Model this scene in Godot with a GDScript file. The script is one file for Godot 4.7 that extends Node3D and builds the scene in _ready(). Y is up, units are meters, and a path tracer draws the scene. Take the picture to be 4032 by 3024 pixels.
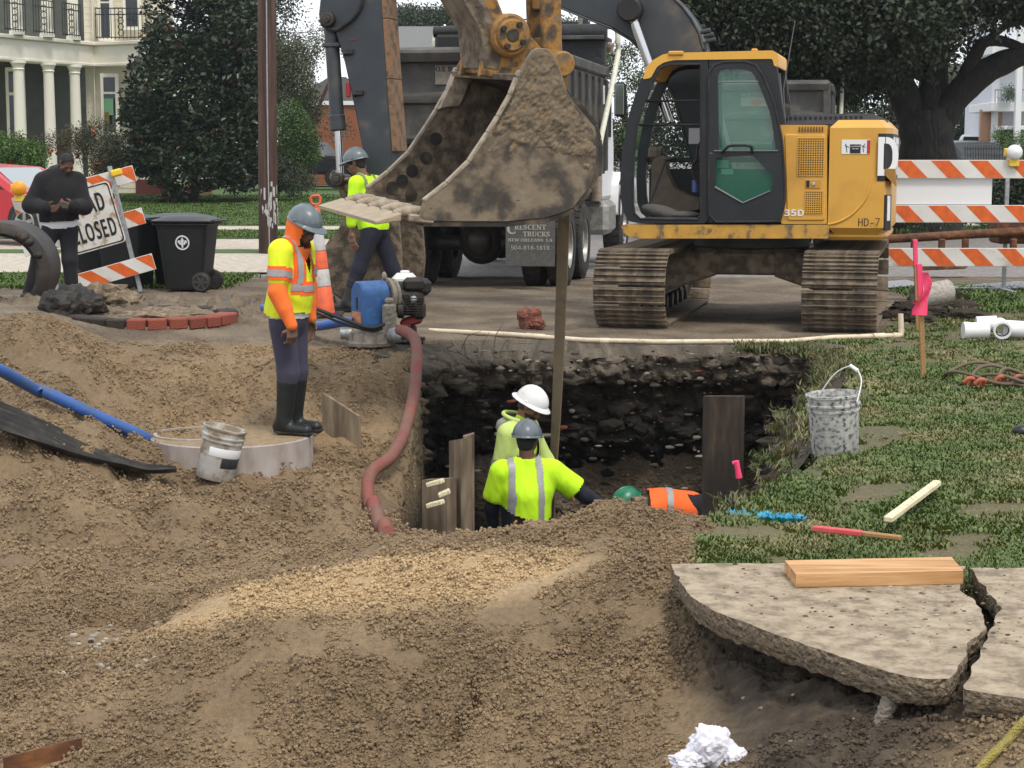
extends Node3D

var rng := RandomNumberGenerator.new()
var M := {}
var taken := {}
var bumpy := {}
var shape_noise := FastNoiseLite.new()
class MB:
	var v := PackedVector3Array()
	var n := PackedVector3Array()
	var c := PackedColorArray()
	var col := Color.WHITE
	var xf := Transform3D()

	func tn(a: Vector3, b: Vector3, d: Vector3, na: Vector3, nb: Vector3, nd: Vector3) -> void:
		a = xf * a
		b = xf * b
		d = xf * d
		na = (xf.basis * na).normalized()
		nb = (xf.basis * nb).normalized()
		nd = (xf.basis * nd).normalized()
		if (d - a).cross(b - a).dot(na + nb + nd) < 0.0:
			var t := b
			b = d
			d = t
			t = nb
			nb = nd
			nd = t
		v.append(a)
		v.append(b)
		v.append(d)
		n.append(na)
		n.append(nb)
		n.append(nd)
		c.append(col)
		c.append(col)
		c.append(col)

	func tri(a: Vector3, b: Vector3, d: Vector3) -> void:
		var k := (d - a).cross(b - a)
		if k.length_squared() < 1e-16:
			return
		tn(a, b, d, k, k, k)

	func quad(a: Vector3, b: Vector3, d: Vector3, e: Vector3) -> void:
		tri(a, b, d)
		tri(a, d, e)

	func qn(a: Vector3, b: Vector3, d: Vector3, e: Vector3, k: Vector3) -> void:
		tn(a, b, d, k, k, k)
		tn(a, d, e, k, k, k)

	func box(at: Vector3, size: Vector3, bev := 0.0, basis := Basis()) -> void:
		var old := xf
		xf = xf * Transform3D(basis, at)
		var h := size / 2.0
		var b := minf(bev, minf(h.x, minf(h.y, h.z)) * 0.95)
		for ax in 3:
			for s in [-1.0, 1.0]:
				var k := Vector3.ZERO
				k[ax] = s
				var p := []
				for w in [[-1, -1], [1, -1], [1, 1], [-1, 1]]:
					var q := Vector3.ZERO
					q[ax] = s * h[ax]
					q[(ax + 1) % 3] = w[0] * (h[(ax + 1) % 3] - b)
					q[(ax + 2) % 3] = w[1] * (h[(ax + 2) % 3] - b)
					p.append(q)
				qn(p[0], p[1], p[2], p[3], k)
		if b > 0.0:
			for ax in 3:
				var u := (ax + 1) % 3
				var w := (ax + 2) % 3
				for s in [-1.0, 1.0]:
					for t in [-1.0, 1.0]:
						var p := []
						for e in [-1.0, 1.0]:
							var q := Vector3.ZERO
							q[ax] = e * (h[ax] - b)
							q[u] = s * h[u]
							q[w] = t * (h[w] - b)
							p.append(q)
							q[u] = s * (h[u] - b)
							q[w] = t * h[w]
							p.append(q)
						var k := Vector3.ZERO
						k[u] = s
						k[w] = t
						qn(p[0], p[1], p[3], p[2], k)
			for sx in [-1.0, 1.0]:
				for sy in [-1.0, 1.0]:
					for sz in [-1.0, 1.0]:
						var s := Vector3(sx, sy, sz)
						tn(s * (h - Vector3(0, b, b)), s * (h - Vector3(b, 0, b)), s * (h - Vector3(b, b, 0)), s, s, s)
		xf = old

	func bar(a: Vector3, b: Vector3, w: float, h: float, bev := 0.0, up := Vector3.UP) -> void:   # a box from a to b, w across and h along up
		var y := (b - a).normalized()
		var x := y.cross(up)
		x = (y.cross(Vector3.RIGHT) if x.length() < 0.02 else x).normalized()
		box((a + b) / 2.0, Vector3(w, (b - a).length(), h), bev, Basis(x, y, x.cross(y)))

	func tube(p: Array, r, sides := 8, caps := true, flat := 1.0) -> void:
		var rings := []
		var x := Vector3.ZERO
		for i in p.size():
			var t: Vector3 = (p[mini(i + 1, p.size() - 1)] - p[maxi(i - 1, 0)]).normalized()
			if i == 0:
				x = t.cross(Vector3.UP if absf(t.y) < 0.9 else Vector3.RIGHT).normalized()
			else:
				x = (x - t * x.dot(t)).normalized()
			var y := t.cross(x)
			var rr: float = r[i] if r is Array else r
			var ring := []
			for k in sides:
				var a := TAU * k / sides
				var d := x * cos(a) + y * sin(a) * flat
				ring.append([p[i] + d * rr, d])
			rings.append(ring)
		for i in p.size() - 1:
			for k in sides:
				var l := (k + 1) % sides
				var a = rings[i][k]
				var b = rings[i][l]
				var d = rings[i + 1][l]
				var e = rings[i + 1][k]
				tn(a[0], b[0], d[0], a[1], b[1], d[1])
				tn(a[0], d[0], e[0], a[1], d[1], e[1])
		if caps:
			for i in [0, p.size() - 1]:
				var k: Vector3 = (p[0] - p[1]) if i == 0 else (p[-1] - p[-2])
				for j in range(1, sides - 1):
					tn(rings[i][0][0], rings[i][j][0], rings[i][j + 1][0], k, k, k)

	func cyl(a: Vector3, b: Vector3, r: float, sides := 16, bev := 0.0) -> void:
		if bev <= 0.0:
			tube([a, b], r, sides)
			return
		var d := (b - a).normalized()
		lathe([Vector2(0, 0), Vector2(r - bev, 0), Vector2(r, bev), Vector2(r, (b - a).length() - bev), Vector2(r - bev, (b - a).length()), Vector2(0, (b - a).length())], sides, aim(a, d))

	static func aim(at: Vector3, y: Vector3) -> Transform3D:   # a frame at a point whose y axis runs along y
		y = y.normalized()
		var x := y.cross(Vector3.UP if absf(y.y) < 0.9 else Vector3.RIGHT).normalized()
		return Transform3D(Basis(x, y, x.cross(y)), at)

	func lathe(p: Array, seg := 16, t := Transform3D(), arc := TAU) -> void:   # p: Vector2(radius, y)
		var old := xf
		xf = xf * t
		var en := []
		for i in p.size() - 1:
			var d: Vector2 = p[i + 1] - p[i]
			en.append(Vector2(d.y, -d.x).normalized())
		for i in p.size() - 1:
			var n0: Vector2 = en[i]
			var n1: Vector2 = en[i]
			if i > 0 and en[i - 1].dot(en[i]) > 0.75:
				n0 = (en[i] + en[i - 1]).normalized()
			if i < en.size() - 1 and en[i + 1].dot(en[i]) > 0.75:
				n1 = (en[i] + en[i + 1]).normalized()
			for k in seg:
				var a := arc * k / seg
				var b := arc * (k + 1) / seg
				var da := Vector3(cos(a), 0, sin(a))
				var db := Vector3(cos(b), 0, sin(b))
				var y0 := Vector3(0, p[i].y, 0)
				var y1 := Vector3(0, p[i + 1].y, 0)
				var r0: float = p[i].x
				var r1: float = p[i + 1].x
				var u0 := Vector3(0, n0.y, 0)
				var u1 := Vector3(0, n1.y, 0)
				if r0 > 1e-6:
					tn(da * r0 + y0, db * r0 + y0, db * r1 + y1, da * n0.x + u0, db * n0.x + u0, db * n1.x + u1)
				if r1 > 1e-6:
					tn(da * r0 + y0, db * r1 + y1, da * r1 + y1, da * n0.x + u0, db * n1.x + u1, da * n1.x + u1)
		xf = old

	static func inset(p: PackedVector2Array, b: float) -> PackedVector2Array:
		var area := 0.0
		for i in p.size():
			area += p[i].cross(p[(i + 1) % p.size()])
		var out := PackedVector2Array()
		for i in p.size():
			var e0 := (p[i] - p[(i - 1 + p.size()) % p.size()]).normalized()
			var e1 := (p[(i + 1) % p.size()] - p[i]).normalized()
			var m := (e0.orthogonal() + e1.orthogonal())
			var l := maxf(m.length(), 0.4)
			out.append(p[i] - m / l * signf(area) * b / maxf(l / 2.0, 0.5))
		return out

	func prism(poly: Array, z0: float, z1: float, bev := 0.0, t := Transform3D(), smooth := 0.8) -> void:   # outline in x and y, run along z
		var old := xf
		xf = xf * t
		var p := PackedVector2Array(poly)
		var q := p
		if bev > 0.0:
			q = inset(p, bev)
			if Geometry2D.triangulate_polygon(q).is_empty():
				q = p
		var ids := Geometry2D.triangulate_polygon(q)
		for i in range(0, ids.size(), 3):
			for z in [z0, z1]:
				var k := Vector3(0, 0, signf(z - (z0 + z1) / 2.0))
				tn(Vector3(q[ids[i]].x, q[ids[i]].y, z), Vector3(q[ids[i + 1]].x, q[ids[i + 1]].y, z), Vector3(q[ids[i + 2]].x, q[ids[i + 2]].y, z), k, k, k)
		var area := 0.0
		for i in p.size():
			area += p[i].cross(p[(i + 1) % p.size()])
		var s := signf(area)
		var en := []
		for i in p.size():
			var d := (p[(i + 1) % p.size()] - p[i]).normalized()
			en.append(Vector2(d.y, -d.x) * s)
		var lo := minf(z0, z1)
		var hi := maxf(z0, z1)
		for i in p.size():
			var j := (i + 1) % p.size()
			var n0: Vector2 = en[i]
			var n1: Vector2 = en[i]
			if en[(i - 1 + p.size()) % p.size()].dot(en[i]) > smooth:
				n0 = en[(i - 1 + p.size()) % p.size()] + en[i]
			if en[j].dot(en[i]) > smooth:
				n1 = en[j] + en[i]
			var a := Vector3(n0.x, n0.y, 0)
			var b := Vector3(n1.x, n1.y, 0)
			var pa := Vector3(p[i].x, p[i].y, 0)
			var pb := Vector3(p[j].x, p[j].y, 0)
			var zl := Vector3(0, 0, lo + bev)
			var zh := Vector3(0, 0, hi - bev)
			tn(pa + zl, pb + zl, pb + zh, a, b, b)
			tn(pa + zl, pb + zh, pa + zh, a, b, a)
			if bev > 0.0 and q != p:
				var qa := Vector3(q[i].x, q[i].y, 0)
				var qb := Vector3(q[j].x, q[j].y, 0)
				var u := Vector3(0, 0, 1)
				qn(pa + zh, pb + zh, qb + u * hi, qa + u * hi, (a + b).normalized() + u)
				qn(pa + zl, pb + zl, qb + u * lo, qa + u * lo, (a + b).normalized() - u)
		xf = old

	static func resample(p: Array, count: int) -> Array:   # a closed outline at even steps
		var total := 0.0
		for i in p.size():
			total += p[i].distance_to(p[(i + 1) % p.size()])
		var out := []
		var i := 0
		var done := 0.0
		for k in count:
			var want := total * k / count
			while i < p.size() - 1 and done + p[i].distance_to(p[i + 1]) < want:
				done += p[i].distance_to(p[i + 1])
				i += 1
			var l: float = p[i].distance_to(p[(i + 1) % p.size()])
			out.append(p[i].lerp(p[(i + 1) % p.size()], clampf((want - done) / maxf(l, 1e-6), 0, 1)))
		return out

	func frame(outer: Array, inner: Array, z0: float, z1: float, t := Transform3D()) -> void:   # a plate with an opening; both outlines have as many corners
		var old := xf
		xf = xf * t
		for i in outer.size():
			var j := (i + 1) % outer.size()
			var o0: Vector2 = outer[i]
			var o1: Vector2 = outer[j]
			var i0: Vector2 = inner[i]
			var i1: Vector2 = inner[j]
			for z in [z0, z1]:
				var k := Vector3(0, 0, signf(z - (z0 + z1) / 2.0))
				qn(Vector3(o0.x, o0.y, z), Vector3(o1.x, o1.y, z), Vector3(i1.x, i1.y, z), Vector3(i0.x, i0.y, z), k)
			quad(Vector3(o0.x, o0.y, z0), Vector3(o1.x, o1.y, z0), Vector3(o1.x, o1.y, z1), Vector3(o0.x, o0.y, z1))
			quad(Vector3(i0.x, i0.y, z0), Vector3(i1.x, i1.y, z0), Vector3(i1.x, i1.y, z1), Vector3(i0.x, i0.y, z1))
		xf = old

	func ell(at: Vector3, r: Vector3, basis := Basis(), nu := 16, nv := 10, from := -1.0) -> void:   # ellipsoid; from is the sine of the lowest latitude
		var old := xf
		xf = xf * Transform3D(basis, at)
		var lo := asin(from)
		for i in nv:
			var a := lerpf(lo, PI / 2, float(i) / nv)
			var b := lerpf(lo, PI / 2, float(i + 1) / nv)
			for k in nu:
				var p := []
				for w in [[a, k], [a, k + 1], [b, k + 1], [b, k]]:
					var g: float = TAU * w[1] / nu
					p.append(Vector3(cos(w[0]) * cos(g), sin(w[0]), cos(w[0]) * sin(g)))
				var m := []
				for q in p:
					m.append(q / r)
				tn(p[0] * r, p[1] * r, p[2] * r, m[0], m[1], m[2])
				tn(p[0] * r, p[2] * r, p[3] * r, m[0], m[2], m[3])
		xf = old

	func grid(p: Array) -> void:   # rows of points, smooth
		var nn := []
		for i in p.size():
			var row := []
			for j in p[i].size():
				var du: Vector3 = p[i][mini(j + 1, p[i].size() - 1)] - p[i][maxi(j - 1, 0)]
				var dv: Vector3 = p[mini(i + 1, p.size() - 1)][j] - p[maxi(i - 1, 0)][j]
				row.append(du.cross(dv))
			nn.append(row)
		for i in p.size() - 1:
			for j in p[i].size() - 1:
				tn(p[i][j], p[i][j + 1], p[i + 1][j + 1], nn[i][j], nn[i][j + 1], nn[i + 1][j + 1])
				tn(p[i][j], p[i + 1][j + 1], p[i + 1][j], nn[i][j], nn[i + 1][j + 1], nn[i + 1][j])

	func rock(at: Vector3, r: Vector3, seed: int, sub := 2, rough := 0.35, basis := Basis()) -> void:   # a lump with broken faces
		var nz := FastNoiseLite.new()
		nz.seed = seed
		nz.frequency = 0.9
		var t := [[Vector3.UP, Vector3.RIGHT, Vector3.BACK], [Vector3.UP, Vector3.BACK, Vector3.LEFT], [Vector3.UP, Vector3.LEFT, Vector3.FORWARD], [Vector3.UP, Vector3.FORWARD, Vector3.RIGHT]]
		for i in 4:
			t.append([Vector3(0, -1, 0), t[i][1], t[i][2]])
		for s in sub:
			var u := []
			for q in t:
				var ab: Vector3 = (q[0] + q[1]).normalized()
				var bc: Vector3 = (q[1] + q[2]).normalized()
				var ca: Vector3 = (q[2] + q[0]).normalized()
				u.append_array([[q[0], ab, ca], [ab, q[1], bc], [ca, bc, q[2]], [ab, bc, ca]])
			t = u
		for q in t:
			var w := []
			for k: Vector3 in q:
				w.append(at + basis * (k * (1.0 + rough * nz.get_noise_3dv(k * 1.6) + rough * 0.5 * nz.get_noise_3dv(k * 4.0 + Vector3(7, 3, 1))) * r))
			var m: Vector3 = (w[2] - w[0]).cross(w[1] - w[0])
			if m.dot((w[0] + w[1] + w[2]) / 3.0 - at) < 0:
				m = -m
			tn(w[0], w[1], w[2], m.normalized() + (w[0] - at).normalized() * 0.6, m.normalized() + (w[1] - at).normalized() * 0.6, m.normalized() + (w[2] - at).normalized() * 0.6)

	func mesh() -> ArrayMesh:
		var a := []
		a.resize(Mesh.ARRAY_MAX)
		a[Mesh.ARRAY_VERTEX] = v
		a[Mesh.ARRAY_NORMAL] = n
		a[Mesh.ARRAY_COLOR] = c
		var m := ArrayMesh.new()
		if v.size():
			m.add_surface_from_arrays(Mesh.PRIMITIVE_TRIANGLES, a)
		return m

	func based() -> Vector3:   # moves the shape so that the middle of its foot is the origin, and tells where that was
		var lo := v[0]
		var hi := v[0]
		for p in v:
			lo = lo.min(p)
			hi = hi.max(p)
		var o := Vector3((lo.x + hi.x) / 2, lo.y, (lo.z + hi.z) / 2)
		for i in v.size():
			v[i] -= o
		return o
class Flesh:
	var lo: Vector3
	var cell: float
	var nx: int
	var ny: int
	var nz: int
	var k: float
	var f := PackedFloat32Array()

	func _init(from: Vector3, to: Vector3, size: float, soft: float) -> void:
		lo = from
		cell = size
		k = soft
		var s := (to - from) / size
		nx = int(s.x) + 2
		ny = int(s.y) + 2
		nz = int(s.z) + 2
		f.resize(nx * ny * nz)

	func span(a: Vector3, b: Vector3) -> Array:
		var p := ((a.min(b) - lo) / cell).floor()
		var q := ((a.max(b) - lo) / cell).ceil()
		return [maxi(int(p.x), 0), mini(int(q.x), nx - 1), maxi(int(p.y), 0), mini(int(q.y), ny - 1), maxi(int(p.z), 0), mini(int(q.z), nz - 1)]

	func cap(a: Vector3, b: Vector3, ra: float, rb: float, flat := 1.0, side := Vector3.ZERO) -> void:   # flat < 1 thins it along side
		var m := maxf(ra, rb) + k * 5.0
		var e := Vector3(m, m, m)
		var s := span(a.min(b) - e, a.max(b) + e)
		var ab := b - a
		var l := maxf(ab.length_squared(), 1e-9)
		var ik := 1.0 / k
		var thin := side != Vector3.ZERO
		var g := (1.0 / flat - 1.0)
		for z in range(s[4], s[5] + 1):
			for y in range(s[2], s[3] + 1):
				var at: int = (z * ny + y) * nx
				for x in range(s[0], s[1] + 1):
					var p := lo + Vector3(x, y, z) * cell
					var t := clampf((p - a).dot(ab) / l, 0.0, 1.0)
					var w := p - a - ab * t
					if thin:
						w += side * w.dot(side) * g
					var d := w.length() - lerpf(ra, rb, t)
					if d < k * 6.0:
						f[at + x] += exp(-d * ik)

	func ell(c: Vector3, r: Vector3, basis := Basis()) -> void:
		var m := maxf(r.x, maxf(r.y, r.z)) + k * 5.0
		var e := Vector3(m, m, m)
		var s := span(c - e, c + e)
		var inv := basis.inverse()
		var small := minf(r.x, minf(r.y, r.z))
		for z in range(s[4], s[5] + 1):
			for y in range(s[2], s[3] + 1):
				var at: int = (z * ny + y) * nx
				for x in range(s[0], s[1] + 1):
					var p := inv * (lo + Vector3(x, y, z) * cell - c)
					var q := (p / r).length()
					var d := (q - 1.0) * (small if q < 1.0 else q * q / maxf((p / (r * r)).length() * q, 1e-6) if q < 3.0 else small)
					if d < k * 6.0:
						f[at + x] += exp(-d / k)

	func skin(o: MB, off := 0.0, keep = null, tint = null) -> void:
		var iso := exp(-off / k)
		var ids := {}
		var pts := PackedVector3Array()
		var step := [0, 1, nx, nx + 1, nx * ny, nx * ny + 1, nx * ny + nx, nx * ny + nx + 1]
		var cor := [Vector3(0, 0, 0), Vector3(1, 0, 0), Vector3(0, 1, 0), Vector3(1, 1, 0), Vector3(0, 0, 1), Vector3(1, 0, 1), Vector3(0, 1, 1), Vector3(1, 1, 1)]
		var edges := [[0, 1], [2, 3], [4, 5], [6, 7], [0, 2], [1, 3], [4, 6], [5, 7], [0, 4], [1, 5], [2, 6], [3, 7]]
		for z in nz - 1:
			for y in ny - 1:
				var row := (z * ny + y) * nx
				for x in nx - 1:
					var at := row + x
					var mn := 0
					for i in 8:
						if f[at + step[i]] > iso:
							mn += 1
					if mn == 0 or mn == 8:
						continue
					var sum := Vector3.ZERO
					var cnt := 0
					for e in edges:
						var a := f[at + step[e[0]]]
						var b := f[at + step[e[1]]]
						if (a > iso) != (b > iso):
							var ga := log(maxf(a, 1e-9) / iso)
							var gb := log(maxf(b, 1e-9) / iso)
							sum += cor[e[0]].lerp(cor[e[1]], ga / (ga - gb))
							cnt += 1
					ids[at] = pts.size()
					pts.append(lo + (Vector3(x, y, z) + sum / cnt) * cell)
		var nrm := PackedVector3Array()
		nrm.resize(pts.size())
		var i := 0
		for at in ids:
			var x0: int = at % nx
			var y0: int = (at / nx) % ny
			var z0: int = at / (nx * ny)
			var g := Vector3.ZERO
			for q in 8:
				var l := log(maxf(f[at + step[q]], 1e-9))
				g += (cor[q] * 2.0 - Vector3.ONE) * l
			nrm[i] = -g.normalized()
			i += 1
		var dirs := [1, nx, nx * ny]
		for at in ids:
			for ax in 3:
				var u: int = dirs[(ax + 1) % 3]
				var w: int = dirs[(ax + 2) % 3]
				var a := f[at] > iso
				var b := f[at + dirs[ax]] > iso
				if a == b or not (ids.has(at - u) and ids.has(at - w) and ids.has(at - u - w)):
					continue
				var q := [ids[at], ids[at - u], ids[at - u - w], ids[at - w]]
				var mid := (pts[q[0]] + pts[q[2]]) / 2.0
				if keep != null and not keep.call(mid):
					continue
				if tint != null:
					o.col = tint.call(mid)
				o.tn(pts[q[0]], pts[q[1]], pts[q[2]], nrm[q[0]], nrm[q[1]], nrm[q[2]])
				o.tn(pts[q[0]], pts[q[2]], pts[q[3]], nrm[q[0]], nrm[q[2]], nrm[q[3]])
		o.col = Color.WHITE


func pv(a: Array) -> Array:   # pairs of numbers to points
	var o := []
	for i in range(0, a.size(), 2):
		o.append(Vector2(a[i], a[i + 1]))
	return o


func pw(a: Array) -> Array:
	var o := []
	for i in range(0, a.size(), 3):
		o.append(Vector3(a[i], a[i + 1], a[i + 2]))
	return o
func numbered(called: String) -> String:
	taken[called] = taken.get(called, -1) + 1
	return called if taken[called] == 0 else "%s_%03d" % [called, taken[called]]


func tag(o: Node, label: String, category: String, group := "") -> Node:
	o.set_meta("label", label)
	o.set_meta("category", category)
	if group:
		o.set_meta("group", group)
	return o


func thing(called: String, label: String, category: String, at := Vector3.ZERO, turn := 0.0, group := "") -> Node3D:
	var o := Node3D.new()
	o.name = numbered(called)
	o.position = at
	o.rotation.y = turn
	add_child(o)
	tag(o, label, category, group)
	return o


func part(called: String, shape, m: Material, parent: Node, at := Vector3.ZERO) -> MeshInstance3D:
	var o := MeshInstance3D.new()
	o.mesh = shape.mesh() if shape is MB else shape
	o.material_override = m
	o.position = at
	var at_name := called
	var i := 0
	while parent.has_node(NodePath(at_name)):
		i += 1
		at_name = "%s_%03d" % [called, i]
	o.name = at_name
	parent.add_child(o)
	return o


func solo(called: String, mb: MB, m: Material, label: String, category: String, group := "") -> MeshInstance3D:
	var at := mb.based()
	var o := MeshInstance3D.new()
	o.mesh = mb.mesh()
	o.material_override = m
	o.position = at
	o.name = numbered(called)
	add_child(o)
	tag(o, label, category, group)
	return o


func struct(called: String, mb, m: Material) -> MeshInstance3D:
	var o := MeshInstance3D.new()
	o.mesh = mb.mesh() if mb is MB else mb
	o.material_override = m
	o.name = numbered(called)
	add_child(o)
	o.set_meta("kind", "structure")
	return o


func scatter(called: String, shape: Mesh, m: Material, where: Array, tints: Array, parent: Node = null) -> MultiMeshInstance3D:
	var mm := MultiMesh.new()
	mm.transform_format = MultiMesh.TRANSFORM_3D
	mm.use_colors = not tints.is_empty()
	mm.mesh = shape
	mm.instance_count = where.size()
	for i in where.size():
		mm.set_instance_transform(i, where[i])
		if mm.use_colors:
			mm.set_instance_color(i, tints[i])
	var o := MultiMeshInstance3D.new()
	o.multimesh = mm
	o.material_override = m
	if parent:
		o.name = called
		parent.add_child(o, true)
	else:
		o.name = numbered(called)
		add_child(o)
	o.set_meta("kind", "stuff")
	return o


func lettering(called: String, words: String, high: float, t: Transform3D, m: Material, parent: Node, font := "Droid Sans", bold := true, wide := 1.0) -> MeshInstance3D:   # high is the height of a capital; the text faces +z of t and is centred
	var f := SystemFont.new()
	f.font_names = PackedStringArray([font])
	f.font_weight = 700 if bold else 400
	var tm := TextMesh.new()
	tm.text = words
	tm.font = f
	tm.font_size = 48
	tm.pixel_size = high / (48 * 0.714)
	tm.depth = 0.004
	tm.curve_step = 2.0
	var o := part(called, tm, m, parent)
	o.transform = t * Transform3D(Basis.from_scale(Vector3(wide, 1, 1)), Vector3.ZERO)
	return o
func lin(r: float, g: float, b: float) -> Color:
	return Color(r, g, b).linear_to_srgb()


func ntex(seed: int, freq: float, stops: Array, octaves := 4, size := 256, gain := 0.55) -> NoiseTexture2D:   # stops: [place, r, g, b] in linear values
	var nz := FastNoiseLite.new()
	nz.seed = seed
	nz.frequency = freq
	nz.noise_type = FastNoiseLite.TYPE_SIMPLEX_SMOOTH
	nz.fractal_octaves = octaves
	nz.fractal_gain = gain
	var g := Gradient.new()
	var offs := PackedFloat32Array()
	var cols := PackedColorArray()
	for s in stops:
		offs.append(s[0])
		cols.append(lin(s[1], s[2], s[3]))
	g.offsets = offs
	g.colors = cols
	var t := NoiseTexture2D.new()
	t.width = size
	t.height = size
	t.seamless = true
	t.noise = nz
	t.color_ramp = g
	return t


func grey(seed: int, freq: float, a := 0.0, b := 1.0, octaves := 5, size := 256) -> NoiseTexture2D:
	return ntex(seed, freq, [[0.0, a, a, a], [1.0, b, b, b]], octaves, size)


func mat(c: Color, rough := 0.8, metal := 0.0, tex: Texture2D = null, scale := 1.0, bump: Texture2D = null, relief := 1.0, world := false) -> StandardMaterial3D:
	var m := StandardMaterial3D.new()
	m.albedo_color = c
	m.roughness = rough
	m.metallic = metal
	m.uv1_triplanar = true
	m.uv1_world_triplanar = world
	m.uv1_scale = Vector3.ONE * scale
	m.albedo_texture = tex
	if bump:
		m.heightmap_enabled = true
		m.heightmap_texture = bump
		m.heightmap_scale = relief
	return m


func tinted(m: StandardMaterial3D) -> StandardMaterial3D:
	m.vertex_color_use_as_albedo = true
	return m


func rnd(a: float, b: float) -> float:
	return rng.randf_range(a, b)


func smooth_path(p: Array, steps := 6) -> Array:   # Catmull-Rom through the points
	var out := []
	for i in p.size() - 1:
		var a: Vector3 = p[maxi(i - 1, 0)]
		var b: Vector3 = p[i]
		var c: Vector3 = p[i + 1]
		var d: Vector3 = p[mini(i + 2, p.size() - 1)]
		for s in steps:
			out.append(b.cubic_interpolate(c, a, d, float(s) / steps))
	out.append(p[-1])
	return out

func _ready() -> void:
	set_view()
	materials()
	build_ground()
	build_pit()
	build_people()
	build_excavator()
	build_hanging_bucket()
	build_truck()
	build_site_things()
	build_barricades()
	build_background()


func set_view() -> void:
	rng.seed = 20
	var cam := Camera3D.new()
	cam.name = "camera"
	cam.position = Vector3(0, 1.65, 0)
	cam.rotation_degrees = Vector3(-7.19, 0, 0)
	cam.fov = 24.08
	cam.near = 0.1
	cam.far = 900.0
	add_child(cam)
	var sky := ProceduralSkyMaterial.new()
	sky.sky_top_color = Color(0.90, 0.92, 0.95)
	sky.sky_horizon_color = Color(0.93, 0.945, 0.965)
	sky.sky_curve = 0.2
	sky.ground_bottom_color = Color(0.25, 0.23, 0.2)
	sky.ground_horizon_color = Color(0.5, 0.5, 0.48)
	sky.sun_angle_max = 0.0
	var env := Environment.new()
	env.background_mode = Environment.BG_SKY
	env.sky = Sky.new()
	env.sky.sky_material = sky
	env.background_energy_multiplier = 1.0
	env.tonemap_mode = Environment.TONE_MAPPER_LINEAR
	env.tonemap_exposure = 1.5
	env.sdfgi_enabled = true
	env.ssao_enabled = true
	env.ssil_enabled = true
	env.fog_enabled = true
	env.fog_density = 0.0003
	env.fog_light_color = Color(0.86, 0.89, 0.92)
	var we := WorldEnvironment.new()
	we.name = "environment"
	we.environment = env
	add_child(we)
	var sun := DirectionalLight3D.new()
	sun.name = "sun"
	sun.light_energy = 0.5
	sun.light_color = Color(1.0, 0.97, 0.92)
	sun.light_angular_distance = 14.0
	sun.shadow_enabled = true
	sun.rotation_degrees = Vector3(-60, 28, 0)
	add_child(sun)


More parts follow.
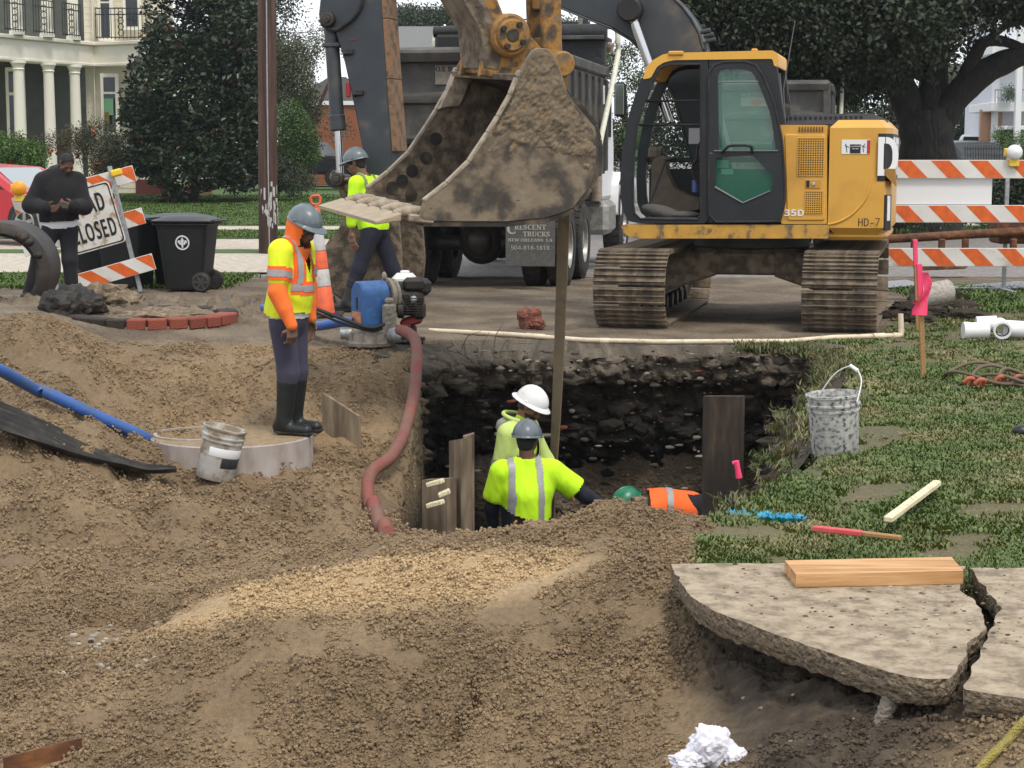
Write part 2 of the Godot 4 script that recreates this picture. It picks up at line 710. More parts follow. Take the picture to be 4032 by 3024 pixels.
func materials() -> void:
	shape_noise.seed = 3
	shape_noise.frequency = 1.0
	shape_noise.fractal_octaves = 3
	var fine := grey(11, 0.05, 0.0, 1.0, 5)
	var coarse := grey(12, 0.02, 0.0, 1.0, 6, 512)
	bumpy = {"fine": fine, "coarse": coarse, "cloth": grey(13, 0.018, 0.0, 1.0, 3), "speck": grey(14, 0.11, 0.0, 1.0, 3)}
	var vary := grey(15, 0.012, 0.62, 1.0, 6, 512)
	var vary_fine := grey(16, 0.06, 0.6, 1.0, 4)
	bumpy["vary"] = vary
	bumpy["vary_fine"] = vary_fine
	M.soil = tinted(mat(Color.WHITE, 0.95, 0.0, vary_fine, 1.3, coarse, 3.0, true))
	M.crumb = tinted(mat(Color.WHITE, 0.95, 0.0, vary_fine, 6.0, fine, 0.6))
	M.leaf = tinted(mat(Color.WHITE, 0.65))
	M.leaf.backlight_enabled = true
	M.leaf.backlight = Color(0.5, 0.55, 0.25)
	M.gloss_leaf = tinted(mat(Color.WHITE, 0.36))
	M.concrete = mat(Color.WHITE, 0.9, 0.0, ntex(21, 0.02, [[0.0, 0.30, 0.25, 0.19], [0.45, 0.42, 0.37, 0.30], [0.6, 0.47, 0.42, 0.35], [1.0, 0.55, 0.5, 0.42]], 5, 512), 0.5, fine, 0.3, true)
	M.mud_slab = mat(Color.WHITE, 0.9, 0.0, ntex(22, 0.012, [[0.0, 0.13, 0.10, 0.068], [0.3, 0.20, 0.155, 0.105], [0.45, 0.28, 0.22, 0.152], [0.6, 0.34, 0.275, 0.195], [1.0, 0.44, 0.37, 0.28]], 9, 1024, 0.74), 0.55, coarse, 1.2, true)
	M.slab_edge = mat(Color.WHITE, 0.95, 0.0, ntex(23, 0.08, [[0.0, 0.05, 0.04, 0.028], [0.5, 0.17, 0.125, 0.08], [0.75, 0.25, 0.2, 0.135], [1.0, 0.5, 0.44, 0.36]], 4), 2.2, fine, 2.5, true)
	M.yellow = mat(lin(0.63, 0.33, 0.045), 0.38, 0.0, ntex(24, 0.008, [[0.0, 0.75, 0.72, 0.7], [0.5, 1, 1, 1], [1.0, 1, 1, 1]], 6), 0.5)
	M.yellow.clearcoat_enabled = true
	M.yellow.clearcoat = 0.15
	M.old_yellow = mat(Color.WHITE, 0.7, 0.0, ntex(25, 0.012, [[0.0, 0.035, 0.026, 0.018], [0.36, 0.10, 0.07, 0.04], [0.47, 0.26, 0.125, 0.03], [0.6, 0.36, 0.17, 0.026], [0.75, 0.22, 0.14, 0.065], [1.0, 0.12, 0.09, 0.06]], 6, 512), 0.8, fine, 0.4)
	M.mud_steel = mat(Color.WHITE, 0.8, 0.0, ntex(26, 0.012, [[0.0, 0.045, 0.035, 0.026], [0.4, 0.10, 0.075, 0.05], [0.6, 0.17, 0.13, 0.088], [1.0, 0.24, 0.185, 0.125]], 6, 512), 0.9, coarse, 1.0)
	M.steel_edge = mat(Color.WHITE, 0.6, 0.1, ntex(27, 0.02, [[0.0, 0.16, 0.12, 0.085], [0.5, 0.32, 0.26, 0.19], [1.0, 0.45, 0.39, 0.31]], 5), 1.5, fine, 0.4)
	M.dark_steel = mat(Color.WHITE, 0.5, 0.2, ntex(28, 0.012, [[0.0, 0.012, 0.011, 0.01], [0.5, 0.03, 0.026, 0.021], [1.0, 0.075, 0.058, 0.04]], 6), 0.9, fine, 0.3)
	M.boom_grey = mat(Color.WHITE, 0.5, 0.0, ntex(29, 0.008, [[0.0, 0.025, 0.03, 0.036], [0.55, 0.035, 0.042, 0.05], [0.75, 0.055, 0.057, 0.058], [1.0, 0.12, 0.10, 0.08]], 6), 0.7)
	M.cab_grey = mat(Color.WHITE, 0.55, 0.0, ntex(30, 0.01, [[0.0, 0.010, 0.012, 0.015], [0.7, 0.014, 0.017, 0.021], [1.0, 0.034, 0.033, 0.032]], 5), 0.8)
	M.black = mat(lin(0.012, 0.012, 0.013), 0.6, 0.0, vary, 1.0)
	M.rubber = mat(Color.WHITE, 0.85, 0.0, ntex(31, 0.02, [[0.0, 0.012, 0.012, 0.012], [0.5, 0.022, 0.021, 0.02], [1.0, 0.07, 0.06, 0.048]], 5), 1.2, fine, 0.4)
	M.plastic_black = mat(lin(0.012, 0.014, 0.015), 0.42, 0.0, vary, 1.0, fine, 0.05)
	M.chrome = mat(lin(0.6, 0.6, 0.6), 0.18, 1.0)
	M.galv = mat(Color.WHITE, 0.5, 0.6, ntex(32, 0.03, [[0.0, 0.25, 0.26, 0.27], [1.0, 0.5, 0.51, 0.52]], 4), 2.0)
	M.white = mat(lin(0.74, 0.74, 0.75), 0.5)
	M.dirty_white = mat(Color.WHITE, 0.6, 0.0, ntex(33, 0.012, [[0.0, 0.22, 0.15, 0.085], [0.28, 0.5, 0.43, 0.34], [0.4, 0.72, 0.71, 0.68], [1.0, 0.8, 0.8, 0.79]], 6), 1.4)
	M.orange_sheet = mat(lin(0.80, 0.14, 0.015), 0.45, 0.0, vary, 1.2)
	M.white_sheet = mat(Color.WHITE, 0.5, 0.0, ntex(34, 0.01, [[0.0, 0.42, 0.36, 0.28], [0.3, 0.62, 0.6, 0.56], [1.0, 0.72, 0.71, 0.69]], 6), 0.8)
	M.pvc = mat(Color.WHITE, 0.4, 0.0, ntex(35, 0.012, [[0.0, 0.5, 0.42, 0.32], [0.3, 0.74, 0.73, 0.72], [1.0, 0.82, 0.83, 0.86]], 5), 1.0)
	M.old_pvc = mat(Color.WHITE, 0.55, 0.0, ntex(36, 0.02, [[0.0, 0.25, 0.18, 0.11], [0.35, 0.6, 0.5, 0.35], [1.0, 0.78, 0.7, 0.55]], 5), 1.4)
	M.blue_hose = mat(Color.WHITE, 0.5, 0.0, ntex(37, 0.012, [[0.0, 0.16, 0.13, 0.10], [0.3, 0.04, 0.09, 0.22], [0.6, 0.028, 0.10, 0.36], [1.0, 0.06, 0.15, 0.44]], 6), 1.5, fine, 0.15)
	M.red_hose = mat(Color.WHITE, 0.75, 0.0, ntex(38, 0.014, [[0.0, 0.16, 0.11, 0.075], [0.42, 0.19, 0.095, 0.068], [0.6, 0.22, 0.055, 0.045], [1.0, 0.29, 0.065, 0.06]], 6), 1.5, fine, 0.3)
	M.wood_new = mat(Color.WHITE, 0.7, 0.0, ntex(39, 0.014, [[0.0, 0.26, 0.125, 0.045], [0.45, 0.46, 0.245, 0.095], [0.7, 0.56, 0.32, 0.145], [1.0, 0.62, 0.38, 0.19]], 6), 0.9, fine, 0.1)
	M.wood_new.uv1_scale = Vector3(0.35, 4.5, 4.5)
	M.wood_pale = mat(Color.WHITE, 0.75, 0.0, ntex(40, 0.02, [[0.0, 0.38, 0.28, 0.15], [0.5, 0.68, 0.6, 0.4], [1.0, 0.75, 0.7, 0.52]], 4), 1.0)
	M.wood_pale.uv1_scale = Vector3(8, 8, 0.8)
	M.wood_muddy = mat(Color.WHITE, 0.85, 0.0, ntex(41, 0.014, [[0.0, 0.06, 0.045, 0.03], [0.45, 0.17, 0.125, 0.08], [0.7, 0.26, 0.2, 0.135], [1.0, 0.33, 0.26, 0.18]], 6), 1.0, fine, 0.4)
	M.wood_muddy.uv1_scale = Vector3(3, 0.4, 3)
	M.wood_dark = mat(Color.WHITE, 0.85, 0.0, ntex(42, 0.014, [[0.0, 0.014, 0.010, 0.008], [0.5, 0.034, 0.024, 0.017], [0.75, 0.06, 0.042, 0.028], [1.0, 0.14, 0.09, 0.05]], 5), 1.0, fine, 0.4)
	M.wood_dark.uv1_scale = Vector3(3, 0.35, 3)
	M.pole_wood = mat(Color.WHITE, 0.9, 0.0, ntex(43, 0.014, [[0.0, 0.018, 0.010, 0.008], [0.45, 0.055, 0.028, 0.020], [0.7, 0.085, 0.045, 0.032], [1.0, 0.16, 0.10, 0.07]], 6), 1.0, fine, 1.2)
	M.pole_wood.uv1_scale = Vector3(2.2, 0.12, 2.2)
	M.brick = tinted(mat(Color.WHITE, 0.85, 0.0, vary_fine, 3.0, fine, 0.4))
	M.mortar = mat(lin(0.42, 0.37, 0.31), 0.95, 0.0, vary_fine, 3.0, fine, 0.5)
	M.riser = mat(Color.WHITE, 0.85, 0.0, ntex(44, 0.014, [[0.0, 0.24, 0.19, 0.15], [0.4, 0.37, 0.32, 0.29], [1.0, 0.46, 0.42, 0.40]], 5), 1.0, fine, 0.2)
	M.riser.uv1_scale = Vector3(2, 0.6, 2)
	M.rust = mat(Color.WHITE, 0.85, 0.0, ntex(45, 0.02, [[0.0, 0.05, 0.022, 0.012], [0.5, 0.12, 0.045, 0.022], [0.8, 0.22, 0.09, 0.03], [1.0, 0.32, 0.16, 0.06]], 5), 1.2, fine, 0.4)
	M.asphalt = mat(Color.WHITE, 0.9, 0.0, ntex(46, 0.03, [[0.0, 0.12, 0.11, 0.10], [0.6, 0.21, 0.19, 0.18], [1.0, 0.30, 0.275, 0.25]], 6, 512), 0.35, fine, 0.5, true)
	M.hi_vis = cloth(lin(0.55, 0.92, 0.012), 0.85, 2.2)
	M.hat_grey = mat(lin(0.15, 0.185, 0.205), 0.35, 0.0, vary, 3.0)
	M.hat_white = mat(Color.WHITE, 0.35, 0.0, ntex(50, 0.02, [[0.0, 0.5, 0.45, 0.38], [0.3, 0.78, 0.78, 0.77], [1.0, 0.82, 0.82, 0.82]], 4), 2.0)
	M.hat_green = mat(lin(0.012, 0.22, 0.115), 0.35, 0.0, vary, 3.0)
	M.rust_mud = mat(Color.WHITE, 0.85, 0.0, ntex(51, 0.02, [[0.0, 0.06, 0.04, 0.025], [0.5, 0.20, 0.13, 0.075], [0.8, 0.26, 0.13, 0.06], [1.0, 0.3, 0.23, 0.16]], 5), 1.2, fine, 0.5)
	M.mud_near = mat(Color.WHITE, 0.6, 0.0, ntex(52, 0.008, [[0.0, 0.03, 0.026, 0.022], [0.35, 0.06, 0.048, 0.037], [0.5, 0.13, 0.098, 0.065], [0.62, 0.2, 0.155, 0.105], [1.0, 0.24, 0.19, 0.13]], 6, 512), 0.6, fine, 0.5)
	M.mud_dark = mat(Color.WHITE, 0.65, 0.0, ntex(53, 0.01, [[0.0, 0.014, 0.012, 0.010], [0.5, 0.03, 0.024, 0.018], [0.7, 0.075, 0.055, 0.036], [1.0, 0.16, 0.12, 0.075]], 6, 512), 0.7, fine, 0.5)
	M.cake = mat(Color.WHITE, 0.9, 0.0, ntex(54, 0.014, [[0.0, 0.11, 0.085, 0.056], [0.5, 0.17, 0.13, 0.085], [0.75, 0.20, 0.152, 0.10], [0.86, 0.28, 0.15, 0.045], [1.0, 0.32, 0.16, 0.035]], 5, 512), 1.3, fine, 0.3)
	M.blade = mat(Color.WHITE, 0.7, 0.0, ntex(55, 0.012, [[0.0, 0.28, 0.22, 0.15], [1.0, 0.42, 0.34, 0.24]], 5), 1.5, fine, 0.3)
	M.bed_grey = mat(Color.WHITE, 0.6, 0.0, ntex(56, 0.01, [[0.0, 0.03, 0.03, 0.028], [0.5, 0.055, 0.052, 0.047], [0.8, 0.10, 0.088, 0.075], [1.0, 0.17, 0.14, 0.11]], 6), 0.6, fine, 0.3)
	M.alloy = mat(Color.WHITE, 0.45, 0.5, ntex(57, 0.02, [[0.0, 0.2, 0.19, 0.17], [1.0, 0.5, 0.49, 0.46]], 4), 1.5)
	M.pump_beige = mat(Color.WHITE, 0.75, 0.0, ntex(58, 0.02, [[0.0, 0.14, 0.12, 0.095], [0.6, 0.25, 0.22, 0.18], [1.0, 0.36, 0.33, 0.28]], 5), 3.0, fine, 0.2)
	M.pump_blue = mat(Color.WHITE, 0.5, 0.0, ntex(59, 0.02, [[0.0, 0.16, 0.17, 0.16], [0.3, 0.03, 0.08, 0.19], [0.6, 0.025, 0.11, 0.32], [1.0, 0.05, 0.16, 0.42]], 5), 2.5)
	M.cone_orange = mat(Color.WHITE, 0.5, 0.0, ntex(60, 0.02, [[0.0, 0.35, 0.11, 0.06], [0.35, 0.72, 0.11, 0.035], [1.0, 0.82, 0.14, 0.04]], 5), 2.0)
	M.cone_white = mat(Color.WHITE, 0.5, 0.0, ntex(65, 0.02, [[0.0, 0.22, 0.2, 0.18], [0.4, 0.46, 0.45, 0.43], [1.0, 0.58, 0.57, 0.56]], 5), 2.0)
	M.galv_dirty = mat(Color.WHITE, 0.6, 0.3, ntex(66, 0.02, [[0.0, 0.22, 0.18, 0.13], [0.4, 0.2, 0.21, 0.22], [1.0, 0.42, 0.43, 0.44]], 5), 2.5)
	M.wood_stake = mat(lin(0.42, 0.24, 0.095), 0.8, 0.0, vary_fine, 3.0)
	M.pink = mat(lin(0.85, 0.06, 0.16), 0.6)
	M.concrete_old = mat(Color.WHITE, 0.9, 0.0, ntex(67, 0.03, [[0.0, 0.2, 0.17, 0.14], [0.5, 0.38, 0.35, 0.31], [1.0, 0.5, 0.47, 0.43]], 5), 2.5, fine, 0.6)
	M.sign_white = mat(Color.WHITE, 0.55, 0.0, ntex(75, 0.012, [[0.0, 0.26, 0.19, 0.12], [0.33, 0.42, 0.34, 0.25], [0.42, 0.62, 0.6, 0.56], [1.0, 0.68, 0.67, 0.64]], 5, 512), 1.1)
	M.yellow_dirty = mat(Color.WHITE, 0.5, 0.0, ntex(80, 0.012, [[0.0, 0.09, 0.06, 0.035], [0.33, 0.2, 0.13, 0.06], [0.45, 0.48, 0.26, 0.045], [1.0, 0.62, 0.33, 0.05]], 6, 512), 0.8)
	M.pail_dirty = mat(Color.WHITE, 0.7, 0.0, ntex(81, 0.016, [[0.0, 0.16, 0.115, 0.07], [0.4, 0.26, 0.2, 0.14], [0.5, 0.44, 0.42, 0.38], [1.0, 0.58, 0.57, 0.54]], 6), 1.6)
	M.pipe_dark = M.mud_dark.duplicate()
	M.pipe_dark.albedo_color = Color(0.72, 0.72, 0.74)
	M.pane = StandardMaterial3D.new()
	M.pane.albedo_color = Color(0.2, 0.5, 0.4, 0.3)
	M.pane.transparency = BaseMaterial3D.TRANSPARENCY_ALPHA
	M.pane.roughness = 0.05
	M.dark_glass = mat(lin(0.02, 0.025, 0.03), 0.08)
var relief: Array = [
	Vector3(-4.502,0.219,-17.5),Vector3(-4.017,0.261,-15.6),Vector3(-3.765,0.17,-14.6),Vector3(-3.49,0.039,-13.5),Vector3(-3.242,-0.181,-12.5),Vector3(-2.993,-0.362,-11.5),Vector3(-2.742,-0.488,-10.5),Vector3(-2.514,-0.504,-9.6),Vector3(-2.18,-0.424,-8.3),Vector3(-2.002,-0.427,-7.6),Vector3(-1.851,-0.468,-7),Vector3(-1.701,-0.583,-6.4),
	Vector3(-4.974,0.261,-15.6),Vector3(-4.662,0.17,-14.6),Vector3(-4.014,-0.181,-12.5),Vector3(-3.363,-0.468,-10.4),Vector3(-2.732,-0.449,-8.4),Vector3(-2.324,-0.498,-7.1),Vector3(-2.172,-0.652,-6.6),
	Vector3(-3.854,0.119,-17.2),Vector3(-3.546,0.031,-15.8),Vector3(-3.414,0.007,-15.2),Vector3(-3.196,-0.109,-14.2),Vector3(-2.914,-0.327,-12.9),Vector3(-2.74,-0.467,-12.1),Vector3(-2.477,-0.569,-10.9),Vector3(-2.278,-0.571,-10),Vector3(-2.053,-0.468,-9),Vector3(-1.874,-0.399,-8.2),Vector3(-1.72,-0.443,-7.5),Vector3(-1.48,-0.583,-6.4),
	Vector3(-3.279,0.099,-17.2),Vector3(-3.018,0.004,-15.8),Vector3(-2.924,-0.012,-15.3),Vector3(-2.721,-0.229,-14.2),Vector3(-2.501,-0.491,-13),Vector3(-2.372,-0.586,-12.3),Vector3(-2.185,-0.651,-11.3),Vector3(-1.996,-0.643,-10.3),Vector3(-1.786,-0.542,-9.2),Vector3(-1.594,-0.399,-8.2),Vector3(-1.463,-0.399,-7.5),Vector3(-1.361,-0.494,-6.95),Vector3(-1.26,-0.583,-6.4),
	Vector3(-2.504,0.024,-16.5),Vector3(-2.4,0.013,-15.8),Vector3(-2.311,-0.061,-15.2),Vector3(-2.239,-0.212,-14.7),Vector3(-2.044,-0.37,-13.9),Vector3(-1.833,-0.661,-12.4),Vector3(-1.689,-0.671,-11.4),Vector3(-1.529,-0.613,-10.3),Vector3(-1.323,-0.419,-8.9),Vector3(-1.191,-0.293,-8),Vector3(-1.103,-0.221,-7.4),Vector3(-1.074,-0.225,-7.2),Vector3(-1.027,-0.423,-6.85),Vector3(-0.98,-0.617,-6.5),
	Vector3(-1.837,0.044,-16.3),Vector3(-1.749,-0.025,-15.5),Vector3(-1.641,-0.269,-14.5),Vector3(-1.577,-0.426,-13.9),Vector3(-1.47,-0.626,-12.6),Vector3(-1.325,-0.712,-11.6),Vector3(-1.167,-0.597,-10.2),Vector3(-1.019,-0.331,-8.9),Vector3(-0.906,-0.255,-7.9),Vector3(-0.839,-0.217,-7.3),Vector3(-0.792,-0.423,-6.85),Vector3(-0.756,-0.617,-6.5),
	Vector3(-1.474,0.016,-16.3),Vector3(-1.412,-0.019,-15.6),Vector3(-1.325,-0.199,-14.6),Vector3(-1.265,-0.465,-13.9),Vector3(-1.196,-0.679,-13.1),Vector3(-1.125,-0.748,-12.3),Vector3(-1.036,-0.729,-11.3),Vector3(-0.918,-0.559,-10),Vector3(-0.807,-0.258,-8.8),Vector3(-0.736,-0.238,-8),Vector3(-0.668,-0.212,-7.25),Vector3(-0.635,-0.423,-6.85),Vector3(-0.606,-0.617,-6.5),
	Vector3(-1.025,0.034,-16.4),Vector3(-0.994,-0.006,-15.9),Vector3(-0.934,-0.179,-14.9),Vector3(-0.869,-0.528,-13.8),Vector3(-0.821,-0.773,-13),Vector3(-0.785,-0.839,-12.4),Vector3(-0.729,-0.824,-11.5),Vector3(-0.526,-0.136,-8.7),Vector3(-0.502,-0.177,-7.9),Vector3(-0.459,-0.2,-7.2),Vector3(-0.436,-0.408,-6.8),Vector3(-0.419,-0.617,-6.5),
	Vector3(-0.772,-0.006,-15.9),Vector3(-0.726,-0.237,-14.9),Vector3(-0.745,-0.495,-14.1),Vector3(-0.744,-0.735,-13.2),Vector3(-0.729,-0.839,-12.4),
	Vector3(-0.302,-0.126,-8.6),Vector3(-0.285,-0.153,-8.1),Vector3(-0.261,-0.199,-7.4),Vector3(-0.254,-0.195,-7.2),Vector3(-0.241,-0.408,-6.8),Vector3(-0.23,-0.6,-6.45),
	Vector3(-0.058,-0.126,-8.6),Vector3(-0.055,-0.167,-8.1),Vector3(-0.05,-0.199,-7.4),Vector3(-0.049,-0.241,-7.15),Vector3(-0.047,-0.408,-6.8),Vector3(-0.045,-0.6,-6.45),
	Vector3(-0.369,-0.38,-9.05),Vector3(-0.215,-0.37,-9.03),Vector3(-0.061,-0.36,-9.03),Vector3(0.168,-0.34,-8.98),Vector3(0.397,-0.33,-8.99),Vector3(0.604,-0.36,-9.03),
	Vector3(0.103,-0.096,-8.65),Vector3(0.15,-0.119,-8.05),Vector3(0.14,-0.168,-7.45),Vector3(0.133,-0.276,-7.05),Vector3(0.122,-0.583,-6.4),
	Vector3(0.306,-0.066,-8.6),Vector3(0.403,-0.022,-8.5),Vector3(0.443,0.036,-8.35),Vector3(0.565,-0.01,-8.2),Vector3(0.436,-0.087,-7.7),Vector3(0.425,-0.162,-7.25),Vector3(0.406,-0.316,-6.9),Vector3(0.376,-0.565,-6.35),
	Vector3(0.661,-0.042,-7.95),Vector3(0.634,-0.091,-7.45),Vector3(0.634,-0.137,-7.15),Vector3(0.666,-0.29,-6.95),Vector3(0.649,-0.432,-6.75),Vector3(0.619,-0.583,-6.4),Vector3(0.724,-0.194,-6.75),Vector3(0.748,-0.583,-6.4),
	Vector3(0.77,-0.08,-6.5),Vector3(0.878,-0.091,-6.2),Vector3(1.061,-0.1,-5.83),Vector3(1.241,-0.101,-5.58),Vector3(1.357,-0.086,-5.4),Vector3(0.866,-0.214,-6.1),Vector3(0.842,-0.408,-5.9),Vector3(1.043,-0.165,-5.72),Vector3(1.021,-0.296,-5.58),Vector3(1.22,-0.138,-5.48),Vector3(1.194,-0.216,-5.35),Vector3(1.371,-0.108,-5.33),Vector3(1.341,-0.164,-5.2),Vector3(1.485,-0.095,-5.3),Vector3(1.446,-0.146,-5.15),Vector3(1.636,-0.062,-5.2),Vector3(1.608,-0.129,-5.1),
	Vector3(0.79,-0.03,-7.411),Vector3(1.036,-0.02,-7.367),Vector3(1.328,-0.02,-7.367),Vector3(1.621,-0.02,-7.367),Vector3(1.955,-0.02,-7.367),Vector3(2.289,-0.02,-7.367),Vector3(1.21,-0.05,-9.41),Vector3(1.519,-0.04,-9.35),Vector3(1.895,0,-9.13),Vector3(2.307,0,-9.13),Vector3(2.719,0,-9.13),Vector3(2.241,-0.03,-11.47),Vector3(2.643,0,-11.26),Vector3(3.048,0.02,-11.13),Vector3(3.465,0,-11.26),Vector3(2.943,-0.04,-14.3),Vector3(3.264,0,-13.96),Vector3(3.966,0,-13.96),
	Vector3(3.538,0,-17.23),Vector3(4.211,0,-17.23),Vector3(4.98,0,-17.23),Vector3(5.653,0,-17.23),Vector3(2.345,0,-16.28),Vector3(1.709,0,-16.28),Vector3(0.8,0,-16.28),Vector3(0.073,0,-16.28),Vector3(-0.563,0,-16.28),Vector3(-0.64,0,-18.53),Vector3(0.393,0,-18.53),Vector3(1.425,0,-18.53),Vector3(2.458,0,-18.53),Vector3(3.491,0,-18.53),Vector3(5.094,0,-20.89),Vector3(6.024,0,-20.89),Vector3(4.28,0,-20.89),
	Vector3(-2.304,0,-19.51),Vector3(-1.435,0,-19.51),Vector3(-3.629,0,-20.89),Vector3(-4.965,0,-21.66),Vector3(-6.17,0,-21.66),Vector3(0.939,-0.16,-7.243),Vector3(1.147,-0.18,-6.997),Vector3(1.421,-0.2,-6.771),Vector3(1.73,-0.2,-6.771),Vector3(2.038,-0.2,-6.771),Vector3(1.424,-0.16,-7.416),Vector3(1.845,-0.16,-7.416),Vector3(2.267,-0.16,-7.416),
]
const GX0 := -8.2
const GX1 := 8.2
const GD0 := 4.6
const GD1 := 25.0
const CS := 0.16
var base_h := PackedFloat32Array()
var base_nx := 0
var base_nd := 0
var pit_line := PackedVector2Array()
var pit_out := PackedVector2Array()
var grass_line := PackedVector2Array()
var heaps := [[Vector3(-2.683,-0.5,-10.5), 0.5, 0.35, 0.14], [Vector3(-2.034,-0.59,-11), 0.45, 0.3, 0.13], [Vector3(-1.378,-0.639,-11.5), 0.4, 0.3, 0.15], [Vector3(-1.828,-0.365,-8.1), 0.24, 0.2, -0.15], [Vector3(-1.627,-0.352,-7.9), 0.12, 0.2, -0.08], [Vector3(-2.233,-0.448,-8.7), 0.3, 0.14, 0.09], [Vector3(-3.124,-0.414,-11.5), 0.4, 0.3, -0.1], [Vector3(-1.928,-0.636,-11.9), 0.35, 0.25, -0.12], [Vector3(-3.198,-0.011,-14.9), 0.28, 0.3, -0.13], [Vector3(-3.093,-0.036,-14.4), 0.3, 0.1, 0.06], [Vector3(-2.41,-0.13,-14.5), 0.2, 0.16, 0.13], [Vector3(-3.282,-0.009,-13.9), 0.3, 0.2, 0.1], [Vector3(-1.921,-0.116,-14.8), 0.3, 0.25, 0.12], [Vector3(-1.25,-0.129,-14.7), 0.25, 0.25, 0.1], [Vector3(-1.187,-0.698,-12.6), 0.22, 0.22, 0.12], [Vector3(-0.868,-0.771,-12.6), 0.16, 0.2, -0.12], [Vector3(-2.299,-0.537,-9.85), 0.5, 0.06, -0.12], [Vector3(-2.357,-0.552,-10.1), 0.5, 0.08, 0.07], [Vector3(-3.903,0.131,-14.2), 0.4, 0.25, 0.12], [Vector3(0.311,-0.263,-7), 0.2, 0.1, -0.04], [Vector3(-0.718,-0.397,-6.9), 0.5, 0.1, 0.04], [Vector3(0.465,-0.022,-8.4), 0.22, 0.16, 0.06]]
var lump := FastNoiseLite.new()
var grit := FastNoiseLite.new()
var broad := FastNoiseLite.new()
var clods := FastNoiseLite.new()
var crumble := FastNoiseLite.new()


func flat2(p: Array) -> PackedVector2Array:
	var o := PackedVector2Array()
	for q: Vector3 in p:
		o.append(Vector2(q.x, q.z))
	return o


func fit_ground() -> void:
	var pts := []
	pts.append_array(relief)
	for x in [-7.5, -4.5, -2.5, -0.5, 1.5, 3.5, 5.5, 7.5]:
		for z in [-18.5, -20.5, -22.5, -24.8]:
			pts.append(Vector3(x, 0.0, z))
	pts.append_array([Vector3(-4, -0.6, -5.2), Vector3(-2, -0.85, -5.2), Vector3(0, -0.95, -5.2), Vector3(1.2, -0.6, -5.0), Vector3(2.2, -0.3, -4.6), Vector3(4.5, -0.2, -5.0), Vector3(5, 0, -8), Vector3(6, 0, -11), Vector3(6, 0, -15), Vector3(-5.5, 0.1, -15), Vector3(-5.5, -0.1, -11), Vector3(-5.5, -0.35, -8)])
	base_nx = int((GX1 - GX0) / CS) + 2
	base_nd = int((GD1 - GD0) / CS) + 2
	base_h.resize(base_nx * base_nd)
	for j in base_nd:
		var z := -(GD0 + j * CS)
		for i in base_nx:
			var x := GX0 + i * CS
			var s := 0.0
			var sx := 0.0
			var sz := 0.0
			var sxx := 0.0
			var szz := 0.0
			var sxz := 0.0
			var sh := 0.0
			var shx := 0.0
			var shz := 0.0
			for p: Vector3 in pts:
				var dx := p.x - x
				var dz := p.z - z
				var q := dx * dx * 1.6 + dz * dz
				if q > 9.0:
					continue
				var w := exp(-q / 0.16) + 0.004 * exp(-q / 1.4) + 1e-7
				s += w
				sx += w * dx
				sz += w * dz
				sxx += w * dx * dx
				szz += w * dz * dz
				sxz += w * dx * dz
				sh += w * p.y
				shx += w * p.y * dx
				shz += w * p.y * dz
			var h := 0.0
			if s > 0.0:
				var r := s * 0.03
				sxx += r
				szz += r
				var det := s * (sxx * szz - sxz * sxz) - sx * (sx * szz - sxz * sz) + sz * (sx * sxz - sxx * sz)
				if absf(det) > 1e-30:
					h = (sh * (sxx * szz - sxz * sxz) - sx * (shx * szz - sxz * shz) + sz * (shx * sxz - sxx * shz)) / det
				else:
					h = sh / s
			base_h[j * base_nx + i] = clampf(h, -1.3, 0.5)


func base_at(x: float, z: float) -> float:
	var u := clampf((x - GX0) / CS, 0.0, base_nx - 1.001)
	var w := clampf((-z - GD0) / CS, 0.0, base_nd - 1.001)
	var i := int(u)
	var j := int(w)
	u -= i
	w -= j
	u = u * u * (3.0 - 2.0 * u)
	w = w * w * (3.0 - 2.0 * w)
	var a := j * base_nx + i
	return lerpf(lerpf(base_h[a], base_h[a + 1], u), lerpf(base_h[a + base_nx], base_h[a + base_nx + 1], u), w)


func edge_distance(p: Vector2, line: PackedVector2Array) -> float:
	var best := 1e9
	for i in line.size():
		best = minf(best, p.distance_squared_to(Geometry2D.get_closest_point_to_segment(p, line[i], line[(i + 1) % line.size()])))
	return sqrt(best)


func looseness(x: float, z: float) -> float:   # 1 on dumped sand, 0 on firm ground
	if z < -16.2:
		return 0.45
	if x > 0.75 and Geometry2D.is_point_in_polygon(Vector2(x, z), grass_line):
		return 0.22
	return 1.0


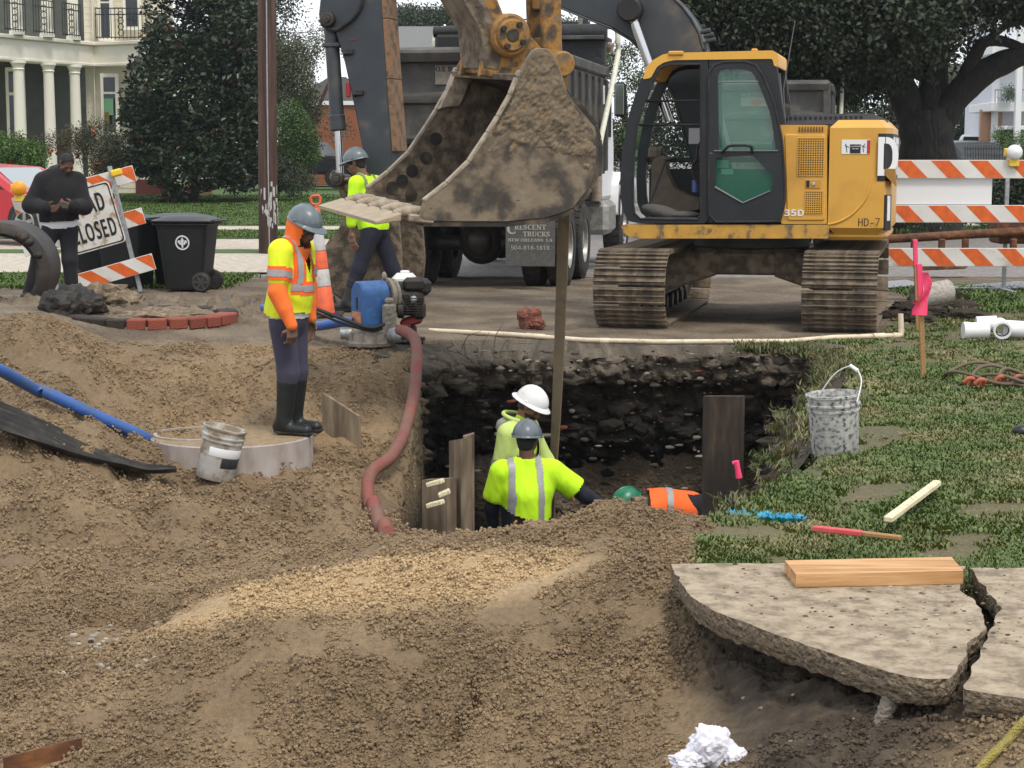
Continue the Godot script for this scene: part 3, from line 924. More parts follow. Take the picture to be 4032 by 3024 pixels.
func ground_at(x: float, z: float) -> float:   # the height of the finished surface
	var h := base_at(x, z)
	var l := looseness(x, z)
	var b := broad.get_noise_2d(x, z)
	for q in heaps:
		if absf(x - q[0].x) > q[1] * 2.0:
			continue
		var e := Vector2((x - q[0].x) / q[1], (z - q[0].z) / q[2]).length_squared()
		if e < 4.0:
			h += 1.5 * q[3] * exp(-e * 1.6)
	var rough := clampf(0.55 + 1.5 * broad.get_noise_2d(x * 1.9 + 70.0, z * 1.9), 0.08, 1.0)
	h += l * (0.022 * b + 0.035 * lump.get_noise_2d(x, z) * (0.6 + b) + 0.010 * grit.get_noise_2d(x, z))
	if x < -2.0 and z < -16.9 and z > -21.5:
		h += 0.22 * maxf(0.0, lump.get_noise_2d(x * 0.6, z * 0.6 + 4.0) + 0.1) * smoothstep(-16.9, -17.8, z) * smoothstep(-21.5, -20.0, z)
	if l > 0.5:
		var far := smoothstep(-9.2, -10.6, z) * smoothstep(-15.6, -15.0, z)
		if far > 0.0:
			h -= far * 0.11 * (clods.get_noise_2d(x * 0.4 + 5.0, z * 0.4) + 0.6)
		h += rough * (-0.05 * (1.0 + 1.6 * far) * (clods.get_noise_2d(x, z) + 0.6) - 0.030 * (crumble.get_noise_2d(x, z) + 0.6))
	if x > -1.2 and z < -7.0:
		var p := Vector2(x, z)
		if Geometry2D.is_point_in_polygon(p, pit_out):
			var d := edge_distance(p, pit_out)
			h = lerpf(h, -2.15 + 0.06 * lump.get_noise_2d(x, z), smoothstep(0.0, 0.22, d))
	return h


func soil_tint(x: float, z: float, h: float, in_grass: bool) -> Color:
	var b := broad.get_noise_2d(x * 1.3 + 40.0, z * 1.3) * 0.5 + 0.5
	var g := grit.get_noise_2d(x * 0.7, z * 0.7) * 0.5 + 0.5
	var damp := Color(0.20, 0.138, 0.078)
	var dry := Color(0.47, 0.335, 0.185)
	var mud := Color(0.15, 0.11, 0.075)
	if in_grass:
		return Color(0.19, 0.15, 0.085).lerp(Color(0.12, 0.125, 0.055), b)
	if z < -15.9:
		return mud.lerp(Color(0.27, 0.215, 0.15), clampf(b * 2.2 - 0.7, 0, 1)).lerp(Color(0.05, 0.038, 0.028), clampf(g * 2.6 - 1.5 - b * 0.4, 0, 1))
	var c := damp.lerp(Color(0.29, 0.205, 0.118), clampf(b * 1.5 - 0.3, 0, 1))
	c = c.lerp(Color(0.12, 0.088, 0.056), clampf(g * 2.2 - 1.45, 0.0, 0.8))
	var flat := clampf(1.0 - Vector2(x + 0.62, (z + 7.75) * 1.0).length() / 1.15, 0, 1) * clampf(1.0 - absf(z + 7.75) / 0.55, 0, 1)
	c = c.lerp(dry, smoothstep(0.02, 0.3, flat + 0.25 * (g - 0.5) * flat) * 0.95)
	var bank := clampf(1.0 - Vector2((x + 1.4) * 0.9, z + 14.4).length() / 2.2, 0, 1)
	c = c.lerp(Color(0.36, 0.25, 0.14), bank * clampf(b * 1.6 - 0.25, 0, 1))
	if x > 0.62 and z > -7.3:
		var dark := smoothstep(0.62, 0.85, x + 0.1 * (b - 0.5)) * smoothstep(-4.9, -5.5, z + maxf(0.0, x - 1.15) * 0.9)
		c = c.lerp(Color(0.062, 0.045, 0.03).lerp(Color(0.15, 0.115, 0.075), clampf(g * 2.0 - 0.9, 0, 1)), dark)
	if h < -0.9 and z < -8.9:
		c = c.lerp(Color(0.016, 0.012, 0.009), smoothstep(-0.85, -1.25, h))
	return c


func build_ground() -> void:
	lump.seed = 5
	lump.frequency = 3.6
	lump.fractal_octaves = 4
	lump.fractal_gain = 0.6
	grit.seed = 6
	grit.frequency = 11.0
	grit.fractal_octaves = 4
	broad.seed = 7
	broad.frequency = 0.8
	broad.fractal_octaves = 3
	for q in [[clods, 7.5, 0.09], [crumble, 19.0, 0.04]]:
		q[0].seed = 8
		q[0].noise_type = FastNoiseLite.TYPE_CELLULAR
		q[0].frequency = q[1]
		q[0].cellular_return_type = FastNoiseLite.RETURN_DISTANCE
		q[0].fractal_type = FastNoiseLite.FRACTAL_NONE
		q[0].domain_warp_enabled = true
		q[0].domain_warp_amplitude = q[2]
		q[0].domain_warp_frequency = q[1] * 0.6
	pit_line = flat2([Vector3(0.958,0,-8.32),Vector3(1.107,0,-8.8),Vector3(1.38,0,-9.31),Vector3(1.619,0,-9.82),Vector3(1.888,0,-10.84),Vector3(2.348,0,-12.47),Vector3(2.976,0,-15.67),Vector3(2.302,0,-15.67),Vector3(1.126,0,-15.76),Vector3(0.07,0,-15.76),Vector3(-0.7,0,-15.67), Vector3(-0.673,-0.497,-13.6),Vector3(-0.681,-0.684,-13),Vector3(-0.647,-0.854,-12.3),Vector3(-0.482,-0.792,-11.2), Vector3(-0.36, 0, -10.1), Vector3(0.3, 0, -9.6), Vector3(0.62, 0, -9.2), Vector3(0.85, 0, -8.8)])
	for q in pit_line:
		pit_out.append(q + Vector2(-0.16 if q.x < -0.2 else 0.05 if q.x > 1.1 else 0.0, -0.3 if q.y < -15.0 else 0.0))
	grass_line = flat2(pw([0.641,0,-7.062,0.731,0,-7.242,0.929,0,-8.22,1.107,0,-8.8,1.38,0,-9.31,1.619,0,-9.82,1.888,0,-10.84,2.348,0,-12.47,2.915,0,-15.67,2.327,0,-15.84,2.513,0,-16.19,3.145,0,-16.19,3.495,0,-16.84,3.905,0,-18.53,4.412,0,-20.32,5.039,0,-22.48,5.606,0,-24.12,8.96,0,-24.12,2.965,0,-7.08]))
	for q in smooth_path([Vector3(-0.146,-0.389,-6.9), Vector3(-0.156,-0.434,-6.82), Vector3(-0.147,-0.467,-6.77), Vector3(-0.133,-0.498,-6.73), Vector3(-0.15,-0.533,-6.68), Vector3(-0.194,-0.556,-6.64), Vector3(-0.216,-0.589,-6.6), Vector3(-0.2,-0.627,-6.55)], 5):
		heaps.append([q, 0.016, 0.016, -0.035])
	fit_ground()
	var xs := PackedFloat32Array()
	var x := GX0
	while x < GX1:
		xs.append(x)
		x += 0.02 if x > -3.0 and x < 2.2 else 0.04 if x > -5.0 and x < 5.0 else 0.1
	xs.append(GX1)
	var ds := PackedFloat32Array()
	var d := GD0
	while d < GD1:
		ds.append(d)
		d += (0.013 if d > 6.1 and d < 9.0 else 0.024 if d > 5.0 and d < 12 else 0.045 if d < 18.0 else 0.09)
	ds.append(GD1)
	var v := PackedVector3Array()
	var c := PackedColorArray()
	var w := xs.size()
	v.resize(w * ds.size())
	c.resize(w * ds.size())
	for j in ds.size():
		for i in w:
			var h := ground_at(xs[i], -ds[j])
			if i == 0 or j == ds.size() - 1 or i == w - 1:
				h = minf(h, -0.02)
			v[j * w + i] = Vector3(xs[i], h, -ds[j])
			var wob := 0.1 * lump.get_noise_2d(xs[i] * 2, ds[j] * 2)
			c[j * w + i] = soil_tint(xs[i], -ds[j], h, xs[i] > 0.6 and Geometry2D.is_point_in_polygon(Vector2(xs[i] + wob, -ds[j] + wob), grass_line))
	var nrm := PackedVector3Array()
	nrm.resize(v.size())
	var ids := PackedInt32Array()
	for j in ds.size():
		for i in w:
			var a := v[j * w + mini(i + 1, w - 1)] - v[j * w + maxi(i - 1, 0)]
			var b := v[mini(j + 1, ds.size() - 1) * w + i] - v[maxi(j - 1, 0) * w + i]
			nrm[j * w + i] = a.cross(b).normalized()
			if i < w - 1 and j < ds.size() - 1:
				var q := j * w + i
				ids.append_array([q, q + w, q + 1, q + 1, q + w, q + w + 1])
	var arr := []
	arr.resize(Mesh.ARRAY_MAX)
	arr[Mesh.ARRAY_VERTEX] = v
	arr[Mesh.ARRAY_NORMAL] = nrm
	arr[Mesh.ARRAY_COLOR] = c
	arr[Mesh.ARRAY_INDEX] = ids
	var am := ArrayMesh.new()
	am.add_surface_from_arrays(Mesh.PRIMITIVE_TRIANGLES, arr)
	struct("dug_ground", am, M.soil)
	var far := MB.new()
	var ex := [-700.0, GX0, GX1, 700.0]
	var ez := [20.0, -GD0, -GD1, -800.0]
	for i in 3:
		for j in 3:
			if not (i == 1 and j == 1):
				far.qn(Vector3(ex[i], -0.02, ez[j]), Vector3(ex[i + 1], -0.02, ez[j]), Vector3(ex[i + 1], -0.02, ez[j + 1]), Vector3(ex[i], -0.02, ez[j + 1]), Vector3.UP)
	struct("street", far, M.asphalt)
	var kinds := []
	for g in 2:
		var clod := MB.new()
		for i in 15:
			var r := 0.0018 + 0.0048 * pow(rng.randf(), 2.6)
			var a := rnd(0, TAU)
			var o := 0.046 * sqrt(rng.randf())
			clod.rock(Vector3(cos(a) * o, r * 0.25, sin(a) * o), Vector3(r * rnd(0.9, 1.5), r, r * rnd(0.9, 1.5)), i + g * 20, 1, 0.8)
		kinds.append(clod.mesh())
	var where := [[], []]
	var tints := [[], []]
	for k in 46000:
		var pz := -rnd(5.2, 15.8) if k % 3 else -rnd(6.2, 9.2)
		var px := rnd(-0.32, 0.3) * -pz if k % 3 else rnd(-2.6, 1.0)
		if px > 0.7 and (pz > -7.25 and pz < -5.9 + px * 0.1 or Geometry2D.is_point_in_polygon(Vector2(px, pz), grass_line)):
			continue
		if broad.get_noise_2d(px * 1.9 + 70.0, pz * 1.9) < -0.2 + rnd(-0.15, 0.1):
			continue
		var gh := ground_at(px, pz)
		if gh < -1.2:
			continue
		var tilt_up := Vector3(gh - ground_at(px + 0.03, pz), 0.03, gh - ground_at(px, pz + 0.03)).normalized()
		var b := MB.aim(Vector3.ZERO, tilt_up).basis * Basis(Vector3.UP, rnd(0, TAU))
		var s := rnd(0.7, 1.2) * (1.0 if pz > -9.5 else 1.35)
		where[k % 2].append(Transform3D(b.scaled_local(Vector3(s, s * rnd(0.8, 1.3), s)), Vector3(px, gh, pz)))
		tints[k % 2].append(soil_tint(px, pz, gh, false) * rnd(1.1, 1.45))
	scatter("sand_crumbs", kinds[0], M.crumb, where[0], tints[0])
	scatter("sand_crumbs", kinds[1], M.crumb, where[1], tints[1])
	build_grass()


func tuft_mesh(blades: int, tall: float, wide: float, spread: float, seed: int) -> ArrayMesh:
	var r := RandomNumberGenerator.new()
	r.seed = seed
	var m := MB.new()
	for i in blades:
		var a := r.randf() * TAU
		var o := Vector3(cos(a), 0, sin(a)) * spread * sqrt(r.randf())
		var lean := Vector3(r.randf_range(-1, 1), 0, r.randf_range(-1, 1)) * tall * 0.7
		var side := Vector3(-sin(a), 0, cos(a)) * wide * r.randf_range(0.6, 1.2)
		var h := tall * r.randf_range(0.5, 1.1)
		var mid := o + lean * 0.3 + Vector3(0, h * 0.6, 0)
		var tip := o + lean + Vector3(0, h, 0)
		m.col = Color(1, 1, 1) * r.randf_range(0.7, 1.25)
		var k := Vector3(0, 1, 0) + lean.normalized() * -0.4
		m.tn(o - side * 0.4, o + side * 0.4, mid + side, k, k, k)
		m.tn(o - side * 0.4, mid + side, mid - side, k, k, k)
		m.tn(mid - side, mid + side, tip, k, k, k)
	return m.mesh()


func build_grass() -> void:
	var a := tuft_mesh(16, 0.032, 0.0034, 0.055, 1)
	var b := tuft_mesh(17, 0.020, 0.0085, 0.065, 2)
	var wa := []
	var ta := []
	var wb := []
	var tb := []
	for i in 52000:
		var d := 7.2 + 11.4 * pow(rng.randf(), 1.25)
		var x := rnd(0.6, minf(6.5, 0.6 + d * 0.32))
		var z := -d
		if not Geometry2D.is_point_in_polygon(Vector2(x, z), grass_line):
			continue
		var bare := lump.get_noise_2d(x * 0.33 + 3, z * 0.33) + 0.5 * broad.get_noise_2d(x * 2.0, z * 2.0)
		if bare > 0.17 + rnd(-0.14, 0.14) or edge_distance(Vector2(x, z), pit_line) < rnd(-0.2, 0.03):
			continue
		if x > 3.0 and z < -14.6 and x + z * 0.05 < 4.9 and rng.randf() < 0.75:
			continue
		var s := rnd(0.6, 1.3) * (1.0 if d < 12 else 1.25)
		var t := Transform3D(Basis(Vector3.UP, rnd(0, TAU)).scaled(Vector3(s, s * rnd(0.7, 1.2), s)), Vector3(x, ground_at(x, z) - 0.004, z))
		var dry := clampf(broad.get_noise_2d(x * 1.4 + 11, z * 1.4) * 1.5 + rnd(-0.15, 0.4), 0, 1)
		var tint := Color(0.125, 0.175, 0.055).lerp(Color(0.27, 0.235, 0.115), dry * 0.9) * rnd(0.75, 1.25)
		if rng.randf() < 0.45:
			wa.append(t)
			ta.append(tint)
		else:
			wb.append(t)
			tb.append(tint)
	scatter("grass", a, M.leaf, wa, ta)
	scatter("weeds", b, M.leaf, wb, tb)


func build_pit() -> void:
	var nz := FastNoiseLite.new()
	nz.seed = 31
	nz.frequency = 2.4
	nz.fractal_octaves = 5
	nz.fractal_gain = 0.58
	var line := []
	for p in smooth_path([Vector3(-0.72, 0, -11.2), Vector3(-0.8, 0, -12.4), Vector3(-0.8, 0, -13.4), Vector3(-0.76, 0, -14.6), Vector3(-0.72, 0, -15.55), Vector3(-0.2, 0, -15.78), Vector3(0.6, 0, -15.72), Vector3(1.4, 0, -15.78), Vector3(2.2, 0, -15.7), Vector3(2.55, 0, -15.55), Vector3(2.72, 0, -15.0), Vector3(2.5, 0, -14.0), Vector3(2.28, 0, -13.2), Vector3(1.95, 0, -12.0), Vector3(1.72, 0, -11.0), Vector3(1.5, 0, -10.0), Vector3(1.2, 0, -9.1), Vector3(0.98, 0, -8.6)], 26):
		line.append(p)
	var rows := 62
	var m := MB.new()
	var pts := []
	var cols := []
	for i in line.size():
		var p: Vector3 = line[i]
		var t: Vector3 = (line[mini(i + 1, line.size() - 1)] - line[maxi(i - 1, 0)]).normalized()
		var inward := Vector3(-t.z, 0, t.x)
		if inward.dot(Vector3(0.8, 0, -12.5) - p) < 0:
			inward = -inward
		var back := smoothstep(-15.2, -15.6, p.z)
		var right := smoothstep(1.2, 2.2, p.x) * (1.0 - back)
		var row := []
		var crow := []
		for j in rows:
			var s := float(j) / (rows - 1)
			var y := 0.0 - s * 2.25
			var rim_y := base_at(p.x, p.z)
			var off := -0.03 + 0.22 * nz.get_noise_3d(p.x * 1.1, y * 1.5, p.z * 1.1) + 0.11 * nz.get_noise_3d(p.x * 3.4, y * 4.2, p.z * 3.4 + 50.0)
			var crust := 0.30 + 0.10 * nz.get_noise_2d(p.x * 1.5, 9.0)
			off += back * (0.16 * smoothstep(0.0, 0.06, -y) * (1.0 - smoothstep(crust, crust + 0.1, -y)) - 0.25 * smoothstep(0.8, 1.2, -y) * (1.0 - smoothstep(1.6, 2.2, -y)))
			off += right * (0.12 + 0.55 * smoothstep(0.25, 1.6, -y))
			if p.x < 0.0 and p.z > -15.2:
				off = off * 0.3 + 0.12 * smoothstep(0.9, 2.0, -y)
			var q := p + inward * off + Vector3(0, rim_y + y * (2.2 + rim_y) / 2.25 + 0.02 * nz.get_noise_3d(p.x * 6, y * 6, p.z * 6), 0)
			if j == 0:
				q = p - inward * (0.16 if right > 0.3 or p.z > -15.0 else 0.42)
				q.y = base_at(q.x, q.z) + 0.012
			elif j == 1:
				q = p - inward * 0.1 + Vector3(0, base_at(p.x, p.z) - 0.01, 0)
			row.append(q)
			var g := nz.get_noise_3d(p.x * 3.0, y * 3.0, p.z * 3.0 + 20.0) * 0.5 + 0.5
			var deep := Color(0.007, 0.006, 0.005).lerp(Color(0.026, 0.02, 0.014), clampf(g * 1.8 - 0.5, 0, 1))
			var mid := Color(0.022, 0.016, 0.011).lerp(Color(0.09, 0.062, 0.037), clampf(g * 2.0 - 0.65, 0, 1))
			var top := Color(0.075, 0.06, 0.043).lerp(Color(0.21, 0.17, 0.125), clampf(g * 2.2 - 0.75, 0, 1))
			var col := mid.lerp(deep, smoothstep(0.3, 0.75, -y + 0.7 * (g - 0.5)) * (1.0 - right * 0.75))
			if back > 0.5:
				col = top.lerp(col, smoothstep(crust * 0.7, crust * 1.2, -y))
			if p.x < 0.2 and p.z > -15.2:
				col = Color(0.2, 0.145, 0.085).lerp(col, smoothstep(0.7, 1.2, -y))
			crow.append(col)
		pts.append(row)
		cols.append(crow)
	var nn := []
	for i in line.size():
		var row := []
		for j in rows:
			var du: Vector3 = pts[mini(i + 1, line.size() - 1)][j] - pts[maxi(i - 1, 0)][j]
			var dv: Vector3 = pts[i][mini(j + 1, rows - 1)] - pts[i][maxi(j - 1, 0)]
			row.append(du.cross(dv).normalized())
		nn.append(row)
	for i in line.size() - 1:
		for j in rows - 1:
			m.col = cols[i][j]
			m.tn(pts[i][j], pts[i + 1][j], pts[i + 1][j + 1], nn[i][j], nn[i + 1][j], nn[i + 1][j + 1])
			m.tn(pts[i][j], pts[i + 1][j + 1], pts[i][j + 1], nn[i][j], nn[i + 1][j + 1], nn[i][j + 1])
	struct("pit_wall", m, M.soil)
	var lp := MB.new()
	lp.rock(Vector3.ZERO, Vector3.ONE, 19, 2, 0.7)
	var lw := []
	var lt := []
	for k in 2600:
		var i := rng.randi() % line.size()
		var j := 3 + rng.randi() % (rows - 4)
		if line[i].x < 0.0 and line[i].z > -15.0:
			continue
		var r := rnd(0.015, 0.03) + 0.055 * pow(rng.randf(), 3.0)
		lw.append(Transform3D(Basis.from_euler(Vector3(rnd(0, 6), rnd(0, 6), rnd(0, 6))).scaled(Vector3(r * rnd(1, 1.8), r * rnd(0.6, 1), r)), pts[i][j]))
		lt.append(cols[i][j] * rnd(0.9, 1.7))
	scatter("soil_lumps", lp.mesh(), M.crumb, lw, lt)
	var hang := tuft_mesh(18, 0.06, 0.006, 0.06, 12)
	lw = []
	lt = []
	for k in 1500:
		var i := rng.randi() % line.size()
		var p: Vector3 = line[i]
		if p.x < 1.0 or p.z > -14.2 and k % 6 or p.x < 2.0 and p.z < -14.5:
			continue
		var q := p + Vector3(rnd(-0.16, 0.12), 0, rnd(-0.1, 0.1))
		q.y = base_at(q.x, q.z) - rnd(0.0, 0.05)
		lw.append(Transform3D(Basis.from_euler(Vector3(rnd(-0.3, 0.5), rnd(0, 6), rnd(0.0, 1.3))), q))
		lt.append(Color(0.10, 0.15, 0.045).lerp(Color(0.22, 0.18, 0.09), rng.randf()) * rnd(0.7, 1.2))
	scatter("hanging_grass", hang, M.leaf, lw, lt)
	var st := MB.new()
	st.rock(Vector3.ZERO, Vector3.ONE, 9, 1, 0.45)
	var where := []
	var tints := []
	for i in 800:
		var x := rnd(-0.75, 2.75)
		var y := -0.02 - 0.34 * rng.randf() if i < 330 else -rnd(0.3, 1.6)
		var r := 0.006 + 0.022 * pow(rng.randf(), 4.0)
		where.append(Transform3D(Basis.from_euler(Vector3(rnd(0, 6), rnd(0, 6), rnd(0, 6))).scaled(Vector3(r * rnd(1, 2.2), r * rnd(0.6, 1), r)), Vector3(x, y, -15.72 + (0.14 if y > -0.3 else 0.02) + rnd(-0.02, 0.06))))
		var k := rng.randf()
		tints.append(Color(0.5, 0.45, 0.38) * rnd(0.5, 1.1) if k < 0.22 else Color(0.34, 0.09, 0.05) * rnd(0.6, 1.1) if k < 0.27 else Color(0.12, 0.095, 0.07) * rnd(0.4, 1.3))
	scatter("rubble", st.mesh(), M.crumb, where, tints)
func hard_hat(parent: Node, at: Vector3, b: Basis, m: Material, full := false) -> void:   # b: right, up and backward of the head
	var d := MB.new()
	d.xf = Transform3D(b, at)
	d.ell(Vector3(0, -0.012, 0), Vector3(0.113, 0.125, 0.142), Basis(), 24, 9, 0.0)
	d.ell(Vector3(0, -0.006, 0.0), Vector3(0.024, 0.129, 0.139), Basis(), 12, 9, 0.05)
	var n := 30
	for k in n:
		var p := []
		for s in 2:
			var a := TAU * (k + s) / n
			var f := maxf(0.0, cos(a))
			var out := 0.034 if full else 0.006 + 0.052 * pow(f, 2.2)
			var dir := Vector3(sin(a), 0, -cos(a))
			var q0 := dir * Vector3(0.112, 0, 0.141) + Vector3(0, -0.010, 0)
			var q1 := dir * Vector3(0.112 + out, 0, 0.141 + out) + Vector3(0, -0.022 - (0.016 if full else 0.012) * f, 0)
			p.append([q0, q1])
		d.quad(p[0][0], p[1][0], p[1][1], p[0][1])
		d.quad(p[0][0] + Vector3(0, -0.012, 0), p[1][0] + Vector3(0, -0.012, 0), p[1][1] + Vector3(0, -0.005, 0), p[0][1] + Vector3(0, -0.005, 0))
		d.quad(p[0][1], p[1][1], p[1][1] + Vector3(0, -0.005, 0), p[0][1] + Vector3(0, -0.005, 0))
	for s in [-1.0, 1.0]:
		d.box(Vector3(s * 0.114, -0.004, 0.01), Vector3(0.012, 0.018, 0.03), 0.004)
	part("hard_hat", d, m, parent)


func look(fwd: Vector3, up_hint := Vector3.UP) -> Basis:   # right, up, backward
	var f := fwd.normalized()
	var r := f.cross(up_hint).normalized()
	return Basis(r, r.cross(f), -f)


func head_on(mb: MB, at: Vector3, b: Basis, neck: Vector3) -> void:
	var fl := Flesh.new(at - Vector3.ONE * 0.19, at + Vector3.ONE * 0.17, 0.0075, 0.007)
	var w := func(x: float, y: float, z: float) -> Vector3: return at + b * Vector3(x, y, -z)
	fl.ell(w.call(0, 0.025, -0.012), Vector3(0.074, 0.088, 0.094), b)
	fl.ell(w.call(0, -0.04, 0.028), Vector3(0.056, 0.072, 0.060), b)
	fl.cap(w.call(0, -0.095, 0.062), w.call(0, -0.088, 0.05), 0.018, 0.024)
	fl.cap(w.call(0, 0.005, 0.083), w.call(0, -0.03, 0.104), 0.009, 0.013)
	fl.cap(w.call(-0.014, -0.034, 0.09), w.call(0.014, -0.034, 0.09), 0.009, 0.009)
	fl.cap(w.call(-0.034, 0.016, 0.077), w.call(0.034, 0.016, 0.077), 0.011, 0.011)
	fl.cap(w.call(-0.016, -0.062, 0.083), w.call(0.016, -0.062, 0.083), 0.008, 0.008)
	fl.cap(w.call(-0.014, -0.072, 0.082), w.call(0.014, -0.072, 0.082), 0.007, 0.007)
	for s in [-1.0, 1.0]:
		fl.cap(w.call(s * 0.077, 0.02, -0.01), w.call(s * 0.073, -0.02, -0.002), 0.015, 0.011, 0.5, b.x)
		fl.cap(w.call(s * 0.045, -0.02, 0.055), w.call(s * 0.05, -0.03, 0.03), 0.018, 0.018)
	fl.cap(at + b * Vector3(0, -0.05, 0.025), neck, 0.054, 0.06)
	fl.skin(mb)


func eyes(parent: Node, at: Vector3, b: Basis) -> void:
	for s in [-1.0, 1.0]:
		var e := MB.new()
		e.ell(at + b * Vector3(s * 0.03, 0.0, -0.078), Vector3(0.014, 0.007, 0.008), b, 10, 6)
		part("eye", e, mat(lin(0.03, 0.022, 0.018), 0.2), parent)


func hand_on(mb: MB, wrist: Vector3, dir: Vector3, palm: Vector3, thumb: Vector3, curl: float) -> void:   # dir runs along the hand, palm points out of the palm, thumb is the side of the thumb
	var c := wrist + dir * 0.09
	var fl := Flesh.new(c - Vector3.ONE * 0.135, c + Vector3.ONE * 0.135, 0.0055, 0.004)
	palm = palm.normalized()
	thumb = (thumb - dir * thumb.dot(dir)).normalized()
	fl.cap(wrist - dir * 0.03, wrist + dir * 0.02, 0.028, 0.027, 0.8, palm)
	for i in 4:
		var off := (1.5 - i) * 0.0205
		var root := wrist + dir * (0.088 - absf(i - 1) * 0.004) + thumb * off
		fl.cap(wrist + dir * 0.02 + thumb * off * 0.7, root, 0.017, 0.0125, 0.85, palm)
		var l: float = [0.043, 0.048, 0.045, 0.035][i]
		var a := curl * 0.7
		var p := root
		for s in 3:
			var q = p + (dir * cos(a) + palm * sin(a)) * l * [1.0, 0.7, 0.55][s]
			fl.cap(p, q, 0.0098 - s * 0.0007, 0.0092 - s * 0.0008)
			p = q
			a += curl * 0.8
	var t0 := wrist + dir * 0.025 + thumb * 0.026 + palm * 0.006
	var t1 := t0 + (thumb * 0.7 + dir * 0.6 + palm * 0.35).normalized() * 0.042
	var t2 := t1 + (dir * 0.85 + palm * (0.3 + curl * 0.4) + thumb * 0.15).normalized() * 0.034
	fl.cap(t0 - thumb * 0.012, t1, 0.015, 0.0115)
	fl.cap(t1, t2, 0.0112, 0.0095)
	fl.skin(mb)


func trunk(fl: Flesh, j: Dictionary, more: float, belly := 0.0) -> void:
	var up: Vector3 = (j.neck - j.pel).normalized()
	var r: Vector3 = (j.shr - j.shl).normalized()
	var f := up.cross(r).normalized()
	var b := Basis(r, up, r.cross(up))
	var half: float = j.shr.distance_to(j.shl) / 2.0
	fl.ell(j.pel + up * 0.02, Vector3(0.165 + more, 0.13 + more, 0.115 + more), b)
	fl.ell(j.pel.lerp(j.neck, 0.34) + f * belly * 0.5, Vector3(0.15 + more, 0.17 + more, 0.108 + more + belly), b)
	fl.ell(j.pel.lerp(j.neck, 0.66), Vector3(half - 0.02 + more, 0.17 + more, 0.112 + more), b)
	fl.cap(j.shl.lerp(j.neck, 0.1), j.shr.lerp(j.neck, 0.1), 0.058 + more * 0.6, 0.058 + more * 0.6)
	fl.cap(j.shl.lerp(j.neck, 0.25), j.neck + up * 0.015, 0.045 + more * 0.5, 0.06 + more * 0.4)
	fl.cap(j.shr.lerp(j.neck, 0.25), j.neck + up * 0.015, 0.045 + more * 0.5, 0.06 + more * 0.4)


func legs(fl: Flesh, j: Dictionary, more: float, to := 1.0) -> void:
	for s in ["l", "r"]:
		var hip: Vector3 = j["hip" + s]
		var knee: Vector3 = j["kn" + s]
		var ank: Vector3 = j["an" + s]
		fl.cap(hip, knee, 0.082 + more, 0.058 + more)
		fl.cap(knee, knee.lerp(ank, to), 0.056 + more, lerpf(0.056, 0.042, to) + more * 1.1)


func arms(fl: Flesh, j: Dictionary, more: float, upper := 1.0, fore := 1.0) -> void:
	for s in ["l", "r"]:
		var sh: Vector3 = j["sh" + s]
		var el: Vector3 = j["el" + s]
		var wr: Vector3 = j["wr" + s]
		fl.cap(sh, sh.lerp(el, upper), 0.055 + more, lerpf(0.055, 0.042, upper) + more)
		if upper >= 1.0 and fore > 0.0:
			fl.cap(el, el.lerp(wr, fore), 0.042 + more, lerpf(0.042, 0.029, fore) + more)


func boots(parent: Node, j: Dictionary, m: Material, tall: float) -> void:
	for s in ["l", "r"]:
		var an: Vector3 = j["an" + s]
		var to: Vector3 = j["to" + s]
		var kn: Vector3 = j["kn" + s]
		var fl := Flesh.new(an.min(to) - Vector3(0.13, 0.12, 0.13), an.max(to) + Vector3(0.13, tall + 0.08, 0.13), 0.011, 0.009)
		var d := (to - an) * Vector3(1, 0, 1)
		d = d.normalized()
		var low := minf(an.y, to.y) - 0.03
		fl.cap(an - d * 0.045 + Vector3(0, -0.025, 0), an + Vector3(0, 0.02, 0), 0.048, 0.056)
		fl.cap(an + d * 0.02 + Vector3(0, -0.035, 0), to, 0.048, 0.044)
		fl.cap(an + Vector3(0, 0.0, 0), an + (kn - an).normalized() * tall, 0.058, 0.078)
		var mb := MB.new()
		var cut := an.y - 0.075
		fl.skin(mb, 0.0, func(p: Vector3) -> bool: return p.y > cut and (p - an).dot((kn - an).normalized()) < tall)
		var sole := MB.new()
		sole.tube([an - d * 0.075 + Vector3(0, -0.06, 0), an - d * 0.04 + Vector3(0, -0.062, 0), an + d * 0.06 + Vector3(0, -0.06, 0), to + d * 0.02 + Vector3(0, to.y * 0.0 - 0.028, 0), to + d * 0.052 + Vector3(0, -0.022, 0)], [0.03, 0.05, 0.042, 0.05, 0.02], 10, true, 0.45)
		var bt := part("boot", mb, m, parent)
		part("sole", sole, M.rubber, bt)


func box_of(j: Dictionary, keys: Array, pad: float) -> Array:
	var lo := Vector3.INF
	var hi := -Vector3.INF
	for k in keys:
		lo = lo.min(j[k])
		hi = hi.max(j[k])
	return [lo - Vector3.ONE * pad, hi + Vector3.ONE * pad]


func body(parent: Node, j: Dictionary, skin: Color, hb: Basis, hands: Array) -> void:   # one skin from head to ankles
	var mb := MB.new()
	var q := box_of(j, ["neck", "pel", "shl", "shr", "ell", "elr", "wrl", "wrr", "anl", "anr", "knl", "knr"], 0.14)
	var fl := Flesh.new(q[0], q[1], 0.02, 0.016)
	trunk(fl, j, -0.02)
	legs(fl, j, -0.014)
	arms(fl, j, -0.008)
	fl.cap(j.neck, j.neck.lerp(j.head, 0.6), 0.05, 0.048)
	fl.skin(mb)
	head_on(mb, j.head, hb, j.neck)
	for h in hands:
		hand_on(mb, h[0], h[1].normalized(), h[2], h[3], h[4])
	var m := mat(skin, 0.55, 0.0, bumpy.vary, 3.0)
	m.subsurf_scatter_enabled = true
	m.subsurf_scatter_strength = 0.1
	var o := part("body", mb, m, parent)
	eyes(o, j.head, hb)


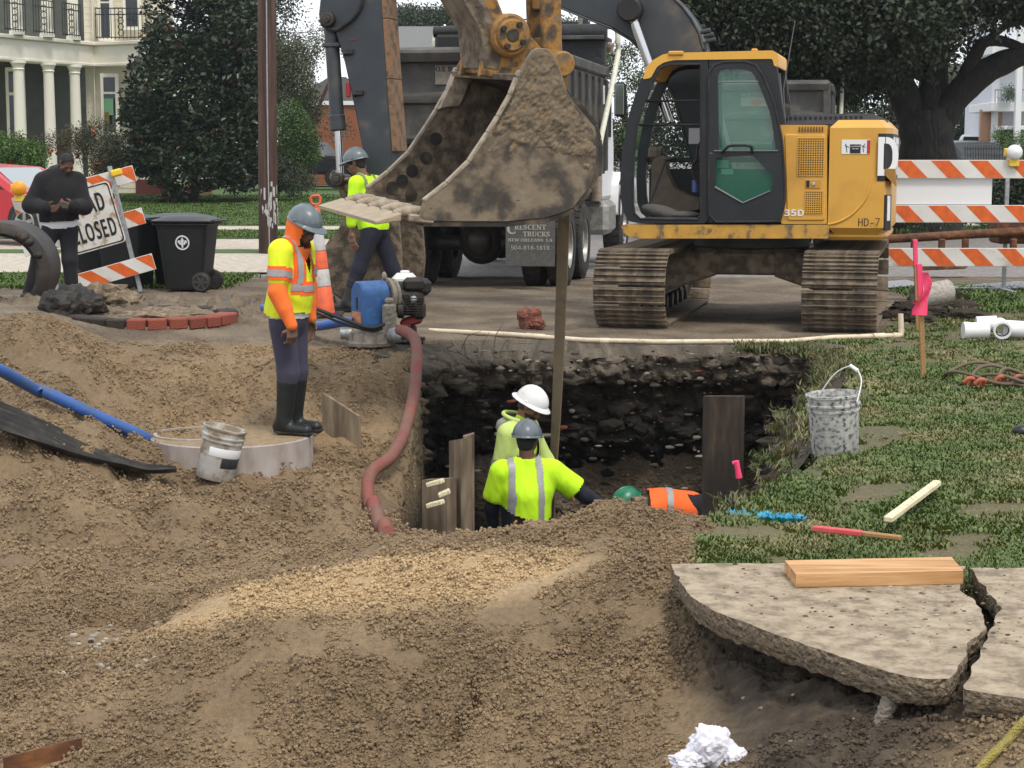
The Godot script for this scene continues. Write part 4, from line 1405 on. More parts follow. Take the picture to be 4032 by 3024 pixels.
func hair(parent: Node, at: Vector3, b: Basis, c: Color, low := 0.0, front := 0.055) -> void:
	var fl := Flesh.new(at - Vector3.ONE * 0.15, at + Vector3.ONE * 0.15, 0.008, 0.007)
	fl.ell(at + b * Vector3(0, 0.027, 0.012), Vector3(0.079, 0.093, 0.099), b)
	fl.ell(at + b * Vector3(0, -0.03, 0.05), Vector3(0.062, 0.06, 0.045), b)
	var mb := MB.new()
	var inv := b.inverse()
	fl.skin(mb, 0.0, func(p: Vector3) -> bool:
		var l := inv * (p - at)
		return l.y > low + maxf(0.0, -l.z) * 1.0 - 0.03 + (0.02 if l.z < -front else 0.0) and l.z > -front - l.y * 0.3)
	part("hair", mb, mat(c, 0.75, 0.0, null, 1.0, bumpy.speck, 0.6), parent)


func cloth(c: Color, rough := 0.9, relief := 1.6) -> StandardMaterial3D:
	var m := mat(c, rough, 0.0, null, 1.6, bumpy.cloth, relief * 0.8)
	m.uv1_scale = Vector3(1.5, 0.7, 1.5)
	m.rim_enabled = true
	m.rim = 0.15
	return m


func pants(parent: Node, j: Dictionary, m: Material, waist: float, more := 0.018, to := 1.0) -> void:
	var q := box_of(j, ["pel", "hipl", "hipr", "knl", "knr", "anl", "anr"], 0.2)
	var fl := Flesh.new(q[0], q[1], 0.015, 0.013)
	var r: Vector3 = (j.hipr - j.hipl).normalized()
	fl.ell(j.pel + Vector3(0, 0.02, 0), Vector3(0.165 + more, 0.15, 0.118 + more), Basis(r, Vector3.UP, r.cross(Vector3.UP)))
	legs(fl, j, more, to)
	var mb := MB.new()
	fl.skin(mb, 0.0, func(p: Vector3) -> bool: return p.y < waist)
	part("trousers", mb, m, parent)


func build_people() -> void:
	hooded_worker()
	striding_worker()
	phone_man()
	white_hat_worker()
	reaching_worker()
	green_hat_worker()


func hooded_worker() -> void:
	var o := thing("person", "worker in orange hood, grey hard hat, yellow vest and black boots on the concrete riser", "person", Vector3(-1.655, -0.395, -13.3))
	var f := Vector3(0.94, 0, 0.34)
	var r := Vector3(-0.34, 0, 0.94)
	var j := {"pel": Vector3(0.0, 0.86, 0), "neck": Vector3(0.045, 1.40, 0.02), "head": Vector3(0.125, 1.53, 0.055)}
	j.shl = Vector3(0.03, 1.36, 0) - r * 0.185
	j.shr = Vector3(0.03, 1.36, 0) + r * 0.185
	j.hipl = j.pel - r * 0.09 - Vector3(0, 0.06, 0)
	j.hipr = j.pel + r * 0.09 - Vector3(0, 0.06, 0)
	j.knl = Vector3(0.05, 0.46, -0.07)
	j.knr = Vector3(0.0, 0.46, 0.09)
	j.anl = Vector3(0.02, 0.085, -0.09)
	j.anr = Vector3(-0.035, 0.085, 0.09)
	j.tol = j.anl + f * 0.17 + Vector3(0.01, -0.045, 0)
	j.tor = j.anr + f * 0.17 + Vector3(0.01, -0.045, 0)
	j.elr = Vector3(-0.05, 1.07, 0.24)
	j.wrr = Vector3(0.055, 0.83, 0.27)
	j.ell = Vector3(0.12, 1.08, -0.25)
	j.wrl = Vector3(0.14, 0.84, -0.2)
	var hb := look(Vector3(0.72, -0.52, 0.46))
	body(o, j, lin(0.16, 0.085, 0.055), hb, [[j.wrr, Vector3(0.02, -1, 0.02), Vector3(-0.5, 0, -0.8), Vector3(-0.8, 0, 0.5), 0.75], [j.wrl, Vector3(0.0, -1, 0.05), Vector3(-0.3, 0, 0.9), Vector3(0.9, 0, 0.3), 0.5]])
	pants(o, j, cloth(lin(0.042, 0.040, 0.066)), 0.86, 0.02, 0.42)
	boots(o, j, mat(lin(0.011, 0.014, 0.014), 0.45, 0.0, bumpy.vary, 1.5, bumpy.cloth, 0.4), 0.31)
	var q := box_of(j, ["pel", "neck", "shl", "shr", "ell", "elr", "wrl", "wrr"], 0.2)
	var fl := Flesh.new(q[0], q[1], 0.014, 0.014)
	trunk(fl, j, 0.012)
	var hem := MB.new()
	fl.skin(hem, 0.0, func(p: Vector3) -> bool: return p.y > 0.80 and p.y < 0.98)
	part("shirt_hem", hem, cloth(lin(0.02, 0.02, 0.022)), o)
	hem = MB.new()
	fl.skin(hem, 0.008, func(p: Vector3) -> bool: return p.y > 0.855 and p.y < 0.98)
	part("shirt_hem", hem, cloth(lin(0.6, 0.64, 0.6)), o)
	fl = Flesh.new(q[0], q[1] + Vector3(0, 0.15, 0), 0.013, 0.012)
	arms(fl, j, 0.014, 1.0, 1.0)
	fl.cap(j.elr, j.elr.lerp(j.wrr, 0.5), 0.062, 0.056)
	fl.cap(j.ell, j.ell.lerp(j.wrl, 0.5), 0.062, 0.056)
	fl.cap(j.neck - Vector3(0, 0.05, 0), j.neck.lerp(j.head, 0.5), 0.115, 0.095)
	fl.ell(j.head + hb * Vector3(0, 0.0, 0.02), Vector3(0.108, 0.125, 0.12), hb)
	fl.cap(j.neck + f * 0.06, j.head + hb * Vector3(0, -0.11, -0.03), 0.07, 0.055)
	var mb := MB.new()
	var inv := hb.inverse()
	var hd: Vector3 = j.head
	fl.skin(mb, 0.0, func(p: Vector3) -> bool:
		var l := inv * (p - hd)
		return not (l.z < -0.055 and l.y > -0.105 and absf(l.x) < 0.075))
	part("hooded_jersey", mb, cloth(lin(0.86, 0.17, 0.025)), o)
	fl = Flesh.new(q[0], q[1], 0.0125, 0.016)
	trunk(fl, j, 0.03, 0.02)
	fl.cap(j.pel + Vector3(-0.02, 0.06, 0), j.pel + Vector3(0.02, 0.3, 0), 0.16, 0.14)
	arms(fl, j, 0.03, 0.68, 0.0)
	var nk: Vector3 = j.neck
	var keep := func(p: Vector3) -> bool:
		if p.y < 0.895 + 0.02 * sin(p.x * 20.0):
			return false
		var e := p - nk
		return Vector2(e.dot(r), (e.y - 0.10) * 0.8).length() > 0.085 and not (e.dot(f) > 0.02 and absf(e.dot(r)) < (e.y + 0.21) * 0.42)
	var shr: Vector3 = j.shr
	var shl: Vector3 = j.shl
	var elr: Vector3 = j.elr
	var on_arm := func(p: Vector3) -> float:   # how far down a sleeve, or -1 on the trunk
		for s in [[shr, elr], [shl, j.ell]]:
			var ax: Vector3 = (s[1] - s[0]).normalized()
			var w: Vector3 = p - s[0]
			if (w - ax * w.dot(ax)).length() < 0.103 and w.dot(ax) > 0.02 and absf((p - nk).dot(r)) > 0.155:
				return w.dot(ax)
		return -1.0
	var band := func(p: Vector3, a: float, b: float) -> bool:   # distance bands: round the waist, round the sleeves, over the shoulders
		var t: float = on_arm.call(p)
		if t >= 0.0:
			return t > a + 0.145 and t < b + 0.145
		var v := p.y + (p - nk).dot(f) * 0.18
		if v > 1.09 + a and v < 1.09 + b:
			return true
		var u := absf((p - nk).dot(r)) - maxf(0.0, 1.3 - p.y) * 0.05
		return p.y > 1.12 and u > 0.075 + a and u < 0.075 + b
	mb = MB.new()
	fl.skin(mb, 0.0, keep)
	var vest := part("vest", mb, cloth(lin(0.72, 0.80, 0.015), 0.8, 2.2), o)
	mb = MB.new()
	fl.skin(mb, 0.004, func(p: Vector3) -> bool: return keep.call(p) and band.call(p, -0.028, 0.075))
	part("orange_band", mb, cloth(lin(0.95, 0.13, 0.02)), vest)
	mb = MB.new()
	fl.skin(mb, 0.008, func(p: Vector3) -> bool: return keep.call(p) and band.call(p, 0.0, 0.047))
	part("reflective_band", mb, mat(lin(0.34, 0.33, 0.33), 0.45, 0.2, null, 1.0, bumpy.cloth, 1.0), vest)
	hard_hat(o, j.head + hb * Vector3(0, 0.06, 0.012), look(Vector3(0.78, -0.35, 0.5)), M.hat_grey)


func striding_worker() -> void:
	var o := thing("person", "worker in yellow shirt, navy trousers and grey hard hat striding left beyond the bucket lip", "person", Vector3(-1.501,0,-19.38))
	var f := Vector3(-0.86, 0, -0.5)
	var r := Vector3(0.5, 0, -0.86)
	var j := {"pel": Vector3(0.03, 0.88, 0), "neck": Vector3(-0.09, 1.42, 0), "head": Vector3(-0.165, 1.58, 0)}
	j.shl = Vector3(-0.06, 1.37, 0) - r * 0.19
	j.shr = Vector3(-0.06, 1.37, 0) + r * 0.19
	j.hipl = j.pel - r * 0.09 - Vector3(0, 0.06, 0)
	j.hipr = j.pel + r * 0.09 - Vector3(0, 0.06, 0)
	j.knl = Vector3(-0.14, 0.46, 0.1)
	j.anl = Vector3(-0.27, 0.09, 0.12)
	j.tol = j.anl + Vector3(-0.15, -0.045, -0.06)
	j.knr = Vector3(0.2, 0.47, -0.1)
	j.anr = Vector3(0.36, 0.13, -0.08)
	j.tor = j.anr + Vector3(-0.12, -0.08, -0.08)
	j.ell = Vector3(-0.2, 1.08, 0.19)
	j.wrl = Vector3(-0.21, 0.84, 0.17)
	j.elr = Vector3(0.04, 1.08, -0.24)
	j.wrr = Vector3(-0.1, 0.85, -0.26)
	var hb := look(Vector3(-0.85, -0.3, -0.25))
	body(o, j, lin(0.25, 0.13, 0.085), hb, [[j.wrl, Vector3(0.1, -1, 0), Vector3(0.9, 0, -0.2), Vector3(-0.6, 0, -0.3), 0.4], [j.wrr, Vector3(0, -1, 0), Vector3(0, 0, 1), Vector3(-1, 0, 0), 0.5]])
	hair(o, j.head, hb, lin(0.015, 0.012, 0.01), -0.05)
	pants(o, j, cloth(lin(0.013, 0.015, 0.028)), 0.93, 0.024, 0.5)
	boots(o, j, mat(lin(0.02, 0.02, 0.019), 0.6), 0.27)
	var q := box_of(j, ["pel", "neck", "shl", "shr", "ell", "elr", "wrl", "wrr"], 0.2)
	var fl := Flesh.new(q[0], q[1], 0.0145, 0.015)
	trunk(fl, j, 0.02)
	fl.cap(j.pel + Vector3(-0.02, 0.06, 0), j.pel + Vector3(-0.06, 0.3, 0), 0.165, 0.15)
	arms(fl, j, 0.02, 1.0, 0.55)
	var mb := MB.new()
	var nk: Vector3 = j.neck
	fl.skin(mb, 0.0, func(p: Vector3) -> bool: return p.y > 0.88 and (p - nk - Vector3(0, 0.07, 0)).length() > 0.09)
	var s := part("shirt", mb, M.hi_vis, o)
	mb = MB.new()
	fl.skin(mb, 0.006, func(p: Vector3) -> bool:
		var u := (p - nk).dot(r)
		return p.y > 1.15 and absf(absf(u) - 0.1) < 0.024)
	part("reflective_band", mb, mat(lin(0.2, 0.25, 0.1), 0.6), s)
	hard_hat(o, j.head + hb * Vector3(0, 0.055, 0.01), look(Vector3(-0.88, -0.22, -0.3)), M.hat_grey)


func phone_man() -> void:
	var o := thing("person", "man in black hooded jacket and dark trousers looking down at his phone", "person", Vector3(-5.21,0,-20.89))
	var r := Vector3(-0.9, 0, 0.43)
	var j := {"pel": Vector3(-0.02, 0.87, 0), "neck": Vector3(0.02, 1.44, 0.02), "head": Vector3(0.10, 1.575, 0.06)}
	j.shl = Vector3(0.0, 1.37, 0) - r * 0.2
	j.shr = Vector3(0.0, 1.37, 0) + r * 0.2
	j.hipl = j.pel - r * 0.1 - Vector3(0, 0.06, 0)
	j.hipr = j.pel + r * 0.1 - Vector3(0, 0.06, 0)
	j.knl = Vector3(0.09, 0.47, 0.04)
	j.anl = Vector3(0.10, 0.09, 0)
	j.tol = j.anl + Vector3(0.1, -0.045, 0.14)
	j.knr = Vector3(-0.26, 0.48, 0.06)
	j.anr = Vector3(-0.40, 0.09, 0.0)
	j.tor = j.anr + Vector3(-0.02, -0.045, 0.17)
	j.elr = Vector3(-0.31, 1.10, 0.16)
	j.wrr = Vector3(-0.08, 1.075, 0.34)
	j.ell = Vector3(0.28, 1.08, 0.05)
	j.wrl = Vector3(0.215, 1.09, 0.28)
	var hb := look(Vector3(0.42, -0.62, 0.66))
	body(o, j, lin(0.17, 0.085, 0.055), hb, [[j.wrr, Vector3(0.95, -0.12, 0.2), Vector3(0.1, 0.5, 0.4), Vector3(0, 1, 0.2), 0.5], [j.wrl, Vector3(-0.8, 0.1, 0.5), Vector3(-0.2, 0.3, -0.4), Vector3(0, 1, 0.1), 0.8]])
	hair(o, j.head, hb, lin(0.008, 0.007, 0.007), 0.02, 0.05)
	var ph := MB.new()
	ph.box(Vector3(0.125, 1.105, 0.37), Vector3(0.075, 0.012, 0.14), 0.004, Basis.from_euler(Vector3(0.5, 0.5, 0)))
	part("phone", ph, M.black, o)
	pants(o, j, cloth(lin(0.010, 0.011, 0.014)), 0.95, 0.03, 1.0)
	boots(o, j, mat(lin(0.012, 0.012, 0.012), 0.7), 0.1)
	var q := box_of(j, ["pel", "neck", "shl", "shr", "ell", "elr", "wrl", "wrr"], 0.22)
	var fl := Flesh.new(q[0], q[1], 0.0145, 0.015)
	trunk(fl, j, 0.0, 0.0)
	var mb := MB.new()
	fl.skin(mb, 0.04, func(p: Vector3) -> bool: return p.y > 0.83 + p.x * 0.1 and p.y < 0.96)
	part("white_shirt_hem", mb, cloth(lin(0.75, 0.75, 0.8)), o)
	fl = Flesh.new(q[0], q[1], 0.0145, 0.018)
	trunk(fl, j, 0.058, 0.035)
	arms(fl, j, 0.046, 1.0, 0.96)
	fl.cap(j.pel + Vector3(-0.03, 0.12, 0), j.pel + Vector3(0.03, 0.34, 0), 0.2, 0.2)
	fl.cap(j.neck - Vector3(0.12, -0.0, -0.02), j.neck + Vector3(0.03, 0.0, -0.07), 0.07, 0.06)
	fl.cap(j.neck - Vector3(0.10, -0.05, 0.05), j.neck + Vector3(-0.02, 0.08, -0.1), 0.06, 0.055)
	mb = MB.new()
	var hd: Vector3 = j.head
	fl.skin(mb, 0.0, func(p: Vector3) -> bool: return p.y > 0.915 + p.x * 0.06 and (p - hd).length() > 0.105)
	part("hooded_jacket", mb, cloth(lin(0.0075, 0.0075, 0.009), 0.95, 2.5), o)


func white_hat_worker() -> void:
	var o := thing("person", "bearded worker in pale yellow hooded jacket and full brim white hard hat in the pit", "person", Vector3(0.09, -1.98, -14.4))
	var f := Vector3(0.9, 0, 0.4)
	var r := Vector3(-0.4, 0, 0.9)
	var j := {"pel": Vector3(-0.05, 0.9, 0), "neck": Vector3(-0.01, 1.49, 0), "head": Vector3(0.06, 1.635, 0.02)}
	j.shl = Vector3(-0.04, 1.43, 0) - r * 0.2
	j.shr = Vector3(-0.04, 1.43, 0) + r * 0.2
	j.hipl = j.pel - r * 0.09 - Vector3(0, 0.06, 0)
	j.hipr = j.pel + r * 0.09 - Vector3(0, 0.06, 0)
	j.knl = Vector3(0.02, 0.48, -0.1)
	j.knr = Vector3(-0.08, 0.48, 0.1)
	j.anl = Vector3(0.0, 0.09, -0.1)
	j.anr = Vector3(-0.1, 0.09, 0.1)
	j.tol = j.anl + f * 0.17 - Vector3(0, 0.045, 0)
	j.tor = j.anr + f * 0.17 - Vector3(0, 0.045, 0)
	j.elr = Vector3(-0.19, 1.12, 0.17)
	j.wrr = Vector3(0.02, 1.0, 0.28)
	j.ell = Vector3(0.18, 1.14, -0.24)
	j.wrl = Vector3(0.3, 0.98, -0.1)
	var hb := look(Vector3(0.8, -0.5, 0.35))
	body(o, j, lin(0.30, 0.125, 0.08), hb, [[j.wrr, Vector3(0.9, -0.3, 0.1), Vector3(0, -0.8, -0.2), Vector3(0, 0.3, -1), 0.5], [j.wrl, Vector3(0.7, -0.5, 0.4), Vector3(0, -0.8, 0.2), Vector3(0, 0.3, 1), 0.5]])
	hair(o, j.head, hb, lin(0.05, 0.035, 0.028), -0.02)
	var fl := Flesh.new(j.head - Vector3.ONE * 0.16, j.head + Vector3.ONE * 0.16, 0.008, 0.008)
	fl.ell(j.head + hb * Vector3(0, -0.05, -0.03), Vector3(0.064, 0.068, 0.066), hb)
	fl.cap(j.head + hb * Vector3(0, -0.105, -0.055), j.head + hb * Vector3(0, -0.09, -0.05), 0.026, 0.03)
	var inv := hb.inverse()
	var hd: Vector3 = j.head
	var mb := MB.new()
	fl.skin(mb, 0.0, func(p: Vector3) -> bool:
		var l := inv * (p - hd)
		return l.y < -0.045 and l.z < 0.0 or absf(l.x) > 0.05 and l.y < 0.0 and l.z < 0.0)
	part("beard", mb, mat(lin(0.02, 0.016, 0.014), 0.9), o)
	pants(o, j, cloth(lin(0.015, 0.017, 0.03)), 0.93, 0.02)
	boots(o, j, mat(lin(0.012, 0.012, 0.012), 0.6), 0.3)
	var q := box_of(j, ["pel", "neck", "shl", "shr", "ell", "elr", "wrl", "wrr"], 0.2)
	fl = Flesh.new(q[0], q[1], 0.0135, 0.015)
	trunk(fl, j, 0.015)
	var nk: Vector3 = j.neck
	mb = MB.new()
	fl.skin(mb, 0.0, func(p: Vector3) -> bool: return p.y > 0.85 and (p - nk).dot(f) > -0.03)
	part("shirt", mb, M.hi_vis, o)
	fl = Flesh.new(q[0], q[1], 0.0135, 0.016)
	trunk(fl, j, 0.04)
	arms(fl, j, 0.032, 1.0, 0.97)
	fl.cap(j.neck - f * 0.12 + Vector3(0, -0.02, 0) - r * 0.05, j.neck - f * 0.12 + r * 0.06 + Vector3(0, -0.02, 0), 0.075, 0.075)
	mb = MB.new()
	var keep := func(p: Vector3) -> bool:
		var e := p - nk
		return p.y > 0.86 and not (e.dot(f) > 0.04 and absf(e.dot(r)) < 0.05) and (e - Vector3(0, 0.06, 0)).length() > 0.1
	fl.skin(mb, 0.0, keep)
	var jk := part("jacket", mb, cloth(lin(0.56, 0.70, 0.20), 0.85, 2.0), o)
	mb = MB.new()
	var sh: Vector3 = j.shr
	var el: Vector3 = j.elr
	fl.skin(mb, 0.005, func(p: Vector3) -> bool:
		if not keep.call(p):
			return false
		var ax := (el - sh).normalized()
		var w := p - sh
		if (w - ax * w.dot(ax)).length() < 0.11 and w.dot(ax) > 0.1:
			return w.dot(ax) > 0.21 and w.dot(ax) < 0.265
		return absf(p.y - 1.05) < 0.026 or absf(absf((p - nk).dot(r)) - 0.115) < 0.025 and p.y > 1.0)
	part("reflective_band", mb, mat(lin(0.28, 0.28, 0.26), 0.5), jk)
	var rim := MB.new()
	var ring := []
	for k in 15:
		var a := PI * 1.25 * (k / 14.0 - 0.5)
		ring.append(j.neck - f * (0.02 + 0.135 * cos(a)) + r * 0.125 * sin(a) + Vector3(0, 0.05 + 0.035 * cos(a) + 0.0 * sin(a), 0))
	rim.tube(smooth_path(ring, 2), 0.017, 8)
	part("hood_rim", rim, cloth(lin(0.56, 0.70, 0.20)), jk)
	var lining := MB.new()
	lining.ell(j.neck - f * 0.075 + Vector3(0, 0.02, 0), Vector3(0.105, 0.06, 0.085), Basis(r, Vector3.UP, -f), 16, 8)
	part("hood_lining", lining, cloth(lin(0.012, 0.012, 0.012)), jk)
	hard_hat(o, j.head + hb * Vector3(0, 0.055, 0.01), look(Vector3(0.85, -0.42, 0.35)), M.hat_white, true)


func reaching_worker() -> void:
	var o := thing("person", "worker seen from behind in bright yellow T-shirt reaching right over the sand crest", "person", Vector3(0.135, -2.12, -13.5))
	var r := Vector3(0.97, 0, -0.2)
	var j := {"pel": Vector3(-0.02, 0.9, 0.05), "neck": Vector3(-0.02, 1.46, 0.0), "head": Vector3(-0.02, 1.625, -0.03)}
	j.shl = Vector3(-0.02, 1.395, 0) - r * 0.2
	j.shr = Vector3(-0.02, 1.385, 0) + r * 0.205
	j.hipl = j.pel - r * 0.09 - Vector3(0, 0.06, 0)
	j.hipr = j.pel + r * 0.09 - Vector3(0, 0.06, 0)
	j.knl = Vector3(-0.12, 0.48, -0.02)
	j.knr = Vector3(0.1, 0.48, -0.04)
	j.anl = Vector3(-0.13, 0.09, 0.03)
	j.anr = Vector3(0.12, 0.09, 0.02)
	j.tol = j.anl + Vector3(-0.03, -0.045, -0.17)
	j.tor = j.anr + Vector3(0.04, -0.045, -0.17)
	j.ell = Vector3(-0.29, 1.11, -0.02)
	j.wrl = Vector3(-0.27, 0.86, -0.1)
	j.elr = Vector3(0.43, 1.195, -0.06)
	j.wrr = Vector3(0.66, 1.06, -0.12)
	var hb := look(Vector3(0.22, -0.25, -0.95))
	body(o, j, lin(0.20, 0.10, 0.065), hb, [[j.wrl, Vector3(0.1, -1, -0.1), Vector3(1, 0, 0), Vector3(0, 0, -1), 0.4]])
	hair(o, j.head, hb, lin(0.012, 0.011, 0.010), -0.075)
	pants(o, j, cloth(lin(0.015, 0.017, 0.03)), 0.93, 0.02)
	boots(o, j, mat(lin(0.012, 0.012, 0.012), 0.6), 0.3)
	var q := box_of(j, ["pel", "neck", "shl", "shr", "ell", "elr", "wrl", "wrr"], 0.2)
	var fl := Flesh.new(q[0], q[1], 0.0135, 0.012)
	arms(fl, j, 0.012, 1.0, 1.0)
	var mb := MB.new()
	fl.skin(mb)
	part("long_sleeves", mb, cloth(lin(0.011, 0.013, 0.024)), o)
	mb = MB.new()
	hand_on(mb, j.wrr, Vector3(0.9, -0.25, -0.1).normalized(), Vector3(0, -1, 0), Vector3(0, 0.2, -1), 0.7)
	part("glove", mb, cloth(lin(0.55, 0.55, 0.56)), o)
	fl = Flesh.new(q[0], q[1], 0.0125, 0.017)
	trunk(fl, j, 0.03, 0.0)
	fl.cap(j.pel + Vector3(0, 0.04, 0), j.pel + Vector3(0, 0.3, 0), 0.165, 0.165)
	arms(fl, j, 0.03, 0.62, 0.0)
	for s in [["shl", "ell"], ["shr", "elr"]]:
		fl.cap(j[s[0]], j[s[0]].lerp(j[s[1]], 0.66), 0.075, 0.088)
	mb = MB.new()
	var nk: Vector3 = j.neck
	var keep := func(p: Vector3) -> bool:
		return p.y > 0.86 and (p - nk - Vector3(0, 0.085, 0)).length() > 0.088 and (p - j.shr).dot((j.elr - j.shr).normalized()) < 0.225 and (p - j.shl).dot((j.ell - j.shl).normalized()) < 0.225
	fl.skin(mb, 0.0, keep)
	var s := part("shirt", mb, M.hi_vis, o)
	for u in [-0.135, 0.075]:
		mb = MB.new()
		fl.skin(mb, 0.006, func(p: Vector3) -> bool: return keep.call(p) and absf((p - nk).dot(r) - u + maxf(0.0, 1.42 - p.y) * (0.02 if u > 0 else 0.05)) < 0.025)
		part("reflective_band", mb, mat(lin(0.33, 0.33, 0.34), 0.5, 0.1, null, 1.0, bumpy.cloth, 1.2), s)
	hard_hat(o, j.head + hb * Vector3(0, 0.055, 0.01), look(Vector3(0.2, -0.1, -0.98)), M.hat_grey)


func green_hat_worker() -> void:
	var o := thing("person", "worker in green hard hat and orange vest bent low beside the grey metal box", "person", Vector3(1.2, -2.12, -14.75))
	var j := {"pel": Vector3(0.30, 0.86, 0.0), "neck": Vector3(-0.08, 0.92, 0.05), "head": Vector3(-0.235, 0.90, 0.10)}
	j.shl = Vector3(-0.03, 0.90, 0.22)
	j.shr = Vector3(-0.03, 0.92, -0.16)
	j.hipl = Vector3(0.31, 0.78, 0.09)
	j.hipr = Vector3(0.31, 0.78, -0.09)
	j.knl = Vector3(0.14, 0.44, 0.14)
	j.knr = Vector3(0.2, 0.44, -0.12)
	j.anl = Vector3(0.3, 0.09, 0.12)
	j.anr = Vector3(0.36, 0.09, -0.12)
	j.tol = j.anl + Vector3(-0.17, -0.045, 0.02)
	j.tor = j.anr + Vector3(-0.17, -0.045, 0.0)
	j.ell = Vector3(-0.08, 0.64, 0.26)
	j.wrl = Vector3(-0.26, 0.5, 0.22)
	j.elr = Vector3(-0.1, 0.66, -0.2)
	j.wrr = Vector3(-0.28, 0.5, -0.1)
	var hb := look(Vector3(-0.7, -0.7, 0.25))
	body(o, j, lin(0.045, 0.024, 0.017), hb, [[j.wrl, Vector3(-0.6, -0.7, 0), Vector3(0, 0, -1), Vector3(-0.7, 0.6, 0), 0.5], [j.wrr, Vector3(-0.6, -0.7, 0), Vector3(0, 0, 1), Vector3(-0.7, 0.6, 0), 0.5]])
	hair(o, j.head, hb, lin(0.008, 0.007, 0.007), -0.05)
	var fl := Flesh.new(Vector3(-0.45, 0.55, -0.45), Vector3(0.65, 1.3, 0.5), 0.014, 0.015)
	trunk(fl, j, 0.03)
	arms(fl, j, 0.02, 0.5, 0.0)
	var mb := MB.new()
	fl.skin(mb, 0.0, func(p: Vector3) -> bool: return p.x > -0.06 and p.x < 0.36)
	var v := part("vest", mb, cloth(lin(0.95, 0.15, 0.025), 0.85, 2.0), o)
	mb = MB.new()
	fl.skin(mb, 0.006, func(p: Vector3) -> bool: return p.x > 0.08 and p.x < 0.13)
	part("reflective_band", mb, mat(lin(0.35, 0.35, 0.35), 0.5), v)
	pants(o, j, cloth(lin(0.012, 0.013, 0.02)), 1.0, 0.02)
	boots(o, j, mat(lin(0.012, 0.012, 0.012), 0.6), 0.3)
	hard_hat(o, j.head + hb * Vector3(0, 0.055, 0.01), look(Vector3(-0.72, -0.62, 0.3)), M.hat_green)
func pl(a: Array, n := 48) -> Array:
	return MB.resample(a, n)


func round_poly(p: Array, r: float, steps := 4) -> Array:   # corners cut to arcs
	var out := []
	for i in p.size():
		var a: Vector2 = p[(i - 1 + p.size()) % p.size()]
		var b: Vector2 = p[i]
		var c: Vector2 = p[(i + 1) % p.size()]
		var ra = minf(r, minf(a.distance_to(b), b.distance_to(c)) * 0.45)
		var s = b + (a - b).normalized() * ra
		var e = b + (c - b).normalized() * ra
		for k in steps + 1:
			var t := float(k) / steps
			out.append(s.lerp(b, t).lerp(b.lerp(e, t), t))
	return out


func shrink(p: Array, d: float) -> Array:
	return Array(MB.inset(PackedVector2Array(p), d))


func pin(m: MB, p: Vector2, z0: float, z1: float, r: float, sides := 20) -> void:
	m.cyl(Vector3(p.x, p.y, z0), Vector3(p.x, p.y, z1), r, sides, r * 0.12)


func track(o: Node3D, x: float, shoe: ArrayMesh) -> void:
	var loop := []
	var zc := 1.42
	var r := 0.345
	var yc := 0.375
	var count := 42
	var straight := zc * 2.0
	var total := straight * 2.0 + TAU * r
	for i in count:
		var s := total * (i + 0.37) / count
		var t: Transform3D
		if s < straight:
			t = Transform3D(Basis(Vector3.RIGHT, 0.0), Vector3(0, yc + r - 0.012 * sin(PI * s / straight), -zc + s))
		elif s < straight + PI * r:
			var a := (s - straight) / r
			t = Transform3D(Basis(Vector3.RIGHT, a), Vector3(0, yc + cos(a) * r, zc + sin(a) * r))
		elif s < straight * 2.0 + PI * r:
			t = Transform3D(Basis(Vector3.RIGHT, PI), Vector3(0, yc - r, zc - (s - straight - PI * r)))
		else:
			var a := PI + (s - straight * 2.0 - PI * r) / r
			t = Transform3D(Basis(Vector3.RIGHT, a), Vector3(0, yc + cos(a) * r, -zc + sin(a) * r))
		loop.append(t)
	var frame := MB.new()
	frame.box(Vector3(x, yc, 0), Vector3(0.3, 0.34, 2.5), 0.04)
	frame.box(Vector3(x, yc - 0.16, 0), Vector3(0.2, 0.14, 2.7), 0.02)
	frame.cyl(Vector3(x - 0.12, yc, zc), Vector3(x + 0.12, yc, zc), r - 0.05, 24, 0.03)
	frame.cyl(Vector3(x - 0.14, yc, -zc), Vector3(x + 0.14, yc, -zc), r - 0.05, 24, 0.03)
	for k in 7:
		frame.cyl(Vector3(x - 0.17, 0.16, -1.1 + k * 0.366), Vector3(x + 0.17, 0.16, -1.1 + k * 0.366), 0.09, 12, 0.02)
	var tr := part("crawler_track", frame, M.dark_steel, o)
	for t: Transform3D in loop:
		var s := part("track_shoe", shoe, M.mud_steel, tr)
		s.transform = Transform3D(t.basis, t.origin + Vector3(x, 0, 0))


